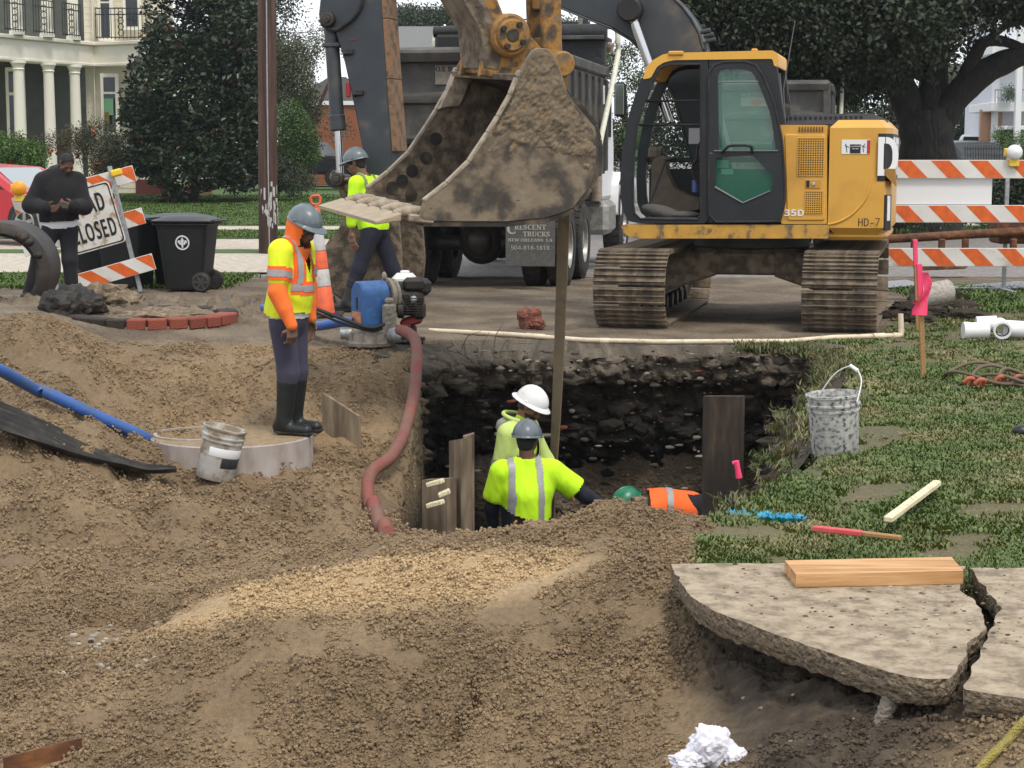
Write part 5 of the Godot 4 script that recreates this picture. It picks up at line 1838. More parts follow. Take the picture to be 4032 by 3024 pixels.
func build_excavator() -> void:
	var o := thing("excavator", "yellow tracked excavator with dark cab and black boom parked across the street", "excavator", Vector3(2.33, 0, -18.8), deg_to_rad(-13.4))
	var sm := MB.new()
	sm.box(Vector3.ZERO, Vector3(0.7, 0.022, 0.168), 0.006)
	for k in 3:
		sm.box(Vector3(0, 0.022, -0.066 + k * 0.062), Vector3(0.7, 0.03, 0.014), 0.004)
	sm.box(Vector3(0, -0.03, 0), Vector3(0.2, 0.05, 0.15), 0.01)
	var shoe := sm.mesh()
	track(o, -0.82, shoe)
	track(o, 1.17, shoe)
	var m := MB.new()
	m.box(Vector3(0.17, 0.60, 0), Vector3(1.1, 0.26, 1.2), 0.04)
	for s in [-1.0, 1.0]:
		for e in [-1.0, 1.0]:
			m.prism([Vector2(0.3, 0.72), Vector2(0.9, 0.60), Vector2(0.9, 0.26), Vector2(0.3, 0.46)], -0.2, 0.2, 0.02, Transform3D(Basis(Vector3(s, 0, 0), Vector3.UP, Vector3(0, 0, 1)), Vector3(0.17, 0, e * 0.5)))
	m.prism([Vector2(-0.85, 0.70), Vector2(0.85, 0.70), Vector2(0.85, 0.47), Vector2(-0.85, 0.47)], 0.42, 0.66, 0.02, Transform3D(Basis(), Vector3(0.17, 0, 0)))
	part("undercarriage", m, M.mud_steel, o)
	m = MB.new()
	m.cyl(Vector3(0.17, 0.72, 0), Vector3(0.17, 0.89, 0), 0.6, 36, 0.02)
	part("slewing_ring", m, M.dark_steel, o)
	m = MB.new()
	m.box(Vector3(0.2, 0.93, 0.0), Vector3(2.3, 0.1, 2.2), 0.02)
	part("deck", m, M.dark_steel, o)
	m = MB.new()
	m.prism(round_poly(pv([-0.994,0.986,1.032,1.004,1.035,0.872,-0.803,0.853,-0.903,0.862,-0.973,0.915]), 0.03), 1.08, 1.25, 0.035)
	part("side_skirt", m, M.yellow_dirty, o)
	m = MB.new()
	m.prism(round_poly(pv([0.574,1.007,1.013,1.011,0.993,1.953,0.537,1.955]), 0.02), 0.2, 1.24, 0.035)
	m.prism(round_poly(pv([0.587,1.869,0.975,1.868,0.993,1.04,0.631,1.037]), 0.03), 1.2, 1.252, 0.012)
	var hood := part("engine_cover", m, M.yellow, o)
	var wt := MB.new()
	var plan := []
	for q in [[1.02, 1.24], [1.40, 1.24], [1.54, 1.19], [1.60, 1.05], [1.615, 0.7], [1.62, 0.3], [1.62, 0.0], [1.62, -0.3], [1.61, -0.7], [1.58, -1.0], [1.5, -1.16], [1.40, -1.24], [1.02, -1.24]]:
		plan.append(Vector2(q[0], q[1]))
	var up := Transform3D(Basis(Vector3.RIGHT, Vector3(0, 0, 1), Vector3.UP), Vector3.ZERO)
	wt.prism(plan, 0.90, 2.0, 0.075, up)
	var low := []
	for q in plan:
		low.append(Vector2(1.0 + (q.x - 1.0) * 0.96, q.y * 0.95))
	wt.prism(low, 0.855, 0.93, 0.03, up)
	var cw := part("counterweight", wt, M.yellow, o)
	m = MB.new()
	m.tube(smooth_path([Vector3(1.02, 1.005, 1.235), Vector3(1.12, 1.03, 1.238), Vector3(1.24, 1.10, 1.238), Vector3(1.35, 1.22, 1.238), Vector3(1.40, 1.33, 1.236), Vector3(1.42, 1.46, 1.225)], 5), 0.014, 8)
	part("swage", m, M.yellow, cw)
	m = MB.new()
	m.prism(pv([1.481,1.541,1.639,1.537,1.653,1.367]), 1.0, 1.19, 0.0)
	part("step_recess", m, mat(lin(0.33, 0.17, 0.03), 0.6), cw)
	m = MB.new()
	m.prism(round_poly(pv([0.585,1.96,0.602,2.042,0.688,2.059,1.262,2.065,1.412,2.06,1.553,2.003,1.554,1.965]), 0.01), 0.62, 1.02, 0.012)
	var rim := part("top_guard", m, mat(lin(0.09, 0.10, 0.115), 0.45, 0.3, bumpy.vary), o)
	for k in 15:
		m = MB.new()
		var c: Vector2 = [Vector2(0.626,2.019),Vector2(1.301,2.025)][0].lerp([Vector2(0.626,2.019),Vector2(1.301,2.025)][1], k / 14.0)
		m.prism(round_poly([c + Vector2(-0.016, -0.018), c + Vector2(0.016, -0.018), c + Vector2(0.016, 0.018), c + Vector2(-0.016, 0.018)], 0.012, 2), 1.0, 1.0225, 0.0)
		part("guard_hole", m, M.black, rim)
	for k in 9:
		m = MB.new()
		var p: Vector2 = [Vector2(0.733,1.909),Vector2(0.951,1.91)][0].lerp([Vector2(0.733,1.909),Vector2(0.951,1.91)][1], k / 8.0)
		m.box(Vector3(p.x, p.y, 1.252), Vector3(0.013, 0.052, 0.006), 0.002)
		part("vent_slot", m, mat(lin(0.12, 0.065, 0.02), 0.8), hood)
	for g in [[[Vector2(0.723,1.828),Vector2(0.97,1.474)], 11, 16], [[Vector2(0.8,1.322),Vector2(0.967,1.116)], 8, 10]]:
		var a: Vector2 = g[0][0]
		var b: Vector2 = g[0][1]
		m = MB.new()
		m.box(Vector3((a.x + b.x) / 2, (a.y + b.y) / 2, 1.2515), Vector3(b.x - a.x, a.y - b.y, 0.006))
		var bk := part("grille", m, M.black, hood)
		m = MB.new()
		for k in g[1] + 1:
			m.box(Vector3(lerpf(a.x, b.x, float(k) / g[1]), (a.y + b.y) / 2, 1.258), Vector3(0.0085, a.y - b.y, 0.008), 0.001)
		for k in g[2] + 1:
			m.box(Vector3((a.x + b.x) / 2, lerpf(a.y, b.y, float(k) / g[2]), 1.2585), Vector3(b.x - a.x, 0.0085, 0.0085), 0.001)
		part("grille_mesh", m, M.yellow, bk)
	m = MB.new()
	m.box(Vector3([Vector2(0.872,1.393)][0].x, [Vector2(0.872,1.393)][0].y, 1.255), Vector3(0.145, 0.085, 0.012), 0.004)
	var latch := part("latch", m, mat(lin(0.5, 0.26, 0.035), 0.5), hood)
	m = MB.new()
	m.box(Vector3([Vector2(0.824,1.393)][0].x, [Vector2(0.824,1.393)][0].y, 1.263), Vector3(0.03, 0.066, 0.006), 0.002)
	part("latch_slot", m, M.black, latch)
	m = MB.new()
	var lp: Vector2 = [Vector2(0.877,1.393)][0]
	m.cyl(Vector3(lp.x, lp.y, 1.258), Vector3(lp.x, lp.y, 1.275), 0.016, 12, 0.003)
	part("latch_button", m, M.chrome, latch)
	var s1: Vector2 = [Vector2(1.268,1.745)][0]
	m = MB.new()
	m.box(Vector3(s1.x, s1.y, 1.243), Vector3(0.268, 0.135, 0.004))
	var st := part("sticker", m, M.white, cw)
	m = MB.new()
	m.box(Vector3(s1.x + 0.119, s1.y, 1.246), Vector3(0.029, 0.125, 0.003))
	part("red_strip", m, mat(lin(0.45, 0.02, 0.02), 0.5), st)
	m = MB.new()
	m.box(Vector3(s1.x - 0.005, s1.y - 0.019, 1.246), Vector3(0.10, 0.085, 0.003))
	part("dark_panel", m, M.black, st)
	lettering("small_print", "CALL BEFORE", 0.0105, Transform3D(Basis(), Vector3(s1.x - 0.005, s1.y + 0.004, 1.249)), M.white, st)
	lettering("small_print", "YOU DIG", 0.0105, Transform3D(Basis(), Vector3(s1.x - 0.005, s1.y - 0.018, 1.249)), M.white, st)
	for e in [-1.0, 1.0]:
		m = MB.new()
		var bx = s1.x - 0.005 + e * 0.078
		m.tube([Vector3(bx, s1.y - 0.05, 1.246), Vector3(bx - 0.006, s1.y + 0.0, 1.246), Vector3(bx + 0.012 * e, s1.y + 0.03, 1.246)], 0.0035, 5)
		m.tube([Vector3(bx - 0.02, s1.y + 0.012, 1.246), Vector3(bx + 0.02, s1.y - 0.004, 1.246)], 0.003, 5)
		part("printed_figure", m, M.black, st)
	lettering("model_number", "135D", 0.062, Transform3D(Basis(), Vector3([Vector2(0.673,1.114)][0].x, [Vector2(0.673,1.114)][0].y, 1.256)), M.white, hood, "Droid Sans", true, 1.25)
	lettering("fleet_mark", "HD-7", 0.075, Transform3D(Basis(), Vector3([Vector2(1.409,1.029)][0].x, [Vector2(1.409,1.029)][0].y, 1.2405)), M.black, cw, "Droid Sans Mono", true, 0.85)
	m = MB.new()
	var bend := []
	for q in [[1.47, 1.215], [1.54, 1.19], [1.60, 1.05], [1.615, 0.7], [1.62, 0.3], [1.62, 0.0], [1.62, -0.3]]:
		bend.append(q)
	for i in bend.size() - 1:
		m.quad(Vector3(bend[i][0], 1.42, bend[i][1]) * 1.0 + Vector3(0.004, 0, 0.003), Vector3(bend[i + 1][0] + 0.004, 1.42, bend[i + 1][1] + 0.003), Vector3(bend[i + 1][0] + 0.004, 1.87, bend[i + 1][1] + 0.003), Vector3(bend[i][0] + 0.004, 1.87, bend[i][1] + 0.003))
	var plate := part("name_plate", m, M.black, cw)
	var at := [[1.555, 1.16, 0], [1.604, 0.86, 0], [1.615, 0.56, 0], [1.619, 0.26, 0], [1.62, -0.04, 0]]
	for i in 5:
		var a: float = [0.75, 1.52, 1.55, 1.56, 1.57][i]
		lettering("maker_letter", "DEERE"[i], 0.36, Transform3D(Basis(Vector3.UP, a), Vector3(at[i][0] + 0.012, 1.645, at[i][1] + 0.006)), M.white, plate, "Droid Sans", true, 0.9)
	for e in [1.0]:
		m = MB.new()
		m.box(Vector3(1.575, 1.12, 1.125), Vector3(0.02, 0.34, 0.13), 0.004, Basis(Vector3.UP, -0.4))
		var lamp := part("rear_lamp", m, M.black, cw)
		m = MB.new()
		m.box(Vector3(1.585, 1.16, 1.13), Vector3(0.012, 0.24, 0.06), 0.004, Basis(Vector3.UP, -0.4))
		part("lamp_glass", m, M.white, lamp)
	excavator_cab(o)
	excavator_boom(o)


func excavator_cab(o: Node3D) -> void:
	var outer := pv([-0.749,2.519,-0.691,2.581,-0.593,2.627,-0.486,2.64,-0.04,2.642,0.458,2.633,0.497,2.59,0.541,2.287,0.594,1.983,0.637,1.717,0.648,1.449,0.633,1.171,0.593,1.012,-0.804,1,-0.934,1.024,-0.995,1.181,-1.009,1.445,-0.989,1.718,-0.923,2.072,-0.817,2.376])
	var inner := pv([-0.665,2.422,-0.621,2.508,-0.543,2.536,-0.329,2.539,-0.225,2.538,-0.207,1.098,-0.232,1.044,-0.805,1.045,-0.865,1.103,-0.878,1.23,-0.879,1.426,-0.87,1.65,-0.843,1.951,-0.761,2.192])
	var cab := Node3D.new()
	cab.name = "cab"
	o.add_child(cab)
	var doorway := pv([-0.143,2.436,-0.106,2.521,-0.019,2.554,0.211,2.556,0.317,2.516,0.386,2.402,0.481,2.183,0.568,1.822,0.597,1.461,0.607,1.21,0.564,1.031,-0.055,1.021,-0.125,1.089])
	var m := MB.new()
	var front_o := pv([-0.749,2.519,-0.691,2.581,-0.593,2.627,-0.486,2.64,-0.233,2.641,-0.156,2.641,-0.133,1.006,-0.804,1,-0.934,1.024,-0.995,1.181,-1.009,1.445,-0.989,1.718,-0.923,2.072,-0.817,2.376])
	m.frame(pl(front_o, 56), pl(inner, 56), 1.17, 1.235)
	m.prism(pv([-0.156,2.641,-0.04,2.642,0.458,2.633,0.497,2.59,0.541,2.287,0.594,1.983,0.637,1.717,0.648,1.449,0.633,1.171,0.593,1.012,-0.133,1.006,-0.135,1.098,-0.065,1.031,0.564,1.041,0.599,1.21,0.589,1.461,0.559,1.822,0.471,2.183,0.376,2.402,0.308,2.507,0.211,2.546,-0.019,2.544,-0.096,2.512,-0.138,2.426]), 1.17, 1.235, 0.006)
	part("cab_frame", m, M.cab_grey, cab)
	m = MB.new()
	for i in inner.size():
		var a: Vector2 = inner[i]
		var b: Vector2 = inner[(i + 1) % inner.size()]
		m.tube([Vector3(a.x, a.y, 1.235), Vector3(b.x, b.y, 1.235)], 0.011, 6)
	part("opening_seal", m, M.rubber, cab)
	var door := MB.new()
	var win := pv([-0.061,2.435,-0.047,2.478,0.001,2.49,0.212,2.484,0.28,2.451,0.354,2.308,0.454,2.065,0.516,1.717,-0.036,1.713])
	var d_up := pv([-0.134,2.436,-0.096,2.521,-0.019,2.549,0.211,2.549,0.317,2.507,0.386,2.393,0.476,2.183,0.564,1.822,0.576,1.681,-0.123,1.681])
	door.frame(pl(d_up, 50), pl(win, 50), 1.20, 1.262)
	var d_lo := pv([-0.123,1.681,0.576,1.681,0.594,1.461,0.599,1.21,0.554,1.036,-0.056,1.026,-0.115,1.089])
	var win2 := pv([-0.061,1.642,0.28,1.663,0.342,1.621,0.421,1.526,0.488,1.511,0.504,1.43,0.468,1.315,0.338,1.266,0.204,1.212,-0.067,1.365])
	door.frame(pl(d_lo, 50), pl(win2, 50), 1.20, 1.262)
	var dn := part("door", door, M.cab_grey, cab)
	m = MB.new()
	for w in [win, win2]:
		m.prism(w, 1.222, 1.228)
	part("pane", m, M.pane, dn)
	m = MB.new()
	var edge := pl(doorway, 40)
	var pts := []
	for q in edge:
		pts.append(Vector3(q.x, q.y, 1.258))
	pts.append(pts[0])
	m.tube(pts, 0.013, 7)
	part("door_bead", m, M.rubber, dn)
	m = MB.new()
	m.tube([Vector3([Vector2(-0.07,1.36)][0].x, [Vector2(-0.07,1.36)][0].y, 1.266), Vector3([Vector2(0.204,1.207)][0].x, [Vector2(0.204,1.207)][0].y, 1.266), Vector3([Vector2(0.348,1.271)][0].x, [Vector2(0.348,1.271)][0].y, 1.266), Vector3([Vector2(0.467,1.324)][0].x, [Vector2(0.467,1.324)][0].y, 1.266)], 0.009, 6)
	m.box(Vector3([Vector2(0.225,1.709)][0].x, [Vector2(0.225,1.709)][0].y, 1.266), Vector3(0.62, 0.014, 0.012), 0.003)
	m.box(Vector3([Vector2(0.142,2.365)][0].x, [Vector2(0.142,2.365)][0].y, 1.262), Vector3(0.39, 0.012, 0.01), 0.003)
	part("window_trim", m, mat(lin(0.16, 0.17, 0.18), 0.45, 0.3), dn)
	m = MB.new()
	var hp := []
	for q in pv([-0.012,1.688,0.06,1.751,0.099,1.76,0.234,1.76,0.282,1.746,0.288,1.688]):
		hp.append(Vector3(q.x, q.y, 1.262 + (0.05 if q.y > [Vector2(0.119,1.717)][0].y else 0.0)))
	m.tube(hp, 0.013, 8)
	part("door_handle", m, M.black, dn)
	m = MB.new()
	for q in [Vector2(0,1.583),Vector2(0.044,1.506)]:
		m.box(Vector3(q.x, q.y, 1.215), Vector3(0.115 if q.y > 1.5 else 0.1, 0.075 if q.y > 1.52 else 0.05, 0.003), 0.0, Basis(Vector3(0, 0, 1), -0.15 if q.y < 1.5 else 0.0))
	part("paper_sticker", m, mat(lin(0.16, 0.42, 0.30), 0.7), dn)
	m = MB.new()
	m.prism(round_poly(pv([-0.792,2.399,-0.754,2.519,-0.691,2.584,-0.593,2.637,-0.515,2.65,0.467,2.661,0.513,2.627,0.513,2.505,0.479,2.515,0.464,2.581,-0.485,2.581,-0.583,2.56,-0.651,2.518,-0.709,2.413]), 0.02, 3), 0.22, 1.245, 0.02)
	var roof := part("cab_roof", m, mat(lin(0.72, 0.38, 0.055), 0.4), cab)
	m = MB.new()
	m.box(Vector3([Vector2(-0.467,2.645)][0].x, [Vector2(-0.467,2.645)][0].y, 1.235), Vector3(0.15, 0.045, 0.06), 0.012)
	m.box(Vector3([Vector2(0.277,2.663)][0].x, [Vector2(0.277,2.663)][0].y + 0.01, 1.1), Vector3(0.06, 0.03, 0.06), 0.01)
	part("work_lamp", m, mat(lin(0.6, 0.28, 0.03), 0.5), roof)
	m = MB.new()
	m.frame(pl(outer, 56), pl(shrink(outer, 0.1), 56), 0.22, 0.28)
	m.box(Vector3(0.0, 1.03, 0.72), Vector3(1.55, 0.06, 0.98), 0.01)
	m.bar(Vector3(0.63, 1.0, 0.3), Vector3(0.46, 2.6, 0.3), 0.08, 0.08)
	m.box(Vector3(0.58, 1.30, 0.72), Vector3(0.05, 0.58, 0.98), 0.01)
	m.bar(Vector3([Vector2(-0.203,2.561)][0].x + 0.05, 2.5, 0.25), Vector3([Vector2(-0.183,1.088)][0].x + 0.05, 1.05, 0.25), 0.07, 0.05)
	m.box(Vector3(-0.2, 1.62, 0.25), Vector3(1.4, 0.05, 0.03), 0.01)
	m.box(Vector3(-0.2, 1.28, 0.25), Vector3(1.35, 0.5, 0.03), 0.01)
	part("cab_shell", m, M.cab_grey, cab)
	m = MB.new()
	m.prism(shrink(outer, 0.09), 0.245, 0.251)
	part("far_window", m, M.pane, cab)
	m = MB.new()
	var fr := pv([-0.767,2.375,-0.873,2.072,-0.94,1.718,-0.957,1.445,-0.945,1.181])
	for i in fr.size() - 1:
		m.quad(Vector3(fr[i].x, fr[i].y, 0.3), Vector3(fr[i].x, fr[i].y, 1.17), Vector3(fr[i + 1].x, fr[i + 1].y, 1.17), Vector3(fr[i + 1].x, fr[i + 1].y, 0.3))
	part("windscreen", m, M.pane, cab)
	m = MB.new()
	for q in [Vector2(-0.736,2.192),Vector2(-0.813,1.96)]:
		m.tube([Vector3(q.x - 0.05, q.y, 0.32), Vector3(q.x - 0.02, q.y, 1.15), Vector3([Vector2(-0.208,2.188)][0].x, q.y, 1.19)], 0.012, 6)
	part("window_bar", m, M.black, cab)
	m = MB.new()
	m.prism(round_poly([Vector2(0.02, 1.16), Vector2(0.42, 1.16), Vector2(0.52, 1.3), Vector2(0.56, 1.95), Vector2(0.48, 2.0), Vector2(0.40, 1.45), Vector2(0.0, 1.38)], 0.05), 0.5, 0.98, 0.04)
	m.box(Vector3(0.56, 2.08, 0.74), Vector3(0.1, 0.18, 0.26), 0.04)
	part("seat", m, cloth(lin(0.03, 0.03, 0.03)), cab)
	m = MB.new()
	m.prism(round_poly(pv([-0.816,1.142,-0.8,1.621,-0.721,1.66,-0.662,1.631,-0.65,1.495,-0.57,1.329,-0.411,1.252,-0.313,1.233,-0.311,1.117,-0.449,1.106,-0.607,1.105]), 0.03), 0.3, 0.55, 0.03)
	var con := part("console", m, mat(lin(0.16, 0.125, 0.085), 0.7, 0.0, bumpy.vary, 1.5), cab)
	m = MB.new()
	m.box(Vector3([Vector2(-0.741,1.689)][0].x - 0.05, [Vector2(-0.741,1.689)][0].y, 0.45), Vector3(0.12, 0.13, 0.16), 0.03)
	part("monitor", m, mat(lin(0.14, 0.11, 0.08), 0.6), con)
	m = MB.new()
	m.tube([Vector3(-0.78, 1.12, 0.95), Vector3(-0.62, 1.62, 0.82)], 0.014, 7)
	m.tube([Vector3(-0.62, 1.62, 0.82), Vector3(-0.52, 1.645, 0.8)], 0.018, 7)
	m.tube([Vector3(-0.25, 1.2, 0.7), Vector3(-0.28, 1.5, 0.66)], 0.012, 7)
	m.ell(Vector3(-0.28, 1.55, 0.66), Vector3(0.035, 0.06, 0.035))
	part("lever", m, M.black, cab)
	m = MB.new()
	m.tube([Vector3(-0.3, 1.72, 0.6), Vector3(-0.27, 1.5, 0.62)], 0.017, 6)
	part("red_strap", m, mat(lin(0.4, 0.035, 0.025), 0.6), cab)
	m = MB.new()
	m.box(Vector3([Vector2(-0.369,1.862)][0].x - 0.01, [Vector2(-0.369,1.862)][0].y, 0.29), Vector3(0.17, 0.16, 0.004))
	m.box(Vector3([Vector2(-0.26,1.718)][0].x, [Vector2(-0.26,1.718)][0].y, 0.31), Vector3(0.11, 0.11, 0.004), 0.0, Basis(Vector3(0, 0, 1), 0.15))
	part("paper_notice", m, mat(lin(0.55, 0.55, 0.56), 0.8), cab)
	m = MB.new()
	m.cyl(Vector3(-0.33, 1.3, 0.75), Vector3(-0.33, 1.42, 0.75), 0.033, 12)
	part("drink_can", m, mat(lin(0.1, 0.14, 0.35), 0.3, 0.5), cab)
	m = MB.new()
	m.ell(Vector3(-0.62, 1.10, 0.98), Vector3(0.22, 0.07, 0.1), Basis(Vector3(0, 0, 1), -0.25))
	m.ell(Vector3(-0.4, 1.08, 1.02), Vector3(0.16, 0.04, 0.08))
	part("floor_mat_bundle", m, cloth(lin(0.08, 0.075, 0.07)), cab)
	m = MB.new()
	var gh := []
	for q in pv([-0.222,1.814,-0.261,1.756,-0.274,1.621,-0.307,1.592,-0.316,1.486,-0.236,1.36]):
		gh.append(Vector3(q.x, q.y, 1.10))
	m.tube(gh, 0.012, 7)
	part("grab_rail", m, M.black, cab)
	m = MB.new()
	m.box(Vector3([Vector2(-0.959,2.208)][0].x - 0.06, [Vector2(-0.959,2.208)][0].y, 1.2), Vector3(0.115, 0.34, 0.07), 0.025)
	m.tube([Vector3(-1.0, 2.0, 1.18), Vector3(-0.9, 2.0, 1.18), Vector3(-0.84, 1.98, 1.15)], 0.012, 6)
	m.tube([Vector3(-1.0, 2.4, 1.2), Vector3(-0.95, 2.42, 1.2), Vector3(-0.83, 2.36, 1.17)], 0.01, 6)
	var mi := part("mirror", m, M.plastic_black, cab)
	m = MB.new()
	m.box(Vector3([Vector2(-0.959,2.208)][0].x - 0.06, [Vector2(-0.959,2.208)][0].y, 1.238), Vector3(0.085, 0.29, 0.006), 0.002)
	part("mirror_glass", m, mat(lin(0.35, 0.42, 0.4), 0.1, 0.9), mi)
	m = MB.new()
	m.tube([Vector3(0.60, 1.75, 1.1), Vector3(0.56, 2.3, 1.1), Vector3(0.66, 2.95, 1.1)], [0.011, 0.007, 0.004], 6)
	m.tube([Vector3(0.60, 1.75, 1.1), Vector3(0.52, 2.45, 1.12)], 0.01, 6)
	part("aerial", m, mat(lin(0.12, 0.12, 0.12), 0.5), cab)


func excavator_boom(o: Node3D) -> void:
	var boom := MB.new()
	var prof := pv([0.027,1.308,-0.238,2.29,-0.343,2.747,-0.392,2.916,-0.477,3.061,-0.576,3.189,-0.71,3.31,-0.942,3.447,-1.26,3.567,-1.686,3.7,-2.55,3.929,-3.429,4.109,-3.965,4.198,-4.192,4.163,-4.272,4.039,-4.194,3.931,-3.935,3.882,-3.099,3.704,-2.332,3.436,-1.92,3.22,-1.643,3.105,-1.308,2.972,-1.105,2.848,-0.924,2.667,-0.656,2.293,-0.338,1.202])
	boom.prism(prof, -0.32, 0.12, 0.02)
	var bn := part("boom", boom, M.boom_grey, o)
	var m := MB.new()
	for z in [-0.322, 0.122]:
		for i in range(2, 11):
			var a: Vector2 = prof[i]
			var b: Vector2 = prof[i + 1]
			m.tube([Vector3(a.x, a.y, z), Vector3(b.x, b.y, z)], 0.014, 6)
		for i in range(17, 25):
			var a: Vector2 = prof[i]
			var b: Vector2 = prof[i + 1]
			m.tube([Vector3(a.x, a.y, z), Vector3(b.x, b.y, z)], 0.012, 6)
	part("weld_edge", m, M.boom_grey, bn)
	m = MB.new()
	var hose := []
	for q in pv([-0.378,2.789,-0.484,3.003,-0.63,3.176,-0.797,3.311]):
		hose.append(Vector3(q.x, q.y, 0.07))
	m.tube(smooth_path(hose, 4), 0.022, 7)
	for q in pv([-0.349,2.92,-0.318,2.879,-0.297,2.828]):
		m.cyl(Vector3(q.x - 0.03, q.y, 0.1), Vector3(q.x + 0.07, q.y + 0.02, 0.1), 0.024, 8)
	m.tube([Vector3([Vector2(-0.334,2.822)][0].x, [Vector2(-0.334,2.822)][0].y, 0.1), Vector3([Vector2(-0.321,2.639)][0].x, [Vector2(-0.321,2.639)][0].y, 0.1)], 0.02, 7)
	part("hydraulic_hose", m, mat(lin(0.02, 0.03, 0.04), 0.5), bn)
	m = MB.new()
	var c0: Vector2 = [Vector2(-1.099,3.151)][0]
	var c1: Vector2 = [Vector2(-0.886,2.58)][0]
	var dirn: Vector2 = (c1 - c0).normalized()
	m.cyl(Vector3(c0.x, c0.y, 0.0), Vector3(c0.x, c0.y, 0.3), 0.13, 20, 0.02)
	m.cyl(Vector3(c0.x - 0.01, c0.y - 0.02, 0.13), Vector3(c0.x + dirn.x * 0.16, c0.y + dirn.y * 0.16, 0.2), 0.06, 12)
	var cy := part("boom_cylinder_eye", m, M.black, bn)
	m = MB.new()
	m.cyl(Vector3(c0.x + dirn.x * 0.08, c0.y + dirn.y * 0.08, 0.2), Vector3(c1.x + dirn.x * 0.6, c1.y + dirn.y * 0.6, 0.2), 0.052, 16)
	part("piston_rod", m, M.chrome, cy)
	m = MB.new()
	m.prism(pv([-4.448,3.662,-4.498,3.344,-4.52,3.173,-4.502,3.055,-4.411,2.989,-4.331,2.988,-4.232,2.665,-4.112,2.12,-4.015,1.617,-3.971,1.379,-3.858,1.27,-3.721,1.271,-3.691,1.455,-3.711,1.726,-3.767,2.478,-3.811,3.33,-3.846,3.753,-3.898,4.238,-4.19,4.289]), -0.29, 0.09, 0.015)
	var arm := part("arm", m, M.boom_grey, o)
	m = MB.new()
	var e0: Vector2 = [Vector2(-3.814,3.542)][0]
	for i in 3:
		var ea: Vector2 = pv([-3.84,3.753,-3.801,3.118,-3.762,2.478,-3.704,1.704])[i]
		var eb: Vector2 = pv([-3.84,3.753,-3.801,3.118,-3.762,2.478,-3.704,1.704])[i + 1]
		m.bar(Vector3(ea.x + 0.03, ea.y, -0.1), Vector3(eb.x + 0.03, eb.y, -0.1), 0.36, 0.07, 0.01, Vector3.RIGHT)
	part("worn_edge", m, M.rust_mud, arm)
	for q in [Vector2(-4.397,3.114),Vector2(-4.311,1.407)]:
		m = MB.new()
		pin(m, q, 0.06, 0.17, 0.075)
		pin(m, q, 0.1, 0.19, 0.04, 6)
		part("pin_boss", m, M.dark_steel, arm)
	var ba: Vector2 = [Vector2(-4.41,3.068)][0]
	var bb: Vector2 = [Vector2(-4.352,2.05)][0]
	m = MB.new()
	m.cyl(Vector3(ba.x, ba.y, 0.0), Vector3(bb.x, bb.y, 0.0), 0.078, 20, 0.01)
	m.cyl(Vector3(bb.x - 0.005, bb.y + 0.06, 0), Vector3(bb.x + 0.01, bb.y - 0.12, 0), 0.088, 20, 0.015)
	m.box(Vector3(ba.x + 0.02, ba.y - 0.22, 0.0), Vector3(0.19, 0.05, 0.19), 0.015)
	var cyl := part("bucket_cylinder", m, M.boom_grey, arm)
	m = MB.new()
	var bc: Vector2 = [Vector2(-4.324,1.455)][0]
	m.cyl(Vector3(bb.x + 0.01, bb.y - 0.1, 0), Vector3(bc.x, bc.y, 0), 0.042, 16)
	part("piston_rod", m, M.chrome, cyl)
	m = MB.new()
	var hz := []
	for q in pv([-4.004,3.379,-4.039,3.232,-4.13,3.118,-4.233,3.046,-4.312,3.005,-4.403,3.028,-4.492,3.114]):
		hz.append(Vector3(q.x, q.y, 0.12))
	m.tube(smooth_path(hz, 5), 0.021, 8)
	part("hydraulic_hose", m, M.rubber, arm)
	for q in [Vector2(-4.167,2.772),Vector2(-4.059,2.335)]:
		m = MB.new()
		m.box(Vector3(q.x, q.y, 0.11), Vector3(0.085, 0.06, 0.05), 0.01)
		m.cyl(Vector3(q.x - 0.07, q.y - 0.02, 0.11), Vector3(q.x + 0.02, q.y, 0.11), 0.026, 8)
		part("hose_clamp", m, M.dark_steel, arm)
	m = MB.new()
	m.box(Vector3([Vector2(-4.197,2.368)][0].x, [Vector2(-4.197,2.368)][0].y, 0.07), Vector3(0.05, 0.16, 0.03), 0.008)
	part("warning_label", m, mat(lin(0.30, 0.012, 0.016), 0.5), arm)
	m = MB.new()
	m.box(Vector3([Vector2(-4.123,2.908)][0].x, [Vector2(-4.123,2.908)][0].y, 0.092), Vector3(0.09, 0.03, 0.004))
	part("name_decal", m, mat(lin(0.075, 0.04, 0.03), 0.7), arm)
	m = MB.new()
	var l0: Vector2 = [Vector2(-4.34,1.4)][0]
	var l1: Vector2 = [Vector2(-3.939,1.423)][0]
	var l2: Vector2 = [Vector2(-4.195,1.053)][0]
	for z in [-0.26, 0.06]:
		m.bar(Vector3(l0.x, l0.y, z), Vector3(l1.x, l1.y, z), 0.04, 0.13, 0.02, Vector3(0, 0, 1))
		m.bar(Vector3(l0.x, l0.y, z * 0.6), Vector3(l2.x, l2.y, z * 0.6), 0.05, 0.14, 0.02, Vector3(0, 0, 1))
	pin(m, l0, -0.3, 0.1, 0.06)
	part("bucket_linkage", m, M.mud_steel, arm)
	m = MB.new()
	var side := pv([-4.217,1.096,-4.301,0.834,-4.394,0.745,-4.495,0.601,-4.503,0.392,-4.424,0.217,-4.275,0.12,-4.044,0.08,-3.746,0.097,-3.608,0.187,-3.571,0.515,-3.602,0.916,-3.668,1.23,-3.94,1.337])
	for z in [-0.75, 0.13]:
		m.prism(side, z, z + 0.04, 0.008)
	var shell := pv([-4.195,1.031,-4.301,0.834,-4.394,0.745,-4.495,0.601,-4.503,0.392,-4.424,0.217,-4.275,0.12,-4.044,0.08,-3.746,0.097,-3.608,0.187])
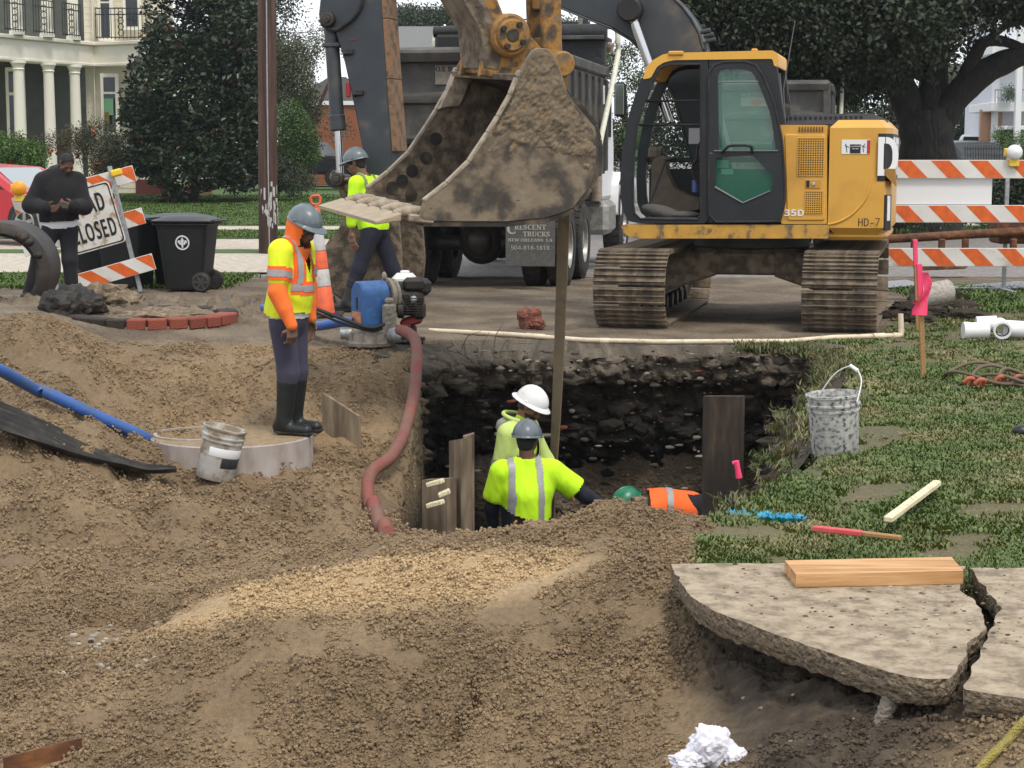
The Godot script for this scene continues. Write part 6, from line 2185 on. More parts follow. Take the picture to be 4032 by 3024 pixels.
	for i in shell.size() - 1:
		var a: Vector2 = shell[i]
		var b: Vector2 = shell[i + 1]
		m.bar(Vector3(a.x, a.y, -0.29), Vector3(b.x, b.y, -0.29), 0.88, 0.035, 0.0, Vector3((b - a).y, -(b - a).x, 0))
	var bk := part("bucket", m, M.mud_steel, o)
	for k in 4:
		m = MB.new()
		m.box(Vector3([Vector2(-3.571,0.515)][0].x + 0.02, [Vector2(-3.608,0.143)][0].y + 0.03, -0.65 + k * 0.24), Vector3(0.16, 0.05, 0.07), 0.015, Basis(Vector3(0, 0, 1), 0.9))
		part("tooth", m, M.steel_edge, bk)
func build_hanging_bucket() -> void:
	var o := thing("digging_arm", "large muddy excavator bucket with flat lip hanging from a worn yellow arm over the pit", "excavator bucket")
	o.transform = Transform3D(Basis(Vector3(0.91636, 0, -0.40035), Vector3(0.02402, 0.9982, 0.05498), Vector3(0.39963, -0.06, 0.91471)), Vector3(-0.015,1.776,-13.6))
	var side := pv([-0.681,-0.449,-0.501,-0.318,-0.328,-0.16,-0.18,0.051,-0.099,0.173,-0.005,0.333,0.045,0.462,0.068,0.513,0.126,0.607,0.162,0.662,0.215,0.684,0.295,0.677,0.343,0.636,0.379,0.566,0.428,0.459,0.457,0.37,0.513,0.295,0.608,0.198,0.705,0.101,0.734,0.003,0.746,-0.081,0.742,-0.21,0.679,-0.355,0.545,-0.515,0.431,-0.559,0.314,-0.588,-0.001,-0.614,-0.678,-0.601,-0.718,-0.567])
	var W := 1.3
	var bucket := Node3D.new()
	bucket.name = "bucket"
	o.add_child(bucket)
	var m: MB
	for z in [-0.03, -W]:
		m = MB.new()
		m.prism(side, z, z + 0.03, 0.006)
		part("side_plate", m, M.mud_steel if z < -0.5 else M.mud_near, bucket)
	var outer := side.slice(16, 28)
	m = MB.new()
	for i in outer.size() - 1:
		var a: Vector2 = outer[i]
		var b: Vector2 = outer[i + 1]
		var nrm: Vector2 = Vector2((b - a).y, -(b - a).x).normalized() * -0.02
		m.bar(Vector3(a.x + nrm.x, a.y + nrm.y, -W / 2), Vector3(b.x + nrm.x, b.y + nrm.y, -W / 2), W - 0.02, 0.035, 0.0, Vector3(nrm.x, nrm.y, 0))
	var top := pv([0.045,0.462,0.152,0.446,0.301,0.404,0.458,0.361,0.513,0.295])
	for i in top.size() - 1:
		var a: Vector2 = top[i]
		var b: Vector2 = top[i + 1]
		m.bar(Vector3(a.x, a.y, -W / 2), Vector3(b.x, b.y, -W / 2), W - 0.02, 0.035, 0.0, Vector3((b - a).y, -(b - a).x, 0))
	part("shell", m, M.mud_dark, bucket)
	for z in [-0.015, -W + 0.015]:
		m = MB.new()
		for i in 7:
			m.bar(Vector3(side[i].x, side[i].y, z), Vector3(side[i + 1].x, side[i + 1].y, z), 0.04, 0.03, 0.006, Vector3((side[i + 1] - side[i]).y, -(side[i + 1] - side[i]).x, 0))
		part("cutting_edge", m, M.steel_edge, bucket)
	m = MB.new()
	m.bar(Vector3(side[6].x, side[6].y, -W), Vector3(side[6].x, side[6].y, 0), 0.03, 0.05, 0.006)
	part("rear_edge", m, M.mud_steel, bucket)
	for q in pv([-0.304,-0.315,-0.389,-0.395,-0.474,-0.451,-0.31,-0.509,-0.185,-0.211,-0.101,-0.058]):
		m = MB.new()
		m.cyl(Vector3(q.x, q.y, -W + 0.02), Vector3(q.x, q.y, -W + 0.036), 0.052, 18)
		part("bolt_hole", m, M.mud_dark, bucket)
	m = MB.new()
	m.prism(pv([0.041,0.472,0.163,0.458,0.234,0.451,0.165,0.386,0.132,0.289,0.089,0.208,-0.006,0.199,-0.093,0.182]), -W + 0.03, -W + 0.07, 0.01)
	part("corner_gusset", m, M.steel_edge, bucket)
	var l0: Vector2 = side[0].lerp(side[28], 0.8)
	var l1: Vector2 = [Vector2(-0.844,-0.551)][0]
	var l2: Vector2 = [Vector2(-0.961,-0.575)][0]
	m = MB.new()
	m.bar(Vector3(l0.x + 0.12, l0.y - 0.05, -W / 2), Vector3(l0.x - 0.08, l0.y - 0.03, -W / 2), W, 0.06, 0.012)
	part("lip", m, M.steel_edge, bucket)
	m = MB.new()
	var e0: Vector2 = l1 + (l2 - l1) * 0.2
	var e1: Vector2 = l2 + (l2 - l1) * 0.9
	m.prism([e0 + Vector2(0, 0.02), e0 - Vector2(0, 0.035), e1 - Vector2(0, 0.02), e1 + Vector2(0, 0.005)], -W - 0.06, 0.03, 0.006)
	part("blade", m, M.blade, bucket)
	for k in 5:
		m = MB.new()
		var z := -0.09 - k * (W - 0.18) / 4.0
		m.tube([Vector3(l0.x + 0.06, l0.y + 0.01, z), Vector3(l0.x - 0.05, l0.y + 0.02, z), Vector3(l0.x - 0.14, l0.y, z), Vector3(e0.x - 0.02, e0.y + 0.01, z)], [0.05, 0.062, 0.05, 0.03], 10, true, 0.7)
		part("tooth_adapter", m, M.steel_edge, bucket)
	var nz := FastNoiseLite.new()
	nz.seed = 77
	nz.frequency = 2.2
	nz.fractal_octaves = 5
	nz.fractal_gain = 0.62
	m = MB.new()
	var poly := PackedVector2Array(shrink(side, 0.02))
	var cs := 0.013
	var thick := func(x: float, y: float) -> float:
		var up: float = smoothstep(-0.2, 0.12, y + (x - 0.3) * 0.15 + 0.25 * nz.get_noise_2d(x * 1.4, y * 1.4))
		return -0.012 + 0.026 * up + 0.022 * nz.get_noise_2d(x * 2.2, y * 2.2) + 0.012 * nz.get_noise_2d(x * 9.0, y * 9.0)
	for i in range(int(-0.7 / cs), int(0.78 / cs)):
		for j in range(int(-0.62 / cs), int(0.72 / cs)):
			var ok := true
			var q := []
			var any := false
			for w in [[0, 0], [1, 0], [1, 1], [0, 1]]:
				var p := Vector2((i + w[0]) * cs, (j + w[1]) * cs)
				if not Geometry2D.is_point_in_polygon(p, poly):
					ok = false
					break
				var t: float = thick.call(p.x, p.y)
				any = any or t > 0.0
				q.append(Vector3(p.x, p.y, t))
			if ok and any:
				var k := []
				for p: Vector3 in q:
					var gx: float = thick.call(p.x + 0.008, p.y) - thick.call(p.x - 0.008, p.y)
					var gy: float = thick.call(p.x, p.y + 0.008) - thick.call(p.x, p.y - 0.008)
					k.append(Vector3(-gx, -gy, 0.016))
				m.tn(q[0], q[1], q[2], k[0], k[1], k[2])
				m.tn(q[0], q[2], q[3], k[0], k[2], k[3])
	part("caked_mud", m, M.cake, bucket)
	var zs := [-0.47, -0.87]
	m = MB.new()
	for z in zs:
		m.prism(pv([-0.075,0.462,-0.031,0.696,0.008,0.81,0.081,0.895,0.164,0.923,0.24,0.899,0.318,0.803,0.44,0.685,0.579,0.612,0.677,0.506,0.674,0.351,0.535,0.38,0.277,0.438]), z - 0.025, z + 0.025, 0.008)
	m.bar(Vector3([Vector2(-0.022,0.506)][0].x, [Vector2(-0.022,0.506)][0].y, -0.67), Vector3([Vector2(0.505,0.501)][0].x, [Vector2(0.505,0.501)][0].y, -0.67), 0.4, 0.06, 0.01)
	var ears := part("bucket_ears", m, M.old_yellow, o)
	var pc: Vector2 = [Vector2(0.159,0.773)][0]
	var pk: Vector2 = [Vector2(0.606,0.566)][0]
	m = MB.new()
	pin(m, pc, -0.96, -0.38, 0.165, 32)
	pin(m, pc, -0.39, -0.355, 0.125, 32)
	var boss := part("pin_boss", m, M.old_yellow, o)
	m = MB.new()
	pin(m, pc, -0.36, -0.350, 0.052, 20)
	part("pin_end", m, M.dark_steel, boss)
	for a in 4:
		m = MB.new()
		var ang := PI * 0.25 + a * PI * 0.5 + 0.25
		var q := pc + Vector2(cos(ang), sin(ang)) * 0.095
		pin(m, q, -0.36, -0.325, 0.024, 6)
		part("bolt", m, M.dark_steel, boss)
	m = MB.new()
	pin(m, pk, -0.94, -0.38, 0.1, 24)
	part("link_pin", m, M.old_yellow, o)
	m = MB.new()
	m.prism(pv([-0.227,1.041,-0.403,1.314,-0.161,1.369,0.068,1.066,0.143,0.904,0.201,0.77,0.145,0.678,0.019,0.705,-0.032,0.779]), -0.86, -0.47, 0.02)
	var armn := part("arm", m, M.old_yellow, o)
	m = MB.new()
	m.prism(pv([-0.233,1.033,-0.369,1.24,-0.247,1.336,-0.066,1.054,0.135,0.768,0.09,0.504,-0.047,0.517,-0.078,0.794]), -0.90, -0.44, 0.01)
	part("arm_wear_plate", m, M.mud_steel, armn)
	m = MB.new()
	var up0: Vector2 = [Vector2(0.531,1.354)][0]
	for z in [-0.80, -0.54]:
		m.bar(Vector3(pk.x - 0.03, pk.y + 0.02, z), Vector3(up0.x, up0.y, z), 0.17, 0.055, 0.012, Vector3(0, 0, 1))
	m.bar(Vector3(pk.x - 0.04, pk.y + 0.42, -0.67), Vector3(up0.x, up0.y, -0.67), 0.13, 0.22, 0.01, Vector3(0, 0, 1))
	m.bar(Vector3(pk.x - 0.035, pk.y + 0.02, -0.67), Vector3(pk.x - 0.04, pk.y + 0.2, -0.67), 0.13, 0.22, 0.01, Vector3(0, 0, 1))
	part("bucket_link", m, M.old_yellow, o)
	var s := MB.new()
	var p0 := Vector3(0.415,1.353,-13.9)
	var p1 := Vector3(0.42,1.105,-14.6)
	var p2 := Vector3(0.395,0.238,-14.75)
	var p3 := Vector3(0.366,-0.518,-14.8)
	var p4 := Vector3(0.342,-0.973,-14.8)
	var path := smooth_path([Vector3(0.441,1.388,-14.5), p1, p2, p3, p4, Vector3(0.335,-1.363,-14.8)], 8)
	for i in path.size() - 1:
		var tw := 0.25 + 1.0 * float(i) / path.size()
		var tw2 := 0.25 + 1.0 * float(i + 1) / path.size()
		var u := Vector3(cos(tw), 0, sin(tw)) * 0.05
		var u2 := Vector3(cos(tw2), 0, sin(tw2)) * 0.05
		var f := Vector3(-sin(tw), 0, cos(tw)) * 0.006
		s.quad(path[i] - u + f, path[i] + u + f, path[i + 1] + u2 + f, path[i + 1] - u2 + f)
		s.quad(path[i] - u - f, path[i] + u - f, path[i + 1] + u2 - f, path[i + 1] - u2 - f)
		s.quad(path[i] - u - f, path[i] - u + f, path[i + 1] - u2 + f, path[i + 1] - u2 - f)
		s.quad(path[i] + u - f, path[i] + u + f, path[i + 1] + u2 + f, path[i + 1] + u2 - f)
	solo("lifting_sling", s, cloth(lin(0.15, 0.115, 0.07)), "brown webbing sling hanging straight down from the bucket into the pit", "sling")
func wheel(o: Node3D, at: Vector3, r: float, w: float, dish: float, m_rim: Material) -> void:   # axle along x
	var t := Transform3D(Basis(Vector3(0, 0, 1), -PI / 2), at)
	var m := MB.new()
	m.lathe([Vector2(r * 0.58, -w / 2), Vector2(r * 0.86, -w / 2), Vector2(r * 0.97, -w * 0.4), Vector2(r, -w * 0.3), Vector2(r, w * 0.3), Vector2(r * 0.97, w * 0.4), Vector2(r * 0.86, w / 2), Vector2(r * 0.58, w / 2)], 36, t)
	for k in 30:
		var a := TAU * k / 30
		m.box(at + Vector3(0, cos(a), sin(a)) * r, Vector3(w * 0.8, r * 0.03, r * 0.14), 0.0, Basis(Vector3.RIGHT, a))
	var ty := part("tyre", m, M.rubber, o)
	m = MB.new()
	m.lathe([Vector2(r * 0.58, w * 0.46), Vector2(r * 0.54, w * 0.42), Vector2(r * 0.50, dish), Vector2(r * 0.26, dish + 0.01), Vector2(r * 0.24, dish + 0.07), Vector2(0, dish + 0.08)], 28, t)
	m.lathe([Vector2(r * 0.58, -w * 0.46), Vector2(r * 0.5, -w * 0.2), Vector2(0, -w * 0.2)], 28, t)
	for k in 8:
		var a := TAU * k / 8
		m.cyl(at + Vector3(dish + 0.005, cos(a) * r * 0.36, sin(a) * r * 0.36), at + Vector3(dish + 0.04, cos(a) * r * 0.36, sin(a) * r * 0.36), r * 0.04, 6)
	part("rim", m, m_rim, ty)


func make_truck(label: String) -> Node3D:
	var o := thing("dump_truck", label, "dump truck", Vector3(-0.58, 0, -22.6), deg_to_rad(-10.7), "dump trucks waiting in the street")
	var W := 1.2
	var m := MB.new()
	m.box(Vector3(0, 2.16, -0.02), Vector3(2.36, 1.62, 0.04), 0.005)
	var tg := part("tailgate", m, M.bed_grey, o)
	for y in [[2.90, 0.2, 0.16], [2.375, 0.16, 0.10], [1.86, 0.14, 0.10], [1.40, 0.14, 0.10]]:
		m = MB.new()
		m.prism([Vector2(0, -y[1] / 2), Vector2(y[2] * 0.75, -y[1] / 2 + 0.02), Vector2(y[2], y[1] * 0.12), Vector2(y[2] * 0.9, y[1] * 0.3), Vector2(0, y[1] / 2)], -1.16, 1.16, 0.0, Transform3D(Basis(Vector3(0, 0, 1), Vector3.UP, Vector3.RIGHT), Vector3(0, y[0], 0)))
		part("rib", m, M.bed_grey, tg)
	for s in [-1.0, 1.0]:
		m = MB.new()
		m.box(Vector3(s * 1.13, 2.14, 0.04), Vector3(0.13, 1.66, 0.13), 0.02)
		part("post", m, M.bed_grey, tg)
	m = MB.new()
	m.box(Vector3(-0.13, 2.66, 0.01), Vector3(0.5, 0.24, 0.012), 0.004)
	var pq := part("maker_plate", m, mat(lin(0.27, 0.23, 0.19), 0.7, 0.0, bumpy.vary, 2.0), tg)
	lettering("lettering", "OX BODIES", 0.062, Transform3D(Basis(), Vector3(-0.13, 2.73, 0.017)), M.black, pq, "Droid Serif")
	m = MB.new()
	var em := []
	for k in 14:
		var a := TAU * k / 14
		em.append(Vector2(cos(a) * 0.085 * (1.25 if k % 7 == 0 else 0.8 if k % 3 == 1 else 1.0), sin(a) * 0.058))
	m.prism(em, 0.016, 0.022, 0.0, Transform3D(Basis(), Vector3(-0.1, 2.61, 0)))
	part("emblem", m, mat(lin(0.3, 0.04, 0.04), 0.7), pq)
	for s in [-1.0, 1.0]:
		m = MB.new()
		m.box(Vector3(s * 1.17, 2.13, -2.05), Vector3(0.05, 1.45, 4.1), 0.01)
		m.box(Vector3(s * 1.18, 2.86, -2.05), Vector3(0.14, 0.14, 4.15), 0.02)
		for k in 7:
			m.box(Vector3(s * 1.21, 2.1, -0.3 - k * 0.62), Vector3(0.07, 1.3, 0.1), 0.015)
		part("bed_side", m, M.bed_grey, o)
	m = MB.new()
	m.box(Vector3(0, 1.42, -2.0), Vector3(2.3, 0.1, 4.1), 0.01)
	m.box(Vector3(0, 2.4, -4.08), Vector3(2.4, 1.9, 0.08), 0.01)
	m.box(Vector3(0, 3.35, -4.3), Vector3(2.4, 0.06, 0.9), 0.01)
	m.box(Vector3(0, 3.18, -4.2), Vector3(2.38, 0.42, 0.1), 0.01)
	part("bed_floor_and_headboard", m, M.bed_grey, o)
	m = MB.new()
	m.cyl(Vector3(-1.2, 3.42, -4.0), Vector3(1.22, 3.42, -4.0), 0.13, 20, 0.02)
	m.box(Vector3(0, 3.14, -3.98), Vector3(2.36, 0.5, 0.05), 0.02)
	part("rolled_cover", m, mat(lin(0.012, 0.013, 0.015), 0.7, 0.0, null, 1.0, bumpy.cloth, 1.5), o)
	m = MB.new()
	m.box(Vector3(-0.15, 3.06, -0.25), Vector3(0.55, 0.22, 0.2), 0.04)
	m.cyl(Vector3(-0.45, 3.2, -0.25), Vector3(0.3, 3.2, -0.25), 0.07, 14)
	part("cover_motor", m, M.black, o)
	for s in [-1.0, 1.0]:
		m = MB.new()
		m.tube(smooth_path([Vector3(s * 0.95, 3.5, -4.2), Vector3(s * 1.24, 3.52, -4.2), Vector3(s * 1.34, 3.47, -4.2), Vector3(s * 1.36, 3.3, -4.17), Vector3(s * 1.36, 3.0, -4.05), Vector3(s * 1.36, 1.8, -2.3)], 4), 0.04, 8)
		part("cover_arm", m, mat(lin(0.72, 0.7, 0.58), 0.5, 0.0, bumpy.vary, 1.5), o)
	m = MB.new()
	for s in [-1.0, 1.0]:
		m.box(Vector3(s * 0.43, 1.05, -3.6), Vector3(0.1, 0.28, 7.0), 0.01)
	for z in [-0.9, -2.25]:
		m.cyl(Vector3(-0.95, 0.54, z), Vector3(0.95, 0.54, z), 0.1, 14)
		m.box(Vector3(0, 0.8, z), Vector3(1.9, 0.12, 0.2), 0.03)
	m.box(Vector3(0, 1.12, -0.05), Vector3(2.2, 0.16, 0.12), 0.02)
	m.cyl(Vector3(0.6, 0.95, -0.5), Vector3(0.6, 1.3, -0.5), 0.1, 12)
	part("chassis", m, M.dark_steel, o)
	for z in [-0.9, -2.25]:
		m = MB.new()
		m.ell(Vector3(0.02, 0.56, z), Vector3(0.30, 0.30, 0.26))
		m.ell(Vector3(0.02, 0.56, z + 0.12), Vector3(0.2, 0.22, 0.22))
		part("differential", m, M.dark_steel, o)
		for s in [-1.0, 1.0]:
			wheel(o, Vector3(s * 1.06, 0.52, z), 0.52, 0.26, 0.02 * s, M.alloy)
			wheel(o, Vector3(s * 0.74, 0.52, z), 0.52, 0.26, 0.0, M.dark_steel)
	for s in [-1.0, 1.0]:
		wheel(o, Vector3(s * 1.04, 0.52, -6.55), 0.52, 0.3, 0.1 * s, M.alloy)
	m = MB.new()
	m.box(Vector3(0.83, 0.61, 0.05), Vector3(0.62, 0.62, 0.014), 0.003)
	var fl := part("mud_flap", m, mat(lin(0.12, 0.118, 0.108), 0.8, 0.0, bumpy.vary, 2.0), o)
	var ink := mat(lin(0.42, 0.41, 0.36), 0.7)
	lettering("lettering", "C", 0.135, Transform3D(Basis(), Vector3(0.59, 0.765, 0.06)), ink, fl, "Droid Serif", true)
	lettering("lettering", "RESCENT", 0.062, Transform3D(Basis(), Vector3(0.83, 0.785, 0.06)), ink, fl, "Droid Serif", true, 0.98)
	lettering("lettering", "TRUCKS", 0.06, Transform3D(Basis(), Vector3(0.91, 0.70, 0.06)), ink, fl, "Droid Serif", true)
	lettering("lettering", "NEW ORLEANS  LA", 0.038, Transform3D(Basis(), Vector3(0.83, 0.625, 0.06)), ink, fl, "Droid Serif", true, 1.1)
	lettering("lettering", "504-818-1818", 0.052, Transform3D(Basis(), Vector3(0.83, 0.53, 0.06)), ink, fl, "Droid Sans", false, 1.1)
	for x in [-0.5, 0.18]:
		m = MB.new()
		m.box(Vector3(x, 1.0, 0.06), Vector3(0.2, 0.22, 0.05), 0.01)
		part("tail_lamp", m, mat(lin(0.10, 0.012, 0.012), 0.35), o)
		m = MB.new()
		m.tube(smooth_path([Vector3(x - 0.3, 1.16, 0.06), Vector3(x - 0.34, 1.05, 0.12), Vector3(x - 0.24, 0.98, 0.12), Vector3(x - 0.1, 1.06, 0.08)], 4), 0.03, 8)
		part("tow_hook", m, M.steel_edge, o)
	m = MB.new()
	m.box(Vector3(1.19, 1.32, 0.08), Vector3(0.04, 0.14, 0.02), 0.004)
	part("marker_lamp", m, mat(lin(0.4, 0.06, 0.04), 0.4), o)
	m = MB.new()
	m.box(Vector3(1.255, 2.52, -3.5), Vector3(0.01, 0.26, 0.14), 0.002)
	part("warning_label", m, M.white, o)
	m = MB.new()
	m.prism(round_poly([Vector2(-4.55, 1.0), Vector2(-6.15, 1.0), Vector2(-6.2, 1.75), Vector2(-5.85, 2.75), Vector2(-4.7, 2.85), Vector2(-4.55, 2.6)], 0.12), -1.05, 1.05, 0.06, Transform3D(Basis(Vector3(0, 0, 1), Vector3.UP, Vector3.RIGHT), Vector3.ZERO))
	var cab := part("cab", m, M.white, o)
	m = MB.new()
	m.prism(round_poly([Vector2(-6.1, 0.8), Vector2(-7.6, 0.75), Vector2(-7.65, 1.5), Vector2(-6.15, 1.85)], 0.15), -0.75, 0.75, 0.08, Transform3D(Basis(Vector3(0, 0, 1), Vector3.UP, Vector3.RIGHT), Vector3.ZERO))
	for s in [-1.0, 1.0]:
		m.prism(round_poly([Vector2(-5.85, 0.75), Vector2(-5.95, 1.25), Vector2(-6.5, 1.42), Vector2(-7.1, 1.3), Vector2(-7.25, 0.8), Vector2(-7.12, 0.8), Vector2(-6.95, 1.15), Vector2(-6.5, 1.22), Vector2(-6.1, 1.1), Vector2(-6.0, 0.75)], 0.06), s * 0.95 - 0.25, s * 0.95 + 0.25, 0.04, Transform3D(Basis(Vector3(0, 0, 1), Vector3.UP, Vector3.RIGHT), Vector3.ZERO))
	part("bonnet", m, M.white, o)
	for s in [-1.0, 1.0]:
		m = MB.new()
		m.box(Vector3(s * 1.06, 2.25, -5.3), Vector3(0.02, 0.6, 0.8), 0.004)
		part("side_window", m, M.dark_glass, cab)
		m = MB.new()
		m.box(Vector3(s * 0.95, 0.75, -4.9), Vector3(0.5, 0.5, 0.95), 0.08)
		part("fuel_tank", m, M.alloy, o)
		m = MB.new()
		m.cyl(Vector3(s * 1.02, 1.0, -4.42), Vector3(s * 1.02, 2.9, -4.42), 0.09, 14)
		m.tube(smooth_path([Vector3(s * 1.02, 2.9, -4.42), Vector3(s * 1.02, 3.1, -4.42), Vector3(s * 1.1, 3.25, -4.4), Vector3(s * 1.25, 3.22, -4.38)], 4), 0.075, 10)
		part("exhaust", m, M.steel_edge, o)
	return o


func build_truck() -> void:
	make_truck("grey dump truck seen from behind with lettered mud flap, standing just beyond the hanging bucket")
	var b = get_node("dump_truck").duplicate()
	b.name = numbered("dump_truck")
	add_child(b)
	b.position = Vector3(4.45, 0, -32.4)
	tag(b, "dump truck far up the street, only its bed and pole seen behind the excavator cab", "dump truck", "dump trucks waiting in the street")
func bucket_thing(called: String, label: String, at: Vector3, tilt: Vector3, m: Material, patch: Material) -> Node3D:
	var o := thing(called, label, "bucket", at, 0.0, "five gallon pails")
	o.rotation = tilt
	var b := MB.new()
	b.lathe([Vector2(0, 0), Vector2(0.126, 0), Vector2(0.131, 0.01), Vector2(0.143, 0.27), Vector2(0.150, 0.272), Vector2(0.150, 0.282), Vector2(0.145, 0.285), Vector2(0.146, 0.302), Vector2(0.154, 0.304), Vector2(0.154, 0.314), Vector2(0.147, 0.317), Vector2(0.148, 0.352), Vector2(0.155, 0.355), Vector2(0.155, 0.368), Vector2(0.149, 0.37), Vector2(0.143, 0.36), Vector2(0.128, 0.02), Vector2(0, 0.015)], 40)
	part("pail", b, m, o)
	if patch:
		b = MB.new()
		b.lathe([Vector2(0.1365, 0.10), Vector2(0.1375, 0.102), Vector2(0.1405, 0.168), Vector2(0.1396, 0.17)], 20, Transform3D(Basis(Vector3.UP, 0.15), Vector3.ZERO), PI * 0.62)
		part("label_panel", b, patch, o)
		b = MB.new()
		b.lathe([Vector2(0.1405, 0.175), Vector2(0.1413, 0.177), Vector2(0.1435, 0.235), Vector2(0.1425, 0.237)], 20, Transform3D(Basis(Vector3.UP, 0.0), Vector3.ZERO), PI * 0.8)
		part("label_panel", b, M.white, o)
	return o


func flat_slab(called: String, top: Array, thick: float, seed: int, h: float) -> void:   # a slab with broken edges
	var p := []
	for q: Vector3 in top:
		p.append(Vector2(q.x, q.z))
	p = pl(p, 150)
	var nz := FastNoiseLite.new()
	nz.seed = seed
	nz.frequency = 6.0
	nz.fractal_octaves = 4
	var out := []
	for i in p.size():
		var q: Vector2 = p[i]
		out.append(q + Vector2(nz.get_noise_2d(q.x, q.y), nz.get_noise_2d(q.x + 9, q.y)) * 0.018)
	var m := MB.new()
	var ids := Geometry2D.triangulate_polygon(PackedVector2Array(out))
	var top_mb := MB.new()
	for i in range(0, ids.size(), 3):
		var a = out[ids[i]]
		var b = out[ids[i + 1]]
		var c = out[ids[i + 2]]
		top_mb.tn(Vector3(a.x, h, a.y), Vector3(b.x, h, b.y), Vector3(c.x, h, c.y), Vector3.UP, Vector3.UP, Vector3.UP)
	var cen := Vector2.ZERO
	for q in out:
		cen += q / out.size()
	for i in out.size():
		var rows := []
		for k in [i, (i + 1) % out.size()]:
			var q: Vector2 = out[k]
			var inw := (cen - q).normalized()
			var col := []
			for s in 6:
				var t := s / 5.0
				var r := q + inw * (0.004 * s + 0.014 * maxf(0, nz.get_noise_3d(q.x * 2.2, t * 3.0, q.y * 2.2)) + (0.01 if s == 0 else 0.0)) - inw * 0.012 * sin(t * PI)
				col.append(Vector3(r.x if s else q.x, h - thick * t - (0.012 * nz.get_noise_2d(q.x * 3, q.y * 3) if s == 5 else 0.0), r.y if s else q.y))
			rows.append(col)
		for s in 5:
			m.quad(rows[0][s], rows[1][s], rows[1][s + 1], rows[0][s + 1])
	var o := struct(called, top_mb, M.mud_slab)
	part("broken_edge", m, M.slab_edge, o)


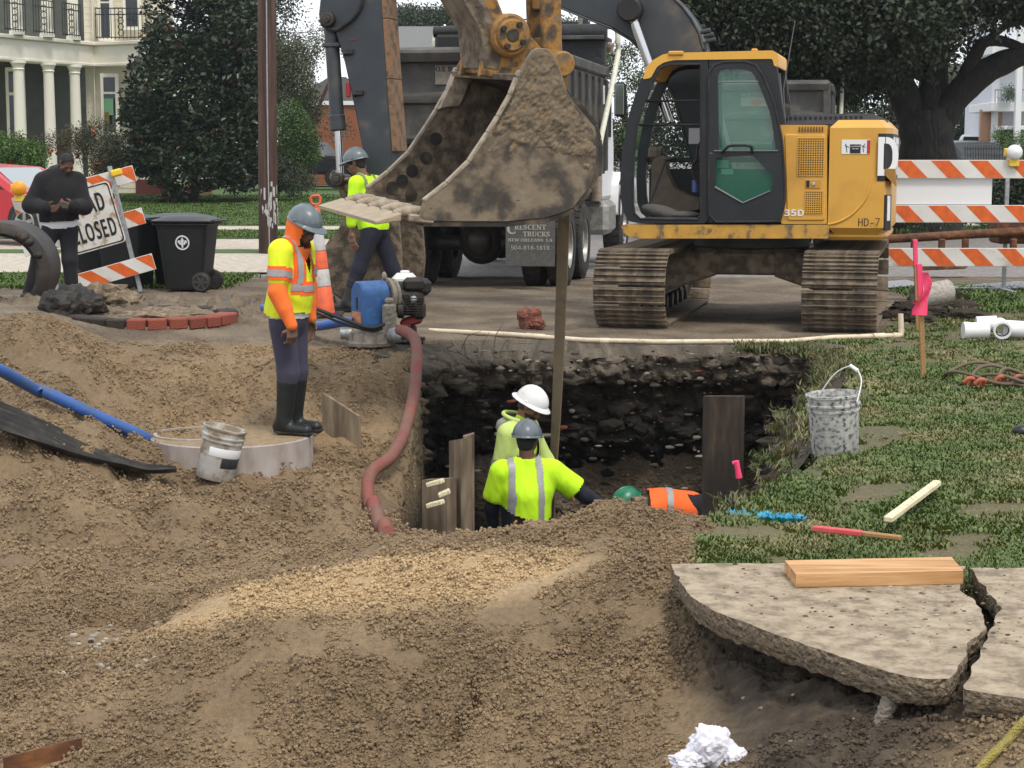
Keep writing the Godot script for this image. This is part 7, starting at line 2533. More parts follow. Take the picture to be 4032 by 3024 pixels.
func build_site_things() -> void:
	var m: MB
	flat_slab("pavement", pw([0.654,0,-7.205,0.654,0,-7.027,0.666,0,-6.842,0.678,0,-6.665,0.729,0,-6.467,0.84,0,-6.253,0.949,0,-6.052,1.008,0,-5.975,1.093,0,-5.838,1.17,0,-5.708,1.246,0,-5.617,1.329,0,-5.561,1.395,0,-5.572,1.44,0,-5.651,1.509,0,-5.851,1.586,0,-6.048,1.667,0,-6.171,1.714,0,-6.394,1.737,0,-6.587,1.716,0,-6.681,1.723,0,-6.801,1.77,0,-6.959,1.842,0,-7.169,1.589,0,-7.224,1.18,0,-7.224]), 0.095, 3, 0.0)
	flat_slab("pavement", pw([1.863,-0.012,-7.185,1.844,-0.012,-6.925,1.84,-0.012,-6.729,1.812,-0.012,-6.514,1.729,-0.012,-6.298,1.642,-0.012,-6.075,1.549,-0.012,-5.833,1.445,-0.012,-5.579,1.414,-0.012,-5.503,1.491,-0.012,-5.45,1.582,-0.012,-5.398,1.825,-0.012,-5.326,2.386,-0.012,-6.083,2.818,-0.012,-7.221]), 0.09, 4, -0.012)
	m = MB.new()
	var c := [Vector3(1.095,0.002,-6.792), Vector3(1.755,0.002,-6.853), Vector3(1.768,0.002,-7.098), Vector3(1.088,0.002,-7.036)]
	var u := Vector3(0, 0.052, 0)
	m.qn(c[0], c[1], c[1] + u, c[0] + u, Vector3(0, 0, 1))
	m.quad(c[1], c[2], c[2] + u, c[1] + u)
	m.quad(c[0], c[3], c[3] + u, c[0] + u)
	m.quad(c[2], c[3], c[3] + u, c[2] + u)
	m.qn(c[0] + u, c[1] + u, c[2] + u, c[3] + u, Vector3.UP)
	solo("plank", m, M.wood_new, "short orange-brown plank lying on the broken pavement slab", "plank")
	var rt := thing("manhole_riser", "pale concrete manhole riser half buried in sand under the hooded worker", "manhole", Vector3(-2.086,-0.449,-13.25))
	rt.position.y = -0.397
	m = MB.new()
	m.lathe([Vector2(0.60, -0.9), Vector2(0.60, -0.012), Vector2(0.588, 0.0)], 64)
	part("ring", m, M.riser, rt)
	m = MB.new()
	var co := []
	var ci := []
	for k in 48:
		var a := TAU * k / 48
		co.append(Vector2(cos(a), sin(a)) * 0.59)
		ci.append(Vector2(cos(a) * 0.3 - 0.25, sin(a) * 0.3 + 0.02))
	var flat := Transform3D(Basis(Vector3.RIGHT, Vector3(0, 0, 1), Vector3.UP), Vector3.ZERO)
	m.frame(co, ci, -0.03, 0.0, flat)
	part("sandy_top", m, mat(lin(0.38, 0.27, 0.155), 0.95, 0.0, bumpy.vary, 2.0, bumpy.coarse, 2.0), rt)
	m = MB.new()
	m.lathe([Vector2(0.30, -1.0), Vector2(0.30, 0.012), Vector2(0.325, 0.012), Vector2(0.325, -0.01)], 48, Transform3D(Basis(), Vector3(-0.25, 0, 0.02)))
	part("opening", m, M.riser, rt)
	var bm := thing("brick_manhole", "round brick manhole top of dirty red bricks between sand bank and road", "manhole", Vector3(-3.481,0,-17.33))
	bm.position.y = 0.07
	m = MB.new()
	m.lathe([Vector2(0.66, -0.3), Vector2(0.66, 0.02), Vector2(0.80, 0.02), Vector2(0.80, -0.3)], 56)
	part("mortar_ring", m, M.mortar, bm)
	for k in 26:
		var a := TAU * k / 26 + 0.1
		m = MB.new()
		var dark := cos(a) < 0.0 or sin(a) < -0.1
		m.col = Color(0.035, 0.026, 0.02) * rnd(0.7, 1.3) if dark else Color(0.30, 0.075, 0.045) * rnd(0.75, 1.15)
		m.box(Vector3.ZERO, Vector3(0.19, 0.105, 0.172), 0.012)
		var b := part("brick", m, M.brick, bm)
		b.transform = Transform3D(Basis.from_euler(Vector3(rnd(-0.03, 0.03), -a, rnd(-0.03, 0.03))), Vector3(cos(a) * 0.735, 0.045 + rnd(-0.006, 0.006), sin(a) * 0.735))
	m = MB.new()
	m.rock(Vector3(-0.05, 0.0, -0.35), Vector3(0.75, 0.1, 0.45), 17, 4, 0.45)
	part("mud_fill", m, M.wood_muddy, bm)
	m = MB.new()
	m.lathe([Vector2(0.86, -0.25), Vector2(0.9, -0.12), Vector2(0.82, -0.02), Vector2(0.78, -0.03)], 48)
	part("dark_collar", m, M.wood_dark, bm)
	for k in 3:
		m = MB.new()
		m.bar(Vector3(-4.15 + k * 0.05, 0.03 - k * 0.035, -16.6 + k * 0.17), Vector3(-3.35 - k * 0.1, 0.0 - k * 0.03, -16.25 + k * 0.14), 0.16, 0.05, 0.015)
		solo("timber", m, M.wood_dark, ["dark wet timber at the back left of the brick manhole", "dark wet timber in the middle of three beside the brick manhole", "dark wet timber nearest the sand bank, left of the brick manhole"][k], "timber", "wet timbers beside the brick manhole")
	var pp := thing("concrete_pipe", "dirty round pipe section with broken rim standing at the left edge before the barricade", "pipe", Vector3(-5.099,0,-17.86))
	pp.scale = Vector3.ONE * 1.1
	m = MB.new()
	var axis := Basis(Vector3(0.99, 0, -0.14), Vector3(-0.14, 0, -0.99), Vector3(0, 1, 0))
	m.lathe([Vector2(0.33, 0.02), Vector2(0.36, -0.005), Vector2(0.42, 0.0), Vector2(0.455, 0.03), Vector2(0.46, 0.5), Vector2(0.44, 0.55), Vector2(0.44, 1.1), Vector2(0.32, 1.1), Vector2(0.33, 0.02)], 48, Transform3D(axis, Vector3(0.0, 0.46, 0)))
	part("barrel", m, M.pipe_dark, pp)
	m = MB.new()
	for k in 22:
		var a := rnd(0, TAU)
		m.rock(axis * Vector3(cos(a) * 0.39, 0.01, sin(a) * 0.39) + Vector3(0, 0.46, 0), Vector3(0.05, 0.04, 0.03) * rnd(0.6, 1.3), k, 1, 0.5)
	part("rim_crumbs", m, M.pipe_dark, pp).set_meta("kind", "stuff")
	for r in [[60,312,0.20,0.15], [72,306,0.17,0.16], [84,309,0.2,0.13], [105,300,0.3,0.14], [125,304,0.2,0.1]]:
		m = MB.new()
		var at := ground_px(r[0], r[1])
		m.rock(at + Vector3(0, r[3] * 0.35, 0), Vector3(r[2], r[3], 0.16), int(r[0]), 3, 0.5)
		solo("mud_lump", m, M.pipe_dark if r[0] < 90 else M.wood_muddy, ["wet black mud lump against the pipe section", "higher black mud lump behind the pipe section", "black mud lump left of the lowest barricade board", "wide brown mud lump under the lowest barricade board", "low brown mud lump right of the wide lump"][[60, 72, 84, 105, 125].find(r[0])], "mud", "mud lumps before the leaning barricade")
	pump()
	hoses()
	var cn := thing("traffic_cone", "tall orange and white banded traffic cone behind the hooded worker", "traffic cone", Vector3(-1.933,0,-18.65))
	cn.rotation.z = 0.075
	var bands := [[0.0, 0.32, true], [0.32, 0.50, false], [0.50, 0.69, true], [0.69, 0.87, false], [0.87, 1.13, true]]
	for b in bands:
		m = MB.new()
		var ra: float = 0.100 - 0.058 * b[0]
		var rb: float = 0.100 - 0.058 * b[1]
		m.lathe([Vector2(ra * 0.9, b[0]), Vector2(ra, b[0] + 0.004), Vector2(rb + 0.002, b[1] - 0.012), Vector2(rb * 0.9, b[1])], 28)
		part("orange_band" if b[2] else "white_band", m, M.cone_orange if b[2] else M.cone_white, cn)
	m = MB.new()
	m.box(Vector3(0, 0.02, 0), Vector3(0.36, 0.04, 0.36), 0.015)
	part("base", m, M.rubber, cn)
	m = MB.new()
	m.tube([Vector3(-0.045, 1.18, 0), Vector3(-0.05, 1.235, 0), Vector3(-0.035, 1.255, 0), Vector3(0.035, 1.255, 0), Vector3(0.05, 1.235, 0), Vector3(0.045, 1.18, 0), Vector3(0.02, 1.165, 0), Vector3(-0.02, 1.165, 0), Vector3(-0.045, 1.18, 0)], 0.014, 8)
	m.cyl(Vector3(0, 1.12, 0), Vector3(0, 1.17, 0), 0.022, 12)
	part("handle", m, M.cone_orange, cn)
	bins()
	pails_and_boards()
	small_finds()


func ground_px(px: float, py: float) -> Vector3:   # where the ground lies along a line of sight given as degrees off the middle
	var dir := Vector3((px - 512.0) / 1800.0, (384.0 - py) / 1800.0, -1.0)
	dir = Basis(Vector3.RIGHT, deg_to_rad(-7.19)) * dir
	var p := Vector3(0, 1.65, 0)
	var t := 4.0
	while t < 60.0:
		var q := p + dir * t
		if q.y < ground_at(q.x, q.z):
			return q
		t += 0.04
	return p + dir * t


func pump() -> void:
	var o := thing("water_pump", "portable engine pump with blue shroud and red hose beside the pit's far corner", "pump", Vector3(-1.115,0,-15.84))
	o.position.y = 0.0
	var m := MB.new()
	m.lathe([Vector2(0, 0.0), Vector2(0.2, 0.0), Vector2(0.205, 0.03), Vector2(0.185, 0.05), Vector2(0.18, 0.11), Vector2(0.15, 0.15), Vector2(0.1, 0.165), Vector2(0, 0.17)], 32, Transform3D(Basis(), Vector3(-0.14, 0.0, 0.02)))
	for k in 10:
		var a := TAU * k / 10
		m.box(Vector3(-0.14 + cos(a) * 0.185, 0.07, 0.02 + sin(a) * 0.185), Vector3(0.03, 0.1, 0.03), 0.008, Basis(Vector3.UP, -a))
	part("pump_casing", m, M.pump_beige, o)
	m = MB.new()
	m.box(Vector3(0.035, 0.19, 0.04), Vector3(0.12, 0.36, 0.11), 0.02)
	m.box(Vector3(0.035, 0.395, 0.04), Vector3(0.08, 0.05, 0.08), 0.015)
	for k in 5:
		m.box(Vector3(0.035, 0.15 + k * 0.045, 0.098), Vector3(0.035, 0.012, 0.008), 0.003, Basis(Vector3(0, 0, 1), 0.35))
	part("discharge_column", m, M.pump_beige, o)
	var y := Basis(Vector3.UP, -0.95)
	var arch := []
	for k in 13:
		var a := PI * k / 12.0
		arch.append(Vector2(cos(a) * 0.125, 0.2 + sin(a) * 0.125))
	arch.append_array([Vector2(-0.125, -0.09), Vector2(0.125, -0.09)])
	m = MB.new()
	m.prism(arch, 0.0, 0.27, 0.012, Transform3D(Basis(Vector3.UP, PI * 1.5 + 0.55), Vector3(-0.02, 0.24, -0.12)))
	var sh := part("blue_shroud", m, M.pump_blue, o)
	m = MB.new()
	var ft := Transform3D(Basis(Vector3.UP, PI * 1.5 + 0.55), Vector3(-0.02, 0.24, -0.12))
	m.box(ft * Vector3(0.0, 0.13, 0.272), Vector3(0.03, 0.11, 0.004), 0.0, ft.basis)
	part("slot", m, M.black, sh)
	m = MB.new()
	m.box(ft * Vector3(-0.01, -0.01, 0.272), Vector3(0.17, 0.13, 0.004), 0.0, ft.basis)
	part("orange_label", m, mat(Color.WHITE, 0.6, 0.0, ntex(61, 0.03, [[0.0, 0.3, 0.12, 0.08], [0.5, 0.55, 0.2, 0.08], [1.0, 0.6, 0.42, 0.2]], 3, 128), 6.0), sh)
	m = MB.new()
	var fl := MB.aim(Vector3(-0.01, 0.42, -0.13), ft.basis * Vector3(0, 0, -1))
	m.lathe([Vector2(0.1, 0), Vector2(0.165, 0), Vector2(0.165, 0.03), Vector2(0.15, 0.035), Vector2(0.15, 0.05), Vector2(0.16, 0.055), Vector2(0.16, 0.08), Vector2(0.1, 0.08)], 30, fl)
	m.ell(Vector3(-0.02, 0.60, -0.14), Vector3(0.022, 0.04, 0.022))
	part("bell_housing", m, M.pump_beige, o)
	m = MB.new()
	m.box(Vector3(0.2, 0.37, -0.2), Vector3(0.26, 0.24, 0.26), 0.05)
	m.box(Vector3(0.29, 0.30, -0.1), Vector3(0.12, 0.16, 0.12), 0.03)
	m.cyl(Vector3(0.1, 0.3, -0.06), Vector3(0.16, 0.3, -0.06), 0.07, 16, 0.01)
	for k in 7:
		m.box(Vector3(0.25, 0.28 + k * 0.022, -0.09), Vector3(0.17, 0.008, 0.14), 0.002)
	m.box(Vector3(0.24, 0.525, -0.16), Vector3(0.19, 0.13, 0.17), 0.035)
	m.box(Vector3(0.33, 0.50, -0.2), Vector3(0.13, 0.15, 0.18), 0.04)
	m.tube([Vector3(0.12, 0.42, -0.08), Vector3(0.16, 0.36, -0.04), Vector3(0.2, 0.3, -0.04)], 0.016, 7)
	m.tube([Vector3(0.2, 0.44, -0.06), Vector3(0.26, 0.37, -0.03), Vector3(0.3, 0.25, -0.05)], 0.012, 7)
	var en := part("engine", m, M.dark_steel, o)
	m = MB.new()
	m.box(Vector3(0.155, 0.565, -0.22), Vector3(0.23, 0.11, 0.2), 0.045)
	m.cyl(Vector3(0.16, 0.61, -0.22), Vector3(0.16, 0.645, -0.22), 0.042, 18, 0.008)
	part("fuel_tank", m, M.dirty_white, en)
	m = MB.new()
	m.ell(Vector3(0.245, 0.395, -0.05), Vector3(0.036, 0.038, 0.03))
	part("knob", m, M.galv, en)
	m = MB.new()
	m.box(Vector3(0.22, 0.2, -0.17), Vector3(0.2, 0.08, 0.2), 0.02, Basis(Vector3(0, 0, 1), 0.3))
	m.box(Vector3(0.17, 0.155, -0.08), Vector3(0.09, 0.04, 0.05), 0.012)
	part("red_mount", m, mat(lin(0.26, 0.025, 0.02), 0.55, 0.0, bumpy.vary, 3.0), en)
	m = MB.new()
	for z in [-0.3, 0.0]:
		m.tube([Vector3(-0.03, 0.02, z - 0.05), Vector3(0.33, 0.02, z - 0.05)], 0.018, 8)
	m.box(Vector3(0.16, 0.09, -0.18), Vector3(0.2, 0.13, 0.22), 0.02)
	part("skid", m, M.black, o)
	m = MB.new()
	m.tube(smooth_path([Vector3(-0.62, 0.33, 0.05), Vector3(-0.35, 0.24, 0.16), Vector3(-0.12, 0.17, 0.22), Vector3(0.0, 0.2, 0.16)], 4), 0.017, 8)
	m.tube(smooth_path([Vector3(-0.62, 0.29, 0.0), Vector3(-0.36, 0.2, 0.12), Vector3(-0.12, 0.145, 0.19), Vector3(-0.02, 0.16, 0.15)], 4), 0.012, 8)
	part("lift_handle", m, M.black, o)
	m = MB.new()
	var oc := MB.aim(Vector3(0.06, 0.10, 0.1), Vector3(0.75, -0.02, 0.6))
	m.lathe([Vector2(0, 0), Vector2(0.066, 0), Vector2(0.066, 0.03), Vector2(0.055, 0.035), Vector2(0.055, 0.06), Vector2(0.062, 0.065), Vector2(0.062, 0.09), Vector2(0.052, 0.1), Vector2(0.05, 0.15)], 24, oc)
	part("hose_coupling", m, M.galv, o)
	m = MB.new()
	m.lathe([Vector2(0.0, 0.0), Vector2(0.055, 0), Vector2(0.06, 0.03), Vector2(0.05, 0.06), Vector2(0.052, 0.1)], 20, MB.aim(Vector3(-0.3, 0.1, 0.0), Vector3(-1, 0.0, 0.05)))
	part("hose_coupling", m, M.galv, o)


func hoses() -> void:
	var m := MB.new()
	var pts := []
	for q in [Vector3(-0.972,0.161,-15.55), Vector3(-0.899,0.159,-15.35), Vector3(-0.827,0.118,-15.2), Vector3(-0.796,0.025,-15), Vector3(-0.788,-0.077,-14.75), Vector3(-0.791,-0.243,-14.4), Vector3(-0.83,-0.45,-13.75), Vector3(-0.871,-0.526,-13.35), Vector3(-0.916,-0.567,-13.1), Vector3(-0.992,-0.601,-12.95), Vector3(-1.036,-0.657,-12.85), Vector3(-1.027,-0.731,-12.6), Vector3(-0.954,-0.778,-12.15), Vector3(-0.87,-0.785,-11.6), Vector3(-0.812,-0.792,-11.2), Vector3(-0.766,-0.821,-10.9)]:
		pts.append(q)
	var path := laid(smooth_path(pts, 8), 0.05)
	var rr := []
	for i in path.size():
		rr.append(0.047 + 0.0016 * (i % 2))
	m.tube(path, rr, 14)
	solo("red_hose", m, M.red_hose, "thick dirty red suction hose curving from the pump down into the pit", "hose")
	m = MB.new()
	m.tube(smooth_path([Vector3(-1.405,0.203,-15.85), Vector3(-1.525,0.194,-15.9), Vector3(-1.771,0.135,-16.2), Vector3(-2.057,0.098,-17), Vector3(-2.652,0.043,-19.2), Vector3(-2.97,0.017,-19.9), Vector3(-3.208,0.009,-20), Vector3(-3.318,0.02,-19.4)], 6), 0.043, 12)
	solo("blue_hose", m, M.blue_hose, "blue lay-flat hose running from the pump behind the hooded worker", "hose", "blue hoses")
	m = MB.new()
	m.tube(smooth_path([Vector3(-3.726,0.293,-12.3), Vector3(-3.58,0.172,-12.5), Vector3(-3.484,0.063,-12.7), Vector3(-3.384,-0.036,-12.85)], 5), 0.043, 14)
	m.tube(smooth_path([Vector3(-3.378,-0.018,-12.8), Vector3(-3.34,-0.032,-12.82), Vector3(-2.987,-0.232,-12.95), Vector3(-2.764,-0.358,-13.05), Vector3(-2.688,-0.41,-13.1), Vector3(-2.672,-0.471,-13.2)], 5), 0.045, 14)
	solo("blue_hose", m, M.blue_hose, "stiff blue hose slanting down from the left edge into the concrete riser", "hose", "blue hoses")
	var wp := thing("white_pipe", "long thin white plastic pipe lying along the far edge of the pit", "pipe")
	m = MB.new()
	m.tube([Vector3(-0.778,0.026,-16.9), Vector3(-0.037,0.029,-16.5), Vector3(0.645,0.021,-16.05), Vector3(1.318,0.016,-15.95), Vector3(2.071,0.02,-15.95), Vector3(2.453,0.017,-15.98), Vector3(2.92,0.021,-16.3), Vector3(3.563,0.019,-16.5)], 0.023, 12)
	part("pipe_run", m, M.old_pvc, wp)
	m = MB.new()
	m.tube([Vector3(3.504,0.019,-16.48), Vector3(3.582,0.022,-16.5), Vector3(3.582,0.079,-16.5)], 0.03, 12)
	m.tube([Vector3(3.583,0.042,-16.5), Vector3(3.572,0.218,-16.5)], 0.026, 12)
	part("elbow", m, M.old_pvc, wp)
	for q in [[Vector3(0.137,0.025,-16.4), Vector3(0.301,0.021,-16.32)], [Vector3(0.788,0.017,-16.03), Vector3(0.868,0.016,-16.02)], [Vector3(3.304,0.021,-16.4), Vector3(3.413,0.021,-16.44)]]:
		m = MB.new()
		m.tube(q, 0.028, 12)
		part("coupling", m, M.old_pvc, wp)


func laid(path: Array, r: float) -> Array:   # lifts a line that dips into the sand
	var out := []
	for q: Vector3 in path:
		out.append(Vector3(q.x, maxf(q.y, ground_at(q.x, q.z) + r), q.z) if q.z > -15.4 else q)
	return out


func make_bin(label: String, at: Vector3, turn: float) -> Node3D:
	var o := thing("wheelie_bin", label, "trash bin", at, turn, "black wheeled trash bins")
	var m := MB.new()
	var rows := []
	for s in [[0.03, 0.225, 0.24], [0.06, 0.235, 0.25], [0.78, 0.315, 0.30], [0.82, 0.33, 0.315]]:
		var ring := []
		for q in round_poly([Vector2(-s[1], -s[2]), Vector2(s[1], -s[2]), Vector2(s[1], s[2]), Vector2(-s[1], s[2])], 0.07, 3):
			ring.append(Vector3(q.x, s[0], q.y))
		ring.append(ring[0])
		rows.append(ring)
	m.grid(rows)
	var bt := []
	for q in rows[0]:
		bt.append(Vector2(q.x, q.z))
	bt.pop_back()
	m.prism(bt, 0.03, 0.035, 0.0, Transform3D(Basis(Vector3.RIGHT, Vector3(0, 0, 1), Vector3.UP), Vector3.ZERO))
	m.box(Vector3(0, 0.835, 0), Vector3(0.70, 0.035, 0.66), 0.012)
	part("bin_body", m, M.plastic_black, o)
	m = MB.new()
	var lid := []
	for i in 7:
		var row := []
		for k in 9:
			var x := lerpf(-0.36, 0.37, k / 8.0)
			var z := lerpf(-0.34, 0.34, i / 6.0)
			row.append(Vector3(x, 0.875 + 0.065 * (1.0 - pow(absf(z) / 0.34, 3.0)) * (1.0 - pow(absf(x) / 0.37, 4.0) * 0.8), z))
		lid.append(row)
	m.grid(lid)
	m.box(Vector3(0.005, 0.868, 0), Vector3(0.735, 0.022, 0.685), 0.008)
	m.tube([Vector3(0.35, 0.86, -0.27), Vector3(0.41, 0.87, -0.27), Vector3(0.41, 0.87, 0.27), Vector3(0.35, 0.86, 0.27)], 0.017, 8)
	part("lid", m, M.plastic_black, o)
	for z in [-0.27, 0.27]:
		m = MB.new()
		m.cyl(Vector3(0.24, 0.125, z - 0.025), Vector3(0.24, 0.125, z + 0.025), 0.125, 24, 0.015)
		var w := part("wheel", m, M.rubber, o)
		m = MB.new()
		var s := signf(z)
		m.lathe([Vector2(0.105, 0), Vector2(0.1, 0.006), Vector2(0.09, 0.006), Vector2(0.088, 0.0)], 24, MB.aim(Vector3(0.24, 0.125, z + s * 0.026), Vector3(0, 0, s)))
		for k in 3:
			m.box(Vector3(0.24, 0.125, z + s * 0.028), Vector3(0.18, 0.018, 0.006), 0.002, Basis(Vector3(0, 0, 1), PI * k / 3.0))
		part("hub", m, mat(lin(0.05, 0.05, 0.048), 0.6), w)
	var e := Node3D.new()
	e.name = "emblem"
	o.add_child(e)
	e.transform = Transform3D(Basis(Vector3.RIGHT, 0.07), Vector3(0.02, 0.61, 0.291))
	m = MB.new()
	m.lathe([Vector2(0.09, 0), Vector2(0.089, 0.004), Vector2(0.073, 0.004), Vector2(0.072, 0)], 32, MB.aim(Vector3.ZERO, Vector3(0, 0, 1)))
	part("emblem_ring", m, M.white, e)
	m = MB.new()
	m.prism([Vector2(0, 0.066), Vector2(0.02, 0.03), Vector2(0.012, -0.005), Vector2(0.01, -0.06), Vector2(-0.01, -0.06), Vector2(-0.012, -0.005), Vector2(-0.02, 0.03)], 0.0, 0.004)
	for s in [-1.0, 1.0]:
		m.prism([Vector2(s * 0.016, -0.008), Vector2(s * 0.03, 0.03), Vector2(s * 0.05, 0.03), Vector2(s * 0.06, 0.005), Vector2(s * 0.048, -0.012), Vector2(s * 0.044, 0.006), Vector2(s * 0.03, -0.02), Vector2(s * 0.016, -0.028)], 0.0, 0.004)
	m.box(Vector3(0, -0.018, 0.003), Vector3(0.07, 0.012, 0.004))
	part("lily", m, M.white, e)
	return o


func bins() -> void:
	make_bin("black wheeled trash bin with white lily emblem standing alone right of the barricade", Vector3(-4.009,0,-22.31), -0.12)
	var spots := [[Vector3(-4.267,0,-23.18), 0.9, "black trash bin half hidden behind the left side of the lone emblem bin"], [Vector3(-4.862,0,-22.82), 2.9, "black trash bin right behind the leaning barricade sign, its edge showing past the sign"], [Vector3(-5.35,0,-23.18), 3.2, "black trash bin hidden mostly by the leaning barricade sign and the phone man"]]
	for s in spots:
		var b = get_node("wheelie_bin").duplicate()
		b.name = numbered("wheelie_bin")
		add_child(b)
		b.position = s[0]
		b.rotation.y = s[1]
		tag(b, s[2], "trash bin", "black wheeled trash bins")


func post_board(called: String, a: Vector3, b: Vector3, low: float, thick: float, m: Material, label: String, group: String) -> void:   # an upright board between two top corners
	var mb := MB.new()
	var t := (b - a).normalized()
	var n := Vector3(-t.z, 0, t.x).normalized() * thick
	var la := Vector3(a.x, low, a.z)
	var lb := Vector3(b.x, low, b.z)
	mb.quad(a, b, lb, la)
	mb.quad(a + n, b + n, lb + n, la + n)
	mb.quad(a, b, b + n, a + n)
	mb.quad(a, a + n, la + n, la)
	mb.quad(b, b + n, lb + n, lb)
	solo(called, mb, m, label, "trench board", group)


func pails_and_boards() -> void:
	var pail := bucket_thing("pail", "dirty white pail with dark label tilted in sand before the concrete riser", Vector3(-2.088,-0.585,-12.45), Vector3(0.1, 0.5, -0.21), M.pail_dirty, mat(lin(0.03, 0.033, 0.04), 0.6, 0.0, bumpy.vary, 6.0))
	var p2 := bucket_thing("pail", "paint-stained grey pail with raised wire handle on the grass by the pit", Vector3(1.848,-0.05,-10.15), Vector3(0, 0.3, 0.07), mat(Color.WHITE, 0.6, 0.0, ntex(62, 0.022, [[0.0, 0.02, 0.022, 0.03], [0.34, 0.05, 0.052, 0.065], [0.42, 0.33, 0.33, 0.31], [0.7, 0.47, 0.46, 0.43], [1.0, 0.55, 0.5, 0.42]], 4, 512), 2.2), null)
	var m := MB.new()
	m.tube(smooth_path([Vector3(-0.02, 0.33, -0.15), Vector3(0.04, 0.45, -0.08), Vector3(0.09, 0.50, -0.03), Vector3(0.125, 0.51, 0.03), Vector3(0.13, 0.44, 0.1), Vector3(0.07, 0.33, 0.15)], 5), 0.004, 6)
	m.tube([Vector3(0.117, 0.515, 0.0), Vector3(0.132, 0.49, 0.06)], 0.011, 8)
	part("wire_handle", m, M.white, p2)
	post_board("trench_board", Vector3(-1.464,-0.154,-13.75), Vector3(-1.175,-0.311,-13.6), -0.95, -0.035, M.wood_muddy, "broad muddy board standing in the sand bank at the hooded worker's feet", "trench boards")
	post_board("trench_board", Vector3(-0.655,-0.681,-12.9), Vector3(-0.465,-0.637,-12.7), -2.2, -0.09, M.wood_muddy, "short broad trench post with cut top, left of the two tall posts", "trench boards")
	post_board("trench_board", Vector3(-0.457,-0.393,-12.9), Vector3(-0.366,-0.355,-12.75), -2.2, -0.09, M.wood_muddy, "tall muddy trench post in the middle of three at the pit's left", "trench boards")
	post_board("trench_board", Vector3(-0.361,-0.395,-13.1), Vector3(-0.28,-0.373,-13.1), -2.2, -0.09, M.wood_muddy, "tall trench post nearest the white hat worker", "trench boards")
	post_board("trench_board", Vector3(1.381,-0.068,-12.9), Vector3(1.64,-0.048,-12.75), -2.2, -0.06, M.wood_dark, "wide dark upright board at the right side of the pit", "trench boards")
	for q in [[Vector3(-0.623,-0.66,-12.55), Vector3(-0.486,-0.615,-12.5)], [Vector3(-0.532,-0.711,-12.4), Vector3(-0.434,-0.668,-12.4)], [Vector3(-0.611,-0.762,-12.3), Vector3(-0.477,-0.717,-12.25)]]:
		m = MB.new()
		m.bar(q[0].lerp(q[1], 0.2), q[1], 0.07, 0.035, 0.006, Vector3.UP)
		solo("wood_cleat", m, M.wood_pale, ["pale cut cleat highest on the short trench post", "pale cut cleat in the middle of the short trench post", "pale cut cleat lowest on the short trench post"][cleat], "wood cleat", "cut wood cleats on the trench posts")
		cleat += 1
	m = MB.new()
	m.box(Vector3(0, 0.6, 0), Vector3(0.105, 1.2, 0.1), 0.006, Basis(Vector3.UP, 0.4))
	var t := solo("timber_post", m, M.wood_muddy, "square timber post standing before the green hat worker", "post")
	t.position = Vector3(Vector3(0.975,-0.963,-13.6).x, -2.14, -13.6)
	m = MB.new()
	m.bar(Vector3(0.671,-0.872,-13.05), Vector3(0.841,-0.981,-12.6), 0.085, 0.03, 0.006)
	solo("loose_plank", m, M.wood_muddy, "narrow muddy plank slanting past the yellow shirt worker's glove", "plank")
	var bx := thing("metal_box", "battered grey metal box with white hose ends beside the grass edge", "box", Vector3(Vector3(1.032,-1.018,-12.4).x, -2.14, -12.4), 0.25)
	m = MB.new()
	m.box(Vector3(0, 0.53, 0), Vector3(0.24, 1.06, 0.22), 0.015)
	part("box_body", m, M.galv_dirty, bx)
	m = MB.new()
	m.tube(smooth_path([Vector3(-0.13, 1.0, 0.1), Vector3(-0.06, 1.12, 0.08), Vector3(0.05, 1.18, 0.0)], 4), 0.014, 8)
	m.tube(smooth_path([Vector3(-0.1, 0.98, 0.12), Vector3(0.0, 1.1, 0.1), Vector3(0.09, 1.14, 0.0)], 4), 0.012, 8)
	part("white_tube", m, M.pvc, bx)
	post_board("trench_board", Vector3(1.168,-0.923,-12.6), Vector3(1.248,-0.882,-12.4), -2.2, -0.05, M.wood_dark, "short dark board at the grass edge right of the orange vest", "trench boards")


var cleat := 0


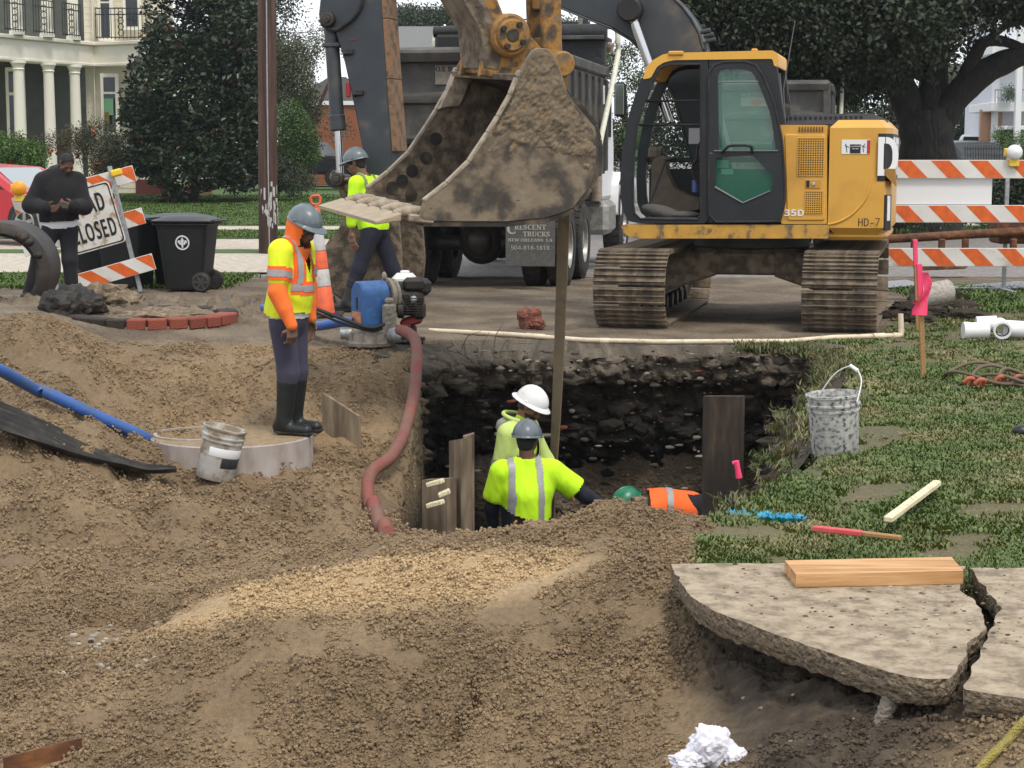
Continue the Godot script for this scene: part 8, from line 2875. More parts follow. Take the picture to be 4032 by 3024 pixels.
func small_finds() -> void:
	var m := MB.new()
	var bl0 := Vector3(0.174,0,-17.33)
	m.box(bl0 + Vector3(0, 0.1, 0), Vector3(0.2, 0.19, 0.16), 0.02, Basis.from_euler(Vector3(0.1, 0.35, 0.12)))
	m.box(bl0 + Vector3(-0.05, 0.14, 0.03), Vector3(0.14, 0.12, 0.13), 0.025, Basis.from_euler(Vector3(0.4, 0.9, 0.5)))
	m.rock(bl0 + Vector3(0.05, 0.06, 0.03), Vector3(0.09, 0.07, 0.08), 4, 3, 0.5)
	solo("brick_lump", m, mat(Color.WHITE, 0.9, 0.0, ntex(63, 0.03, [[0.0, 0.05, 0.03, 0.022], [0.45, 0.14, 0.055, 0.038], [0.7, 0.30, 0.085, 0.05], [1.0, 0.36, 0.24, 0.18]], 4), 2.5, bumpy.coarse, 2.0), "broken lump of red brickwork on the road before the left crawler track", "brick lump")
	for s in [[Vector3(3.82,0.869,-17.1), Vector3(3.869,-0.006,-17.1), 0.10, "farther wooden survey stake with pink top near the crawler track"], [Vector3(3.028,0.86,-13.4), Vector3(3.087,-0.01,-13.4), 0.32, "nearer tall wooden survey stake with pink ribbon standing in the grass"]]:
		var st := thing("survey_stake", s[3], "stake", s[1], 0.0, "survey stakes with pink ribbon")
		m = MB.new()
		m.bar(Vector3.ZERO, s[0] - s[1], 0.036, 0.03, 0.004, Vector3(0, 0, 1))
		part("stake", m, M.wood_stake, st)
		m = MB.new()
		var top: Vector3 = s[0] - s[1]
		m.bar(top * 0.72, top * 1.003, 0.040, 0.034, 0.004, Vector3(0, 0, 1))
		part("painted_top", m, M.pink, st)
		m = MB.new()
		var rows := []
		for i in 9:
			var t := i / 8.0
			var row := []
			for k in 4:
				var u := k / 3.0 - 0.5
				row.append(top * (0.93 if s[2] > 0.2 else 0.42) + Vector3(0.03 + 0.03 * sin(t * 5.0) + u * (0.09 + 0.02 * sin(t * 9)) * (0.5 + t * 0.6), -t * s[2] + 0.0, 0.03 + 0.02 * sin(t * 6 + u * 4)))
			rows.append(row)
		m.grid(rows)
		part("ribbon", m, M.pink, st)
	m = MB.new()
	m.tube([Vector3(1.216,-0.055,-9.5), Vector3(1.207,-0.001,-9.5), Vector3(1.198,0.037,-9.5)], [0.018, 0.014, 0.016], 8)
	m.tube([Vector3(1.198,0.031,-9.5), Vector3(1.18,0.023,-9.5)], 0.011, 6)
	solo("flagged_stub", m, M.pink, "short stub wrapped in red-pink tape on the grass rim of the pit", "stake")
	var ft := thing("pipe_fitting", "white plastic branch fittings lying in the grass at the right edge", "pipe fitting", Vector3(4.368,0,-16.37))
	m = MB.new()
	m.tube([Vector3(-0.25, 0.075, 0), Vector3(-0.02, 0.08, 0.0)], 0.075, 20)
	m.tube([Vector3(-0.25, 0.075, 0), Vector3(-0.2, 0.075, 0)], 0.082, 20)
	m.tube([Vector3(-0.1, 0.12, -0.12), Vector3(0.08, 0.13, -0.1)], 0.075, 20)
	m.lathe([Vector2(0.062, 0.14), Vector2(0.062, 0.0), Vector2(0.08, 0.0), Vector2(0.082, 0.05), Vector2(0.074, 0.055), Vector2(0.074, 0.25)], 24, MB.aim(Vector3(0.085, 0.085, 0.1), Vector3(0.15, 0.1, -1)))
	m.tube([Vector3(0.12, 0.09, -0.05), Vector3(0.36, 0.08, -0.02)], 0.08, 20)
	part("fitting_body", m, M.pvc, ft)
	m = MB.new()
	m.lathe([Vector2(0.064, 0.03), Vector2(0.064, 0.04), Vector2(0.054, 0.04), Vector2(0.054, 0.03)], 24, MB.aim(Vector3(0.085, 0.085, 0.1), Vector3(0.15, 0.1, -1)))
	part("rubber_seal", m, M.rubber, ft)
	m = MB.new()
	m.lathe([Vector2(0.085, 0.4), Vector2(0.085, 0.0), Vector2(0.115, 0.0), Vector2(0.12, 0.02), Vector2(0.12, 0.4)], 24, MB.aim(Vector3(4.115,0.235,-18.3), Vector3(0.9, 0.12, -0.4)))
	solo("clay_pipe_end", m, M.concrete_old, "pale grey pipe end in dug soil behind the survey stakes", "pipe")
	for k in 9:
		m = MB.new()
		var at: Vector3 = pw([4.347,0,-18.89,4.755,0,-20.04,5.071,0,-20.89,4.217,0,-19.26,4.861,0,-20.89,4.092,0,-18.08,4.847,0,-19.64,4.679,0,-18.53,3.936,0,-18.53])[k]
		m.rock(at + Vector3(0, 0.02, 0), Vector3(rnd(0.14, 0.28), rnd(0.05, 0.1), rnd(0.1, 0.2)), 40 + k, 3, 0.5)
		soil_lumps.append(m)
	var all := MB.new()
	for q in soil_lumps:
		all.v.append_array(q.v)
		all.n.append_array(q.n)
		all.c.append_array(q.c)
	struct("dug_soil", all, mat(lin(0.055, 0.04, 0.028), 0.95, 0.0, bumpy.vary_fine, 3.0, bumpy.coarse, 3.0)).set_meta("kind", "stuff")
	var cc := thing("cable_coil", "loops of brown cable with orange hooks lying in the grass at right", "cable", Vector3(3.56,0,-13.03))
	m = MB.new()
	for k in 3:
		var ring := []
		for i in 26:
			var a := TAU * (i + 3) / 28.0
			ring.append(Vector3(0.12 * k - 0.02 + (0.33 - 0.05 * k) * cos(a), 0.07 + 0.03 * sin(a * 3 + k), 0.1 * k - 0.15 + (0.42 - 0.08 * k) * sin(a)))
		m.tube(smooth_path(ring, 2), 0.013, 7)
	m.tube(smooth_path([Vector3(-0.25, 0.02, 0.15), Vector3(-0.05, 0.05, 0.22), Vector3(0.1, 0.03, 0.3), Vector3(0.3, 0.02, 0.36)], 5), 0.011, 7)
	part("cable", m, mat(lin(0.13, 0.095, 0.06), 0.8), cc)
	for q in [Vector3(-0.22, 0.03, 0.3), Vector3(-0.28, 0.03, 0.22), Vector3(-0.05, 0.04, 0.2), Vector3(0.08, 0.04, 0.18), Vector3(0.2, 0.04, 0.2)]:
		m = MB.new()
		m.tube(smooth_path([q, q + Vector3(0.02, 0.04, 0.03), q + Vector3(-0.02, 0.05, 0.05), q + Vector3(-0.05, 0.02, 0.04)], 4), 0.017, 8)
		part("orange_hook", m, mat(lin(0.5, 0.12, 0.055), 0.6, 0.0, bumpy.vary, 4.0), cc)
	m = MB.new()
	m.bar(Vector3(1.688,0.035,-7.943), Vector3(2.109,0.045,-8.8), 0.042, 0.03, 0.006)
	solo("white_stake", m, M.wood_pale, "pale pointed wooden stake lying slantwise on the grass", "stake")
	var ls := thing("marked_stake", "wooden stake with pink painted half lying flat on the grass", "stake", Vector3(1.498,0.03,-7.674))
	m = MB.new()
	m.bar(Vector3(1.503,0.03,-7.674) - ls.position, Vector3(1.667,0.03,-7.571) - ls.position, 0.03, 0.02, 0.004)
	part("bare_half", m, M.wood_stake, ls)
	m = MB.new()
	m.bar(Vector3(1.32,0.035,-7.75) - ls.position, Vector3(1.515,0.033,-7.65) - ls.position, 0.034, 0.024, 0.004)
	part("painted_half", m, mat(lin(0.7, 0.1, 0.1), 0.6, 0.0, bumpy.vary, 4.0), ls)
	m = MB.new()
	m.rock(Vector3(0, 0, 0), Vector3(0.07, 0.075, 0.06), 21, 4, 0.42)
	m.rock(Vector3(-0.08, -0.04, 0.03), Vector3(0.055, 0.04, 0.045), 22, 4, 0.45)
	m.rock(Vector3(0.07, -0.03, 0.02), Vector3(0.05, 0.04, 0.045), 23, 4, 0.45)
	var rg := solo("white_rag", m, cloth(lin(0.72, 0.71, 0.78), 0.9, 3.0), "crumpled white rag in the soil at the bottom edge", "rag")
	rg.position = ground_px(708, 775) + Vector3(0, 0.0, 0)
	m = MB.new()
	m.tube(smooth_path([ground_px(968, 790) + Vector3(0, 0.02, 0), ground_px(990, 765) + Vector3(0, 0.025, 0), ground_px(1008, 749) + Vector3(0, 0.03, 0), ground_px(1030, 732) + Vector3(0, 0.05, 0), ground_px(1075, 715) + Vector3(0, 0.06, 0)], 6), 0.0145, 12)
	solo("yellow_rope", m, mat(lin(0.42, 0.34, 0.085), 0.85, 0.0, bumpy.vary, 5.0, bumpy.speck, 1.5), "thick yellow braided rope at the lower right corner", "rope")
	post_board("steel_plate", Vector3(-1.855,-0.527,-6.35), Vector3(-1.605,-0.501,-6.5), -1.0, -0.012, M.rust, "rusty steel plate edge sticking out of sand in the lower left corner", "steel plates")
	m = MB.new()
	m.rock(ground_px(565, 634) + Vector3(0, 0.0, 0.0), Vector3(0.055, 0.045, 0.022), 12, 3, 0.25)
	solo("sand_cake", m, mat(lin(0.21, 0.145, 0.085), 0.95, 0.0, bumpy.vary_fine, 4.0), "smooth flat cake of packed sand on the mound face", "sand lump")
	m = MB.new()
	var cl := ground_px(888, 722)
	for k in 5:
		m.rock(cl + Vector3(0.012 * k - 0.03, 0.02 * k - 0.01, -0.01 * k), Vector3(0.022, 0.022, 0.02) * (1.0 + 0.12 * k), 60 + k, 2, 0.4)
	solo("concrete_lump", m, mat(lin(0.2, 0.17, 0.14), 0.95, 0.0, bumpy.vary_fine, 4.0, bumpy.fine, 0.8), "small grey knobbly lump of concrete under the broken pavement edge", "concrete lump")
	m = MB.new()
	m.rock(ground_px(492, 766) + Vector3(0, -0.01, 0), Vector3(0.035, 0.022, 0.03), 71, 3, 0.3)
	solo("brick_piece", m, mat(lin(0.22, 0.075, 0.035), 0.9, 0.0, bumpy.vary_fine, 4.0), "orange-brown brick piece in the crack at the bottom of the sand mound", "brick")
	m = MB.new()
	m.ell(Vector3(3.015,0.04,-10.54), Vector3(0.05, 0.04, 0.05))
	solo("black_plastic_end", m, M.plastic_black, "small black plastic end at the right edge of the grass", "plastic piece")
	var st := MB.new()
	st.rock(Vector3.ZERO, Vector3.ONE, 15, 1, 0.4)
	var where := []
	var tints := []
	for k in 150:
		var g := ground_px(rng.randfn(95, 28), rng.randfn(655, 14)) if k < 95 else ground_px(rnd(0, 700), rnd(580, 766)) if k < 125 else ground_px(rnd(690, 1020), rnd(690, 766))
		var r := rnd(0.006, 0.017) if k < 95 else rnd(0.004, 0.010)
		where.append(Transform3D(Basis.from_euler(Vector3(rnd(0, 6), rnd(0, 6), rnd(0, 6))).scaled(Vector3(r * rnd(1, 1.5), r * 0.8, r)), g + Vector3(0, r * 0.4, 0)))
		tints.append(Color(0.95, 0.84, 0.68) * rnd(0.55, 1.1) if rng.randf() > 0.12 else Color(0.06, 0.06, 0.07))
	for k in 420:
		var q := Vector3(rnd(0.7, 2.0), 0, rnd(-7.2, -5.4))
		if q.x < 0.72 + maxf(0.0, q.z + 6.7) * 0.5 or (q.z > -6.4 + (q.x - 0.7) * 0.6):
			continue
		var r := 0.0025 + 0.005 * pow(rng.randf(), 3.0)
		where.append(Transform3D(Basis(Vector3.UP, rnd(0, 6)).scaled(Vector3(r * rnd(1, 2), r * 0.7, r)), q + Vector3(0, r * 0.3, 0)))
		tints.append(Color(0.5, 0.4, 0.28).lerp(Color(0.12, 0.09, 0.06), rng.randf()) if rng.randf() < 0.85 else Color(0.9, 0.85, 0.75))
	scatter("stones", st.mesh(), M.crumb, where, tints)
	m = MB.new()
	var top := smooth_path([Vector3(-3.68,0.096,-11.9), Vector3(-3.504,-0.068,-12.2), Vector3(-3.308,-0.18,-12.35), Vector3(-3.08,-0.322,-12.45), Vector3(-2.852,-0.443,-12.45), Vector3(-2.581,-0.511,-12.35), Vector3(-2.319,-0.521,-12.25)], 8)
	var low := smooth_path([Vector3(-3.564,-0.035,-11.5), Vector3(-3.381,-0.178,-11.75), Vector3(-3.16,-0.288,-11.85), Vector3(-2.866,-0.422,-12), Vector3(-2.617,-0.477,-12), Vector3(-2.459,-0.513,-12.05), Vector3(-2.303,-0.53,-12.2)], 8)
	var rows := []
	for i in top.size():
		var row := []
		for k in 30:
			var t := k / 29.0
			var q: Vector3 = top[i].lerp(low[i], t)
			var fold := 0.028 * sin(t * 27.0 + 0.6 * sin(i * 0.2)) + 0.012 * sin(t * 61.0 + i * 0.1)
			row.append(q + Vector3(0, 0.04 + fold * (1.0 - 0.5 * i / top.size()), 0))
		rows.append(row)
	m.grid(rows)
	solo("black_sheet", m, mat(Color.WHITE, 0.85, 0.0, ntex(64, 0.02, [[0.0, 0.012, 0.012, 0.012], [0.6, 0.022, 0.02, 0.018], [0.8, 0.06, 0.05, 0.036], [1.0, 0.14, 0.105, 0.065]], 5), 1.0, bumpy.cloth, 1.0), "black filter cloth lying in long folds on the sand from the left edge", "cloth")
	m = MB.new()
	for k in 16:
		var a := Vector3(rnd(-0.75, -0.1), rnd(-0.12, 0.02), rnd(-15.9, -15.4))
		var b := a + Vector3(rnd(-0.2, 0.2), rnd(-0.1, 0.28), rnd(-0.1, 0.2))
		m.tube([a, a.lerp(b, 0.5) + Vector3(rnd(-0.05, 0.05), rnd(-0.03, 0.05), 0), b], [0.006, 0.004, 0.002], 5)
	solo("dead_twigs", m, mat(lin(0.12, 0.09, 0.06), 0.9), "tangle of dead twigs at the pit rim beside the pump", "twigs").set_meta("kind", "stuff")
	m = MB.new()
	for k in 26:
		var p := ground_px(rnd(720, 930), rnd(690, 760))
		var pts := [p]
		for s in 3:
			pts.append(pts[-1] + Vector3(rnd(-0.03, 0.03), rnd(-0.035, 0.01), rnd(0.0, 0.02)))
		m.tube(pts, 0.0013, 4)
	solo("roots", m, mat(lin(0.3, 0.21, 0.13), 0.9), "pale hair roots hanging in the dark soil under the pavement", "roots").set_meta("kind", "stuff")
	var bl := tuft_mesh(7, 0.03, 0.012, 0.05, 8)
	where = []
	tints = []
	for k in 150:
		var t := rng.randf()
		var q := Vector3.ZERO
		if t < 0.62:
			q = [Vector3(0.977,0,-8.56),Vector3(1.13,0,-8.59)][0].lerp([Vector3(0.977,0,-8.56),Vector3(1.13,0,-8.59)][1], rng.randf())
		else:
			q = [Vector3(1.175,0,-8.39),Vector3(1.331,0,-8.39)][0].lerp([Vector3(1.175,0,-8.39),Vector3(1.331,0,-8.39)][1], rng.randf())
		q += Vector3(rnd(-0.03, 0.03), 0, rnd(-0.08, 0.08))
		where.append(Transform3D(Basis(Vector3.UP, rnd(0, 6)).scaled(Vector3.ONE * rnd(0.7, 1.1)), Vector3(q.x, ground_at(q.x, q.z) + 0.008, q.z)))
		tints.append(Color(0.05, 0.42, 0.72) * rnd(0.6, 1.2))
	scatter("painted_grass", bl, M.leaf, where, tints)


var soil_lumps := []
func striped_rail(o: Node3D, t: Transform3D, long: float, high: float, period: float, phase: float, m_white: Material) -> void:   # t: left end, x along the rail
	var m := MB.new()
	m.xf = t
	m.box(Vector3(long / 2, 0, 0), Vector3(long, high, 0.025), 0.004)
	var r := part("rail", m, m_white, o)
	var rect := PackedVector2Array([Vector2(0.004, -high / 2 + 0.006), Vector2(long - 0.004, -high / 2 + 0.006), Vector2(long - 0.004, high / 2 - 0.006), Vector2(0.004, high / 2 - 0.006)])
	var x := phase - period
	while x < long:
		var w := period * 0.48
		for q in Geometry2D.intersect_polygons(rect, PackedVector2Array([Vector2(x, high / 2), Vector2(x + w, high / 2), Vector2(x + w + high, -high / 2), Vector2(x + high, -high / 2)])):
			m = MB.new()
			m.xf = t
			m.prism(Array(q), 0.0128, 0.0142)
			part("orange_stripe", m, M.orange_sheet, r)
		x += period


func warning_lamp(o: Node3D, at: Vector3, c: Material, r: float) -> void:
	var m := MB.new()
	m.lathe([Vector2(0, -0.03), Vector2(r * 0.8, -0.03), Vector2(r, -0.015), Vector2(r, 0.02), Vector2(r * 0.75, 0.045), Vector2(0, 0.055)], 24, MB.aim(at, Vector3(0.1, 0, 1)))
	var l := part("warning_lamp", m, c, o)
	m = MB.new()
	m.box(at + Vector3(0, -r - 0.03, -0.02), Vector3(r * 1.3, 0.09, 0.07), 0.01)
	m.box(at + Vector3(-r * 0.8, 0.0, -0.05), Vector3(r * 0.9, r * 1.1, 0.03), 0.01)
	part("lamp_case", m, mat(lin(0.7, 0.5, 0.06), 0.5), l)


func build_barricades() -> void:
	var o := thing("road_barricade", "upright orange and white three-rail barricade with white panel right of the excavator", "barricade", Vector3(5.262,0,-21.34))
	var at := o.position
	o.position.y = 0
	var m: MB
	for r in [[Vector3(4.121,1.513,-20.3), 0.205, 0.13], [Vector3(4.134,1.015,-20.3), 0.195, 0.10], [Vector3(4.171,0.534,-20.2), 0.205, 0.40]]:
		striped_rail(o, Transform3D(Basis(), r[0] - o.position), 2.9, r[1], 0.427, r[2], M.white_sheet)
	m = MB.new()
	var pa := Vector3(4.136,1.265,-20.34) - o.position
	m.box(Vector3(pa.x + 0.63, pa.y, pa.z), Vector3(1.25, 0.295, 0.012), 0.002)
	part("white_panel", m, M.white, o)
	for x in [1003.5, 1090.0]:
		m = MB.new()
		var f := Vector3(6.1,0,-22.31) - o.position
		f.x += (x - 1003.5) / 88.0
		m.bar(f, f + Vector3(0, 1.68, 0), 0.045, 0.045, 0.003)
		m.bar(f + Vector3(-0.05, 0.02, -0.75), f + Vector3(-0.05, 0.02, 0.65), 0.06, 0.05, 0.004)
		m.bar(f + Vector3(-0.75, 0.02, 0.0), f + Vector3(0.6, 0.02, 0.05), 0.06, 0.05, 0.004)
		part("post", m, M.galv, o)
	warning_lamp(o, Vector3(5.607,1.7,-20.25) - o.position, M.white, 0.085)
	var l := thing("road_barricade", "leaning muddy barricade with orange and white rails and a ROAD CLOSED sign", "barricade", Vector3(-4.537,0,-21.98))
	l.position.y = 0.0
	var tilt := Basis(Vector3(0, 0, 1), deg_to_rad(15.5)) * Basis(Vector3.UP, 0.12)
	var put := func(q: Vector3) -> Transform3D: return Transform3D(tilt, q - l.position)
	striped_rail(l, put.call(Vector3(-6.032,1.055,-21.9)), 1.50, 0.20, 0.40, 0.08, M.white_sheet)
	striped_rail(l, put.call(Vector3(-5.913,0.546,-21.8)), 1.50, 0.20, 0.40, 0.02, M.white_sheet)
	striped_rail(l, put.call(Vector3(-5.273,0.136,-21.7)), 0.98, 0.20, 0.36, 0.05, M.white_sheet)
	m = MB.new()
	var st: Transform3D = put.call(Vector3(-5.074,0.916,-21.72))
	m.xf = st
	m.prism(round_poly([Vector2(-0.34, -0.38), Vector2(0.34, -0.38), Vector2(0.34, 0.38), Vector2(-0.34, 0.38)], 0.05), -0.004, 0.004)
	var sg := part("sign", m, M.sign_white, l)
	m = MB.new()
	m.xf = st
	m.frame(round_poly([Vector2(-0.325, -0.365), Vector2(0.325, -0.365), Vector2(0.325, 0.365), Vector2(-0.325, 0.365)], 0.05), round_poly([Vector2(-0.31, -0.35), Vector2(0.31, -0.35), Vector2(0.31, 0.35), Vector2(-0.31, 0.35)], 0.05), 0.005, 0.0065)
	part("sign_border", m, M.black, sg)
	lettering("lettering", "ROAD", 0.215, st * Transform3D(Basis(), Vector3(0.0, 0.16, 0.006)), M.black, sg, "Droid Sans", true, 0.56)
	lettering("lettering", "CLOSED", 0.215, st * Transform3D(Basis(), Vector3(0.0, -0.165, 0.006)), M.black, sg, "Droid Sans", true, 0.5)
	for q in [[Vector3(-4.873,1.536,-21.95), Vector3(-4.51,0.022,-21.85)], [Vector3(-5.822,1.252,-22), Vector3(-5.531,0.042,-21.9)]]:
		m = MB.new()
		m.bar(q[0] - l.position, q[1] - l.position, 0.05, 0.05, 0.004, Vector3(0, 0, 1))
		part("post", m, M.galv, l)
	warning_lamp(l, Vector3(-5.923,1.275,-21.75) - l.position, mat(lin(0.8, 0.33, 0.02), 0.4), 0.09)
	m = MB.new()
	m.box(Vector3(-4.779,1.458,-21.9) - l.position, Vector3(0.14, 0.09, 0.08), 0.02, tilt)
	part("lamp_top", m, mat(lin(0.8, 0.5, 0.02), 0.4), l)
	var f := thing("rusty_frame", "long rusty steel pipe frame lying behind the upright barricade", "steel frame", Vector3(6.07,0,-24.94))
	m = MB.new()
	var a := Vector3(3.976,0.621,-22) - f.position
	var b := Vector3(6.982,0.792,-22) - f.position
	m.tube([a, b], 0.055, 10)
	part("rusty_rail", m, M.rust, f)
	m = MB.new()
	m.tube([Vector3(4.543,0.478,-21.95) - f.position, Vector3(6.995,0.475,-22) - f.position], 0.05, 10)
	part("rusty_rail", m, M.rust, f)
	m = MB.new()
	m.prism([Vector2(-0.6, 0.27), Vector2(0.35, 0.27), Vector2(0.15, 0.12), Vector2(-0.45, 0.1)], -0.2, 0.2, 0.01)
	part("hull_plate", m, M.rust, f)
	m = MB.new()
	m.box(Vector3(6.399,0.768,-22.3) - f.position, Vector3(0.9, 0.35, 0.5), 0.03)
	part("end_box", m, M.rust, f)
	for x in [914.0, 941.5, 965.0, 1013.0, 1050.0]:
		m = MB.new()
		m.box(Vector3(4.894,0.563,-21.95) - f.position + Vector3((x - 914.0) / 82.0, 0, 0), Vector3(0.075, 0.2, 0.075), 0.01)
		part("upright", m, M.rust, f)
	for q in [[Vector3(4.925,0,-23) + Vector3(0, 0.04, 0), 0.5, "flat steel sheet behind the right crawler track"], [Vector3(5.959,0,-22.65) + Vector3(0, 0.02, 0), 1.3, "flat steel sheet in the grass under the upright barricade"]]:
		m = MB.new()
		m.box(q[0], Vector3(q[1], 0.012, 0.5), 0.0, Basis.from_euler(Vector3(0.06, 0.25, 0.05)))
		solo("steel_sheet", m, M.galv, q[2], "steel sheet")
func leaf_clump(n: int, spread: float, long: float, wide: float, seed: int, whorl := false) -> ArrayMesh:
	var r := RandomNumberGenerator.new()
	r.seed = seed
	var m := MB.new()
	for i in n:
		var d := Vector3(r.randfn(), r.randfn() * (0.5 if whorl else 1.0) + (0.35 if whorl else 0.0), r.randfn()).normalized()
		var c := d * spread * (0.25 if whorl else pow(r.randf(), 0.4))
		var ax := d if whorl else Vector3(r.randfn(), r.randfn() - 0.2, r.randfn()).normalized()
		var side := ax.cross(Vector3(r.randfn(), r.randfn(), r.randfn())).normalized() * wide * r.randf_range(0.7, 1.2)
		var l := long * r.randf_range(0.7, 1.2)
		var k := (side.cross(ax).normalized() * signf(side.cross(ax).y + 0.001) + Vector3(0, 0.35, 0)).normalized()
		m.col = Color(1, 1, 1) * r.randf_range(0.65, 1.3)
		var bow := Vector3(0, -l * 0.12, 0)
		m.tn(c, c + ax * l * 0.45 + side, c + ax * l * 0.45 - side, k, k, k)
		m.tn(c + ax * l + bow, c + ax * l * 0.45 + side, c + ax * l * 0.45 - side, k, k, k)
	return m.mesh()


func crown(o: Node3D, called: String, clump: ArrayMesh, m: Material, blobs: Array, count: int, a: Color, b: Color, size: float, odd := Color.BLACK, odd_share := 0.0) -> void:   # blobs: [centre, radii]
	var where := []
	var tints := []
	var total := 0.0
	for q in blobs:
		total += pow(q[1].x * q[1].y * q[1].z, 0.667)
	var nz := FastNoiseLite.new()
	nz.seed = count
	nz.frequency = 0.9 / size / 6.0
	for q in blobs:
		var n := int(count * pow(q[1].x * q[1].y * q[1].z, 0.667) / total)
		for i in n:
			var d := Vector3(rng.randfn(), rng.randfn(), rng.randfn()).normalized()
			var p: Vector3 = q[0] + d * pow(rng.randf(), 0.3) * (1.0 + 0.28 * nz.get_noise_3dv(d * size * 9.0 + q[0])) * q[1]
			if nz.get_noise_3dv(p) < -0.34:
				continue
			where.append(Transform3D(Basis.from_euler(Vector3(rnd(-0.6, 0.6), rnd(0, TAU), rnd(-0.6, 0.6))).scaled(Vector3.ONE * size * rnd(0.75, 1.3)), p - o.position))
			var t := a.lerp(b, clampf(0.5 + nz.get_noise_3dv(p * 1.7) * 0.9 + rnd(-0.3, 0.3), 0, 1))
			tints.append(odd if rng.randf() < odd_share else t)
	scatter(called, clump, m, where, tints, o)


func trunk_of(o: Node3D, limbs: Array, m: Material) -> void:   # limbs: [points, start radius, end radius]
	for i in limbs.size():
		var mb := MB.new()
		var pts := []
		for q: Vector3 in limbs[i][0]:
			pts.append(q - o.position)
		pts = smooth_path(pts, 5)
		var rr := []
		for k in pts.size():
			rr.append(lerpf(limbs[i][1], limbs[i][2], float(k) / (pts.size() - 1)) * rnd(0.93, 1.07))
		mb.tube(pts, rr, 12)
		part("trunk" if i == 0 else "limb", mb, m, o)


func box_px(m: MB, c: Vector3, wh: Vector2, deep: float, bev := 0.0) -> void:
	m.box(c - Vector3(0, 0, deep / 2), Vector3(wh.x, wh.y, deep), bev)


func build_background() -> void:
	lawns()
	left_house()
	trees()
	far_things()


func strip(called: String, m: Material, y: float, pts: Array) -> MeshInstance3D:
	var mb := MB.new()
	var p := PackedVector2Array()
	for q: Vector3 in pts:
		p.append(Vector2(q.x, q.z))
	var ids := Geometry2D.triangulate_polygon(p)
	for i in range(0, ids.size(), 3):
		mb.tn(Vector3(p[ids[i]].x, y, p[ids[i]].y), Vector3(p[ids[i + 1]].x, y, p[ids[i + 1]].y), Vector3(p[ids[i + 2]].x, y, p[ids[i + 2]].y), Vector3.UP, Vector3.UP, Vector3.UP)
	return struct(called, mb, m)


func lawns() -> void:
	var lawn := mat(Color.WHITE, 0.95, 0.0, ntex(70, 0.03, [[0.0, 0.025, 0.05, 0.012], [0.5, 0.055, 0.105, 0.022], [1.0, 0.10, 0.16, 0.035]], 5, 512), 0.35, bumpy.fine, 3.0, true)
	strip("verge", lawn, 0.006, [Vector3(-12.04,0,-23.74), Vector3(-4.382,0,-23.74), Vector3(-3.626,0,-24.52), Vector3(-3.814,0,-25.8), Vector3(-13.08,0,-25.8)])
	strip("driveway", M.concrete, 0.010, [Vector3(-13.08,0,-25.8), Vector3(-3.039,0,-25.8), Vector3(-2.502,0,-26.97), Vector3(-2.863,0,-30.9), Vector3(-15.64,0,-30.9)])
	strip("verge", lawn, 0.016, [Vector3(-15.64,0,-30.9), Vector3(-4.286,0,-30.9), Vector3(-2.878,0,-31.06), Vector3(-2.97,0,-32.06), Vector3(-16.22,0,-32.06)])
	strip("footway", M.concrete, 0.02, [Vector3(-16.22,0,-32.06), Vector3(-2.97,0,-32.06), Vector3(-3.346,0,-36.14), Vector3(-18.27,0,-36.14)])
	strip("verge", lawn, 0.03, [Vector3(-18.27,0,-36.14), Vector3(-2.805,0,-36.14), Vector3(-3.146,0,-40.57), Vector3(-20.5,0,-40.57)])
	strip("footway", M.concrete, 0.034, [Vector3(-20.36,0,-40.29), Vector3(-3.125,0,-40.29), Vector3(-3.35,0,-43.21), Vector3(-21.82,0,-43.21)])
	var mb := MB.new()
	var rows := []
	for i in 9:
		var row := []
		for k in 12:
			row.append(Vector3(lerpf(-60, -2.6 if i < 2 else -3.0, k / 11.0), 0.04 + 0.42 * smoothstep(0.0, 0.45, i / 8.0), lerpf(-42.5, -95.0, i / 8.0)))
		rows.append(row)
	mb.grid(rows)
	struct("lawn", mb, lawn)
	strip("verge", lawn, 0.01, [Vector3(6.905,0,-37.98), Vector3(20.8,0,-37.98), Vector3(23.64,0,-43.21), Vector3(7.849,0,-43.21)])
	strip("footway", M.concrete, 0.016, [Vector3(6.892,0,-43.21), Vector3(23.64,0,-43.21), Vector3(25.28,0,-46.2), Vector3(7.369,0,-46.2)])
	strip("verge", lawn, 0.02, [Vector3(9, 0, -46), Vector3(60, 0, -46), Vector3(90, 0, -120), Vector3(16, 0, -120)])
	strip("verge", lawn, -0.008, [Vector3(4.5, 0, -18.6), Vector3(12, 0, -18.6), Vector3(12, 0, -23.5), Vector3(5.8, 0, -23.5)])
	var tf := tuft_mesh(12, 0.05, 0.012, 0.16, 5)
	var where := []
	var tints := []
	for i in 16000:
		var px := rnd(-14.0, -2.7)
		var z := -rnd(42.8, 60.0)
		var y := 0.04 + 0.42 * smoothstep(0.0, 0.45, (-z - 42.5) / 52.5)
		if i % 4 == 0:
			z = -rnd(22.6, 26.0)
			px = rnd(-9.5, -3.6)
			y = 0.0
			if z < -25.4 or px > -3.4 - rnd(0.0, 0.5):
				continue
		elif i % 7 == 0:
			z = -rnd(35.9, 40.0)
			y = 0.03
			px = rnd(-11, -2.7)
		elif i % 9 == 0:
			z = -rnd(19.0, 23.0)
			px = rnd(4.7, 8.2)
			y = 0.0
		elif i % 11 == 0:
			z = -rnd(37.0, 42.0)
			px = rnd(7.6, 12.5)
		where.append(Transform3D(Basis(Vector3.UP, rnd(0, 6)).scaled(Vector3.ONE * rnd(0.6, 1.2)), Vector3(px, y, z)))
		tints.append(Color(0.06, 0.13, 0.02).lerp(Color(0.12, 0.17, 0.04), rng.randf()) * rnd(0.7, 1.2))
	scatter("lawn_grass", tf, M.leaf, where, tints)


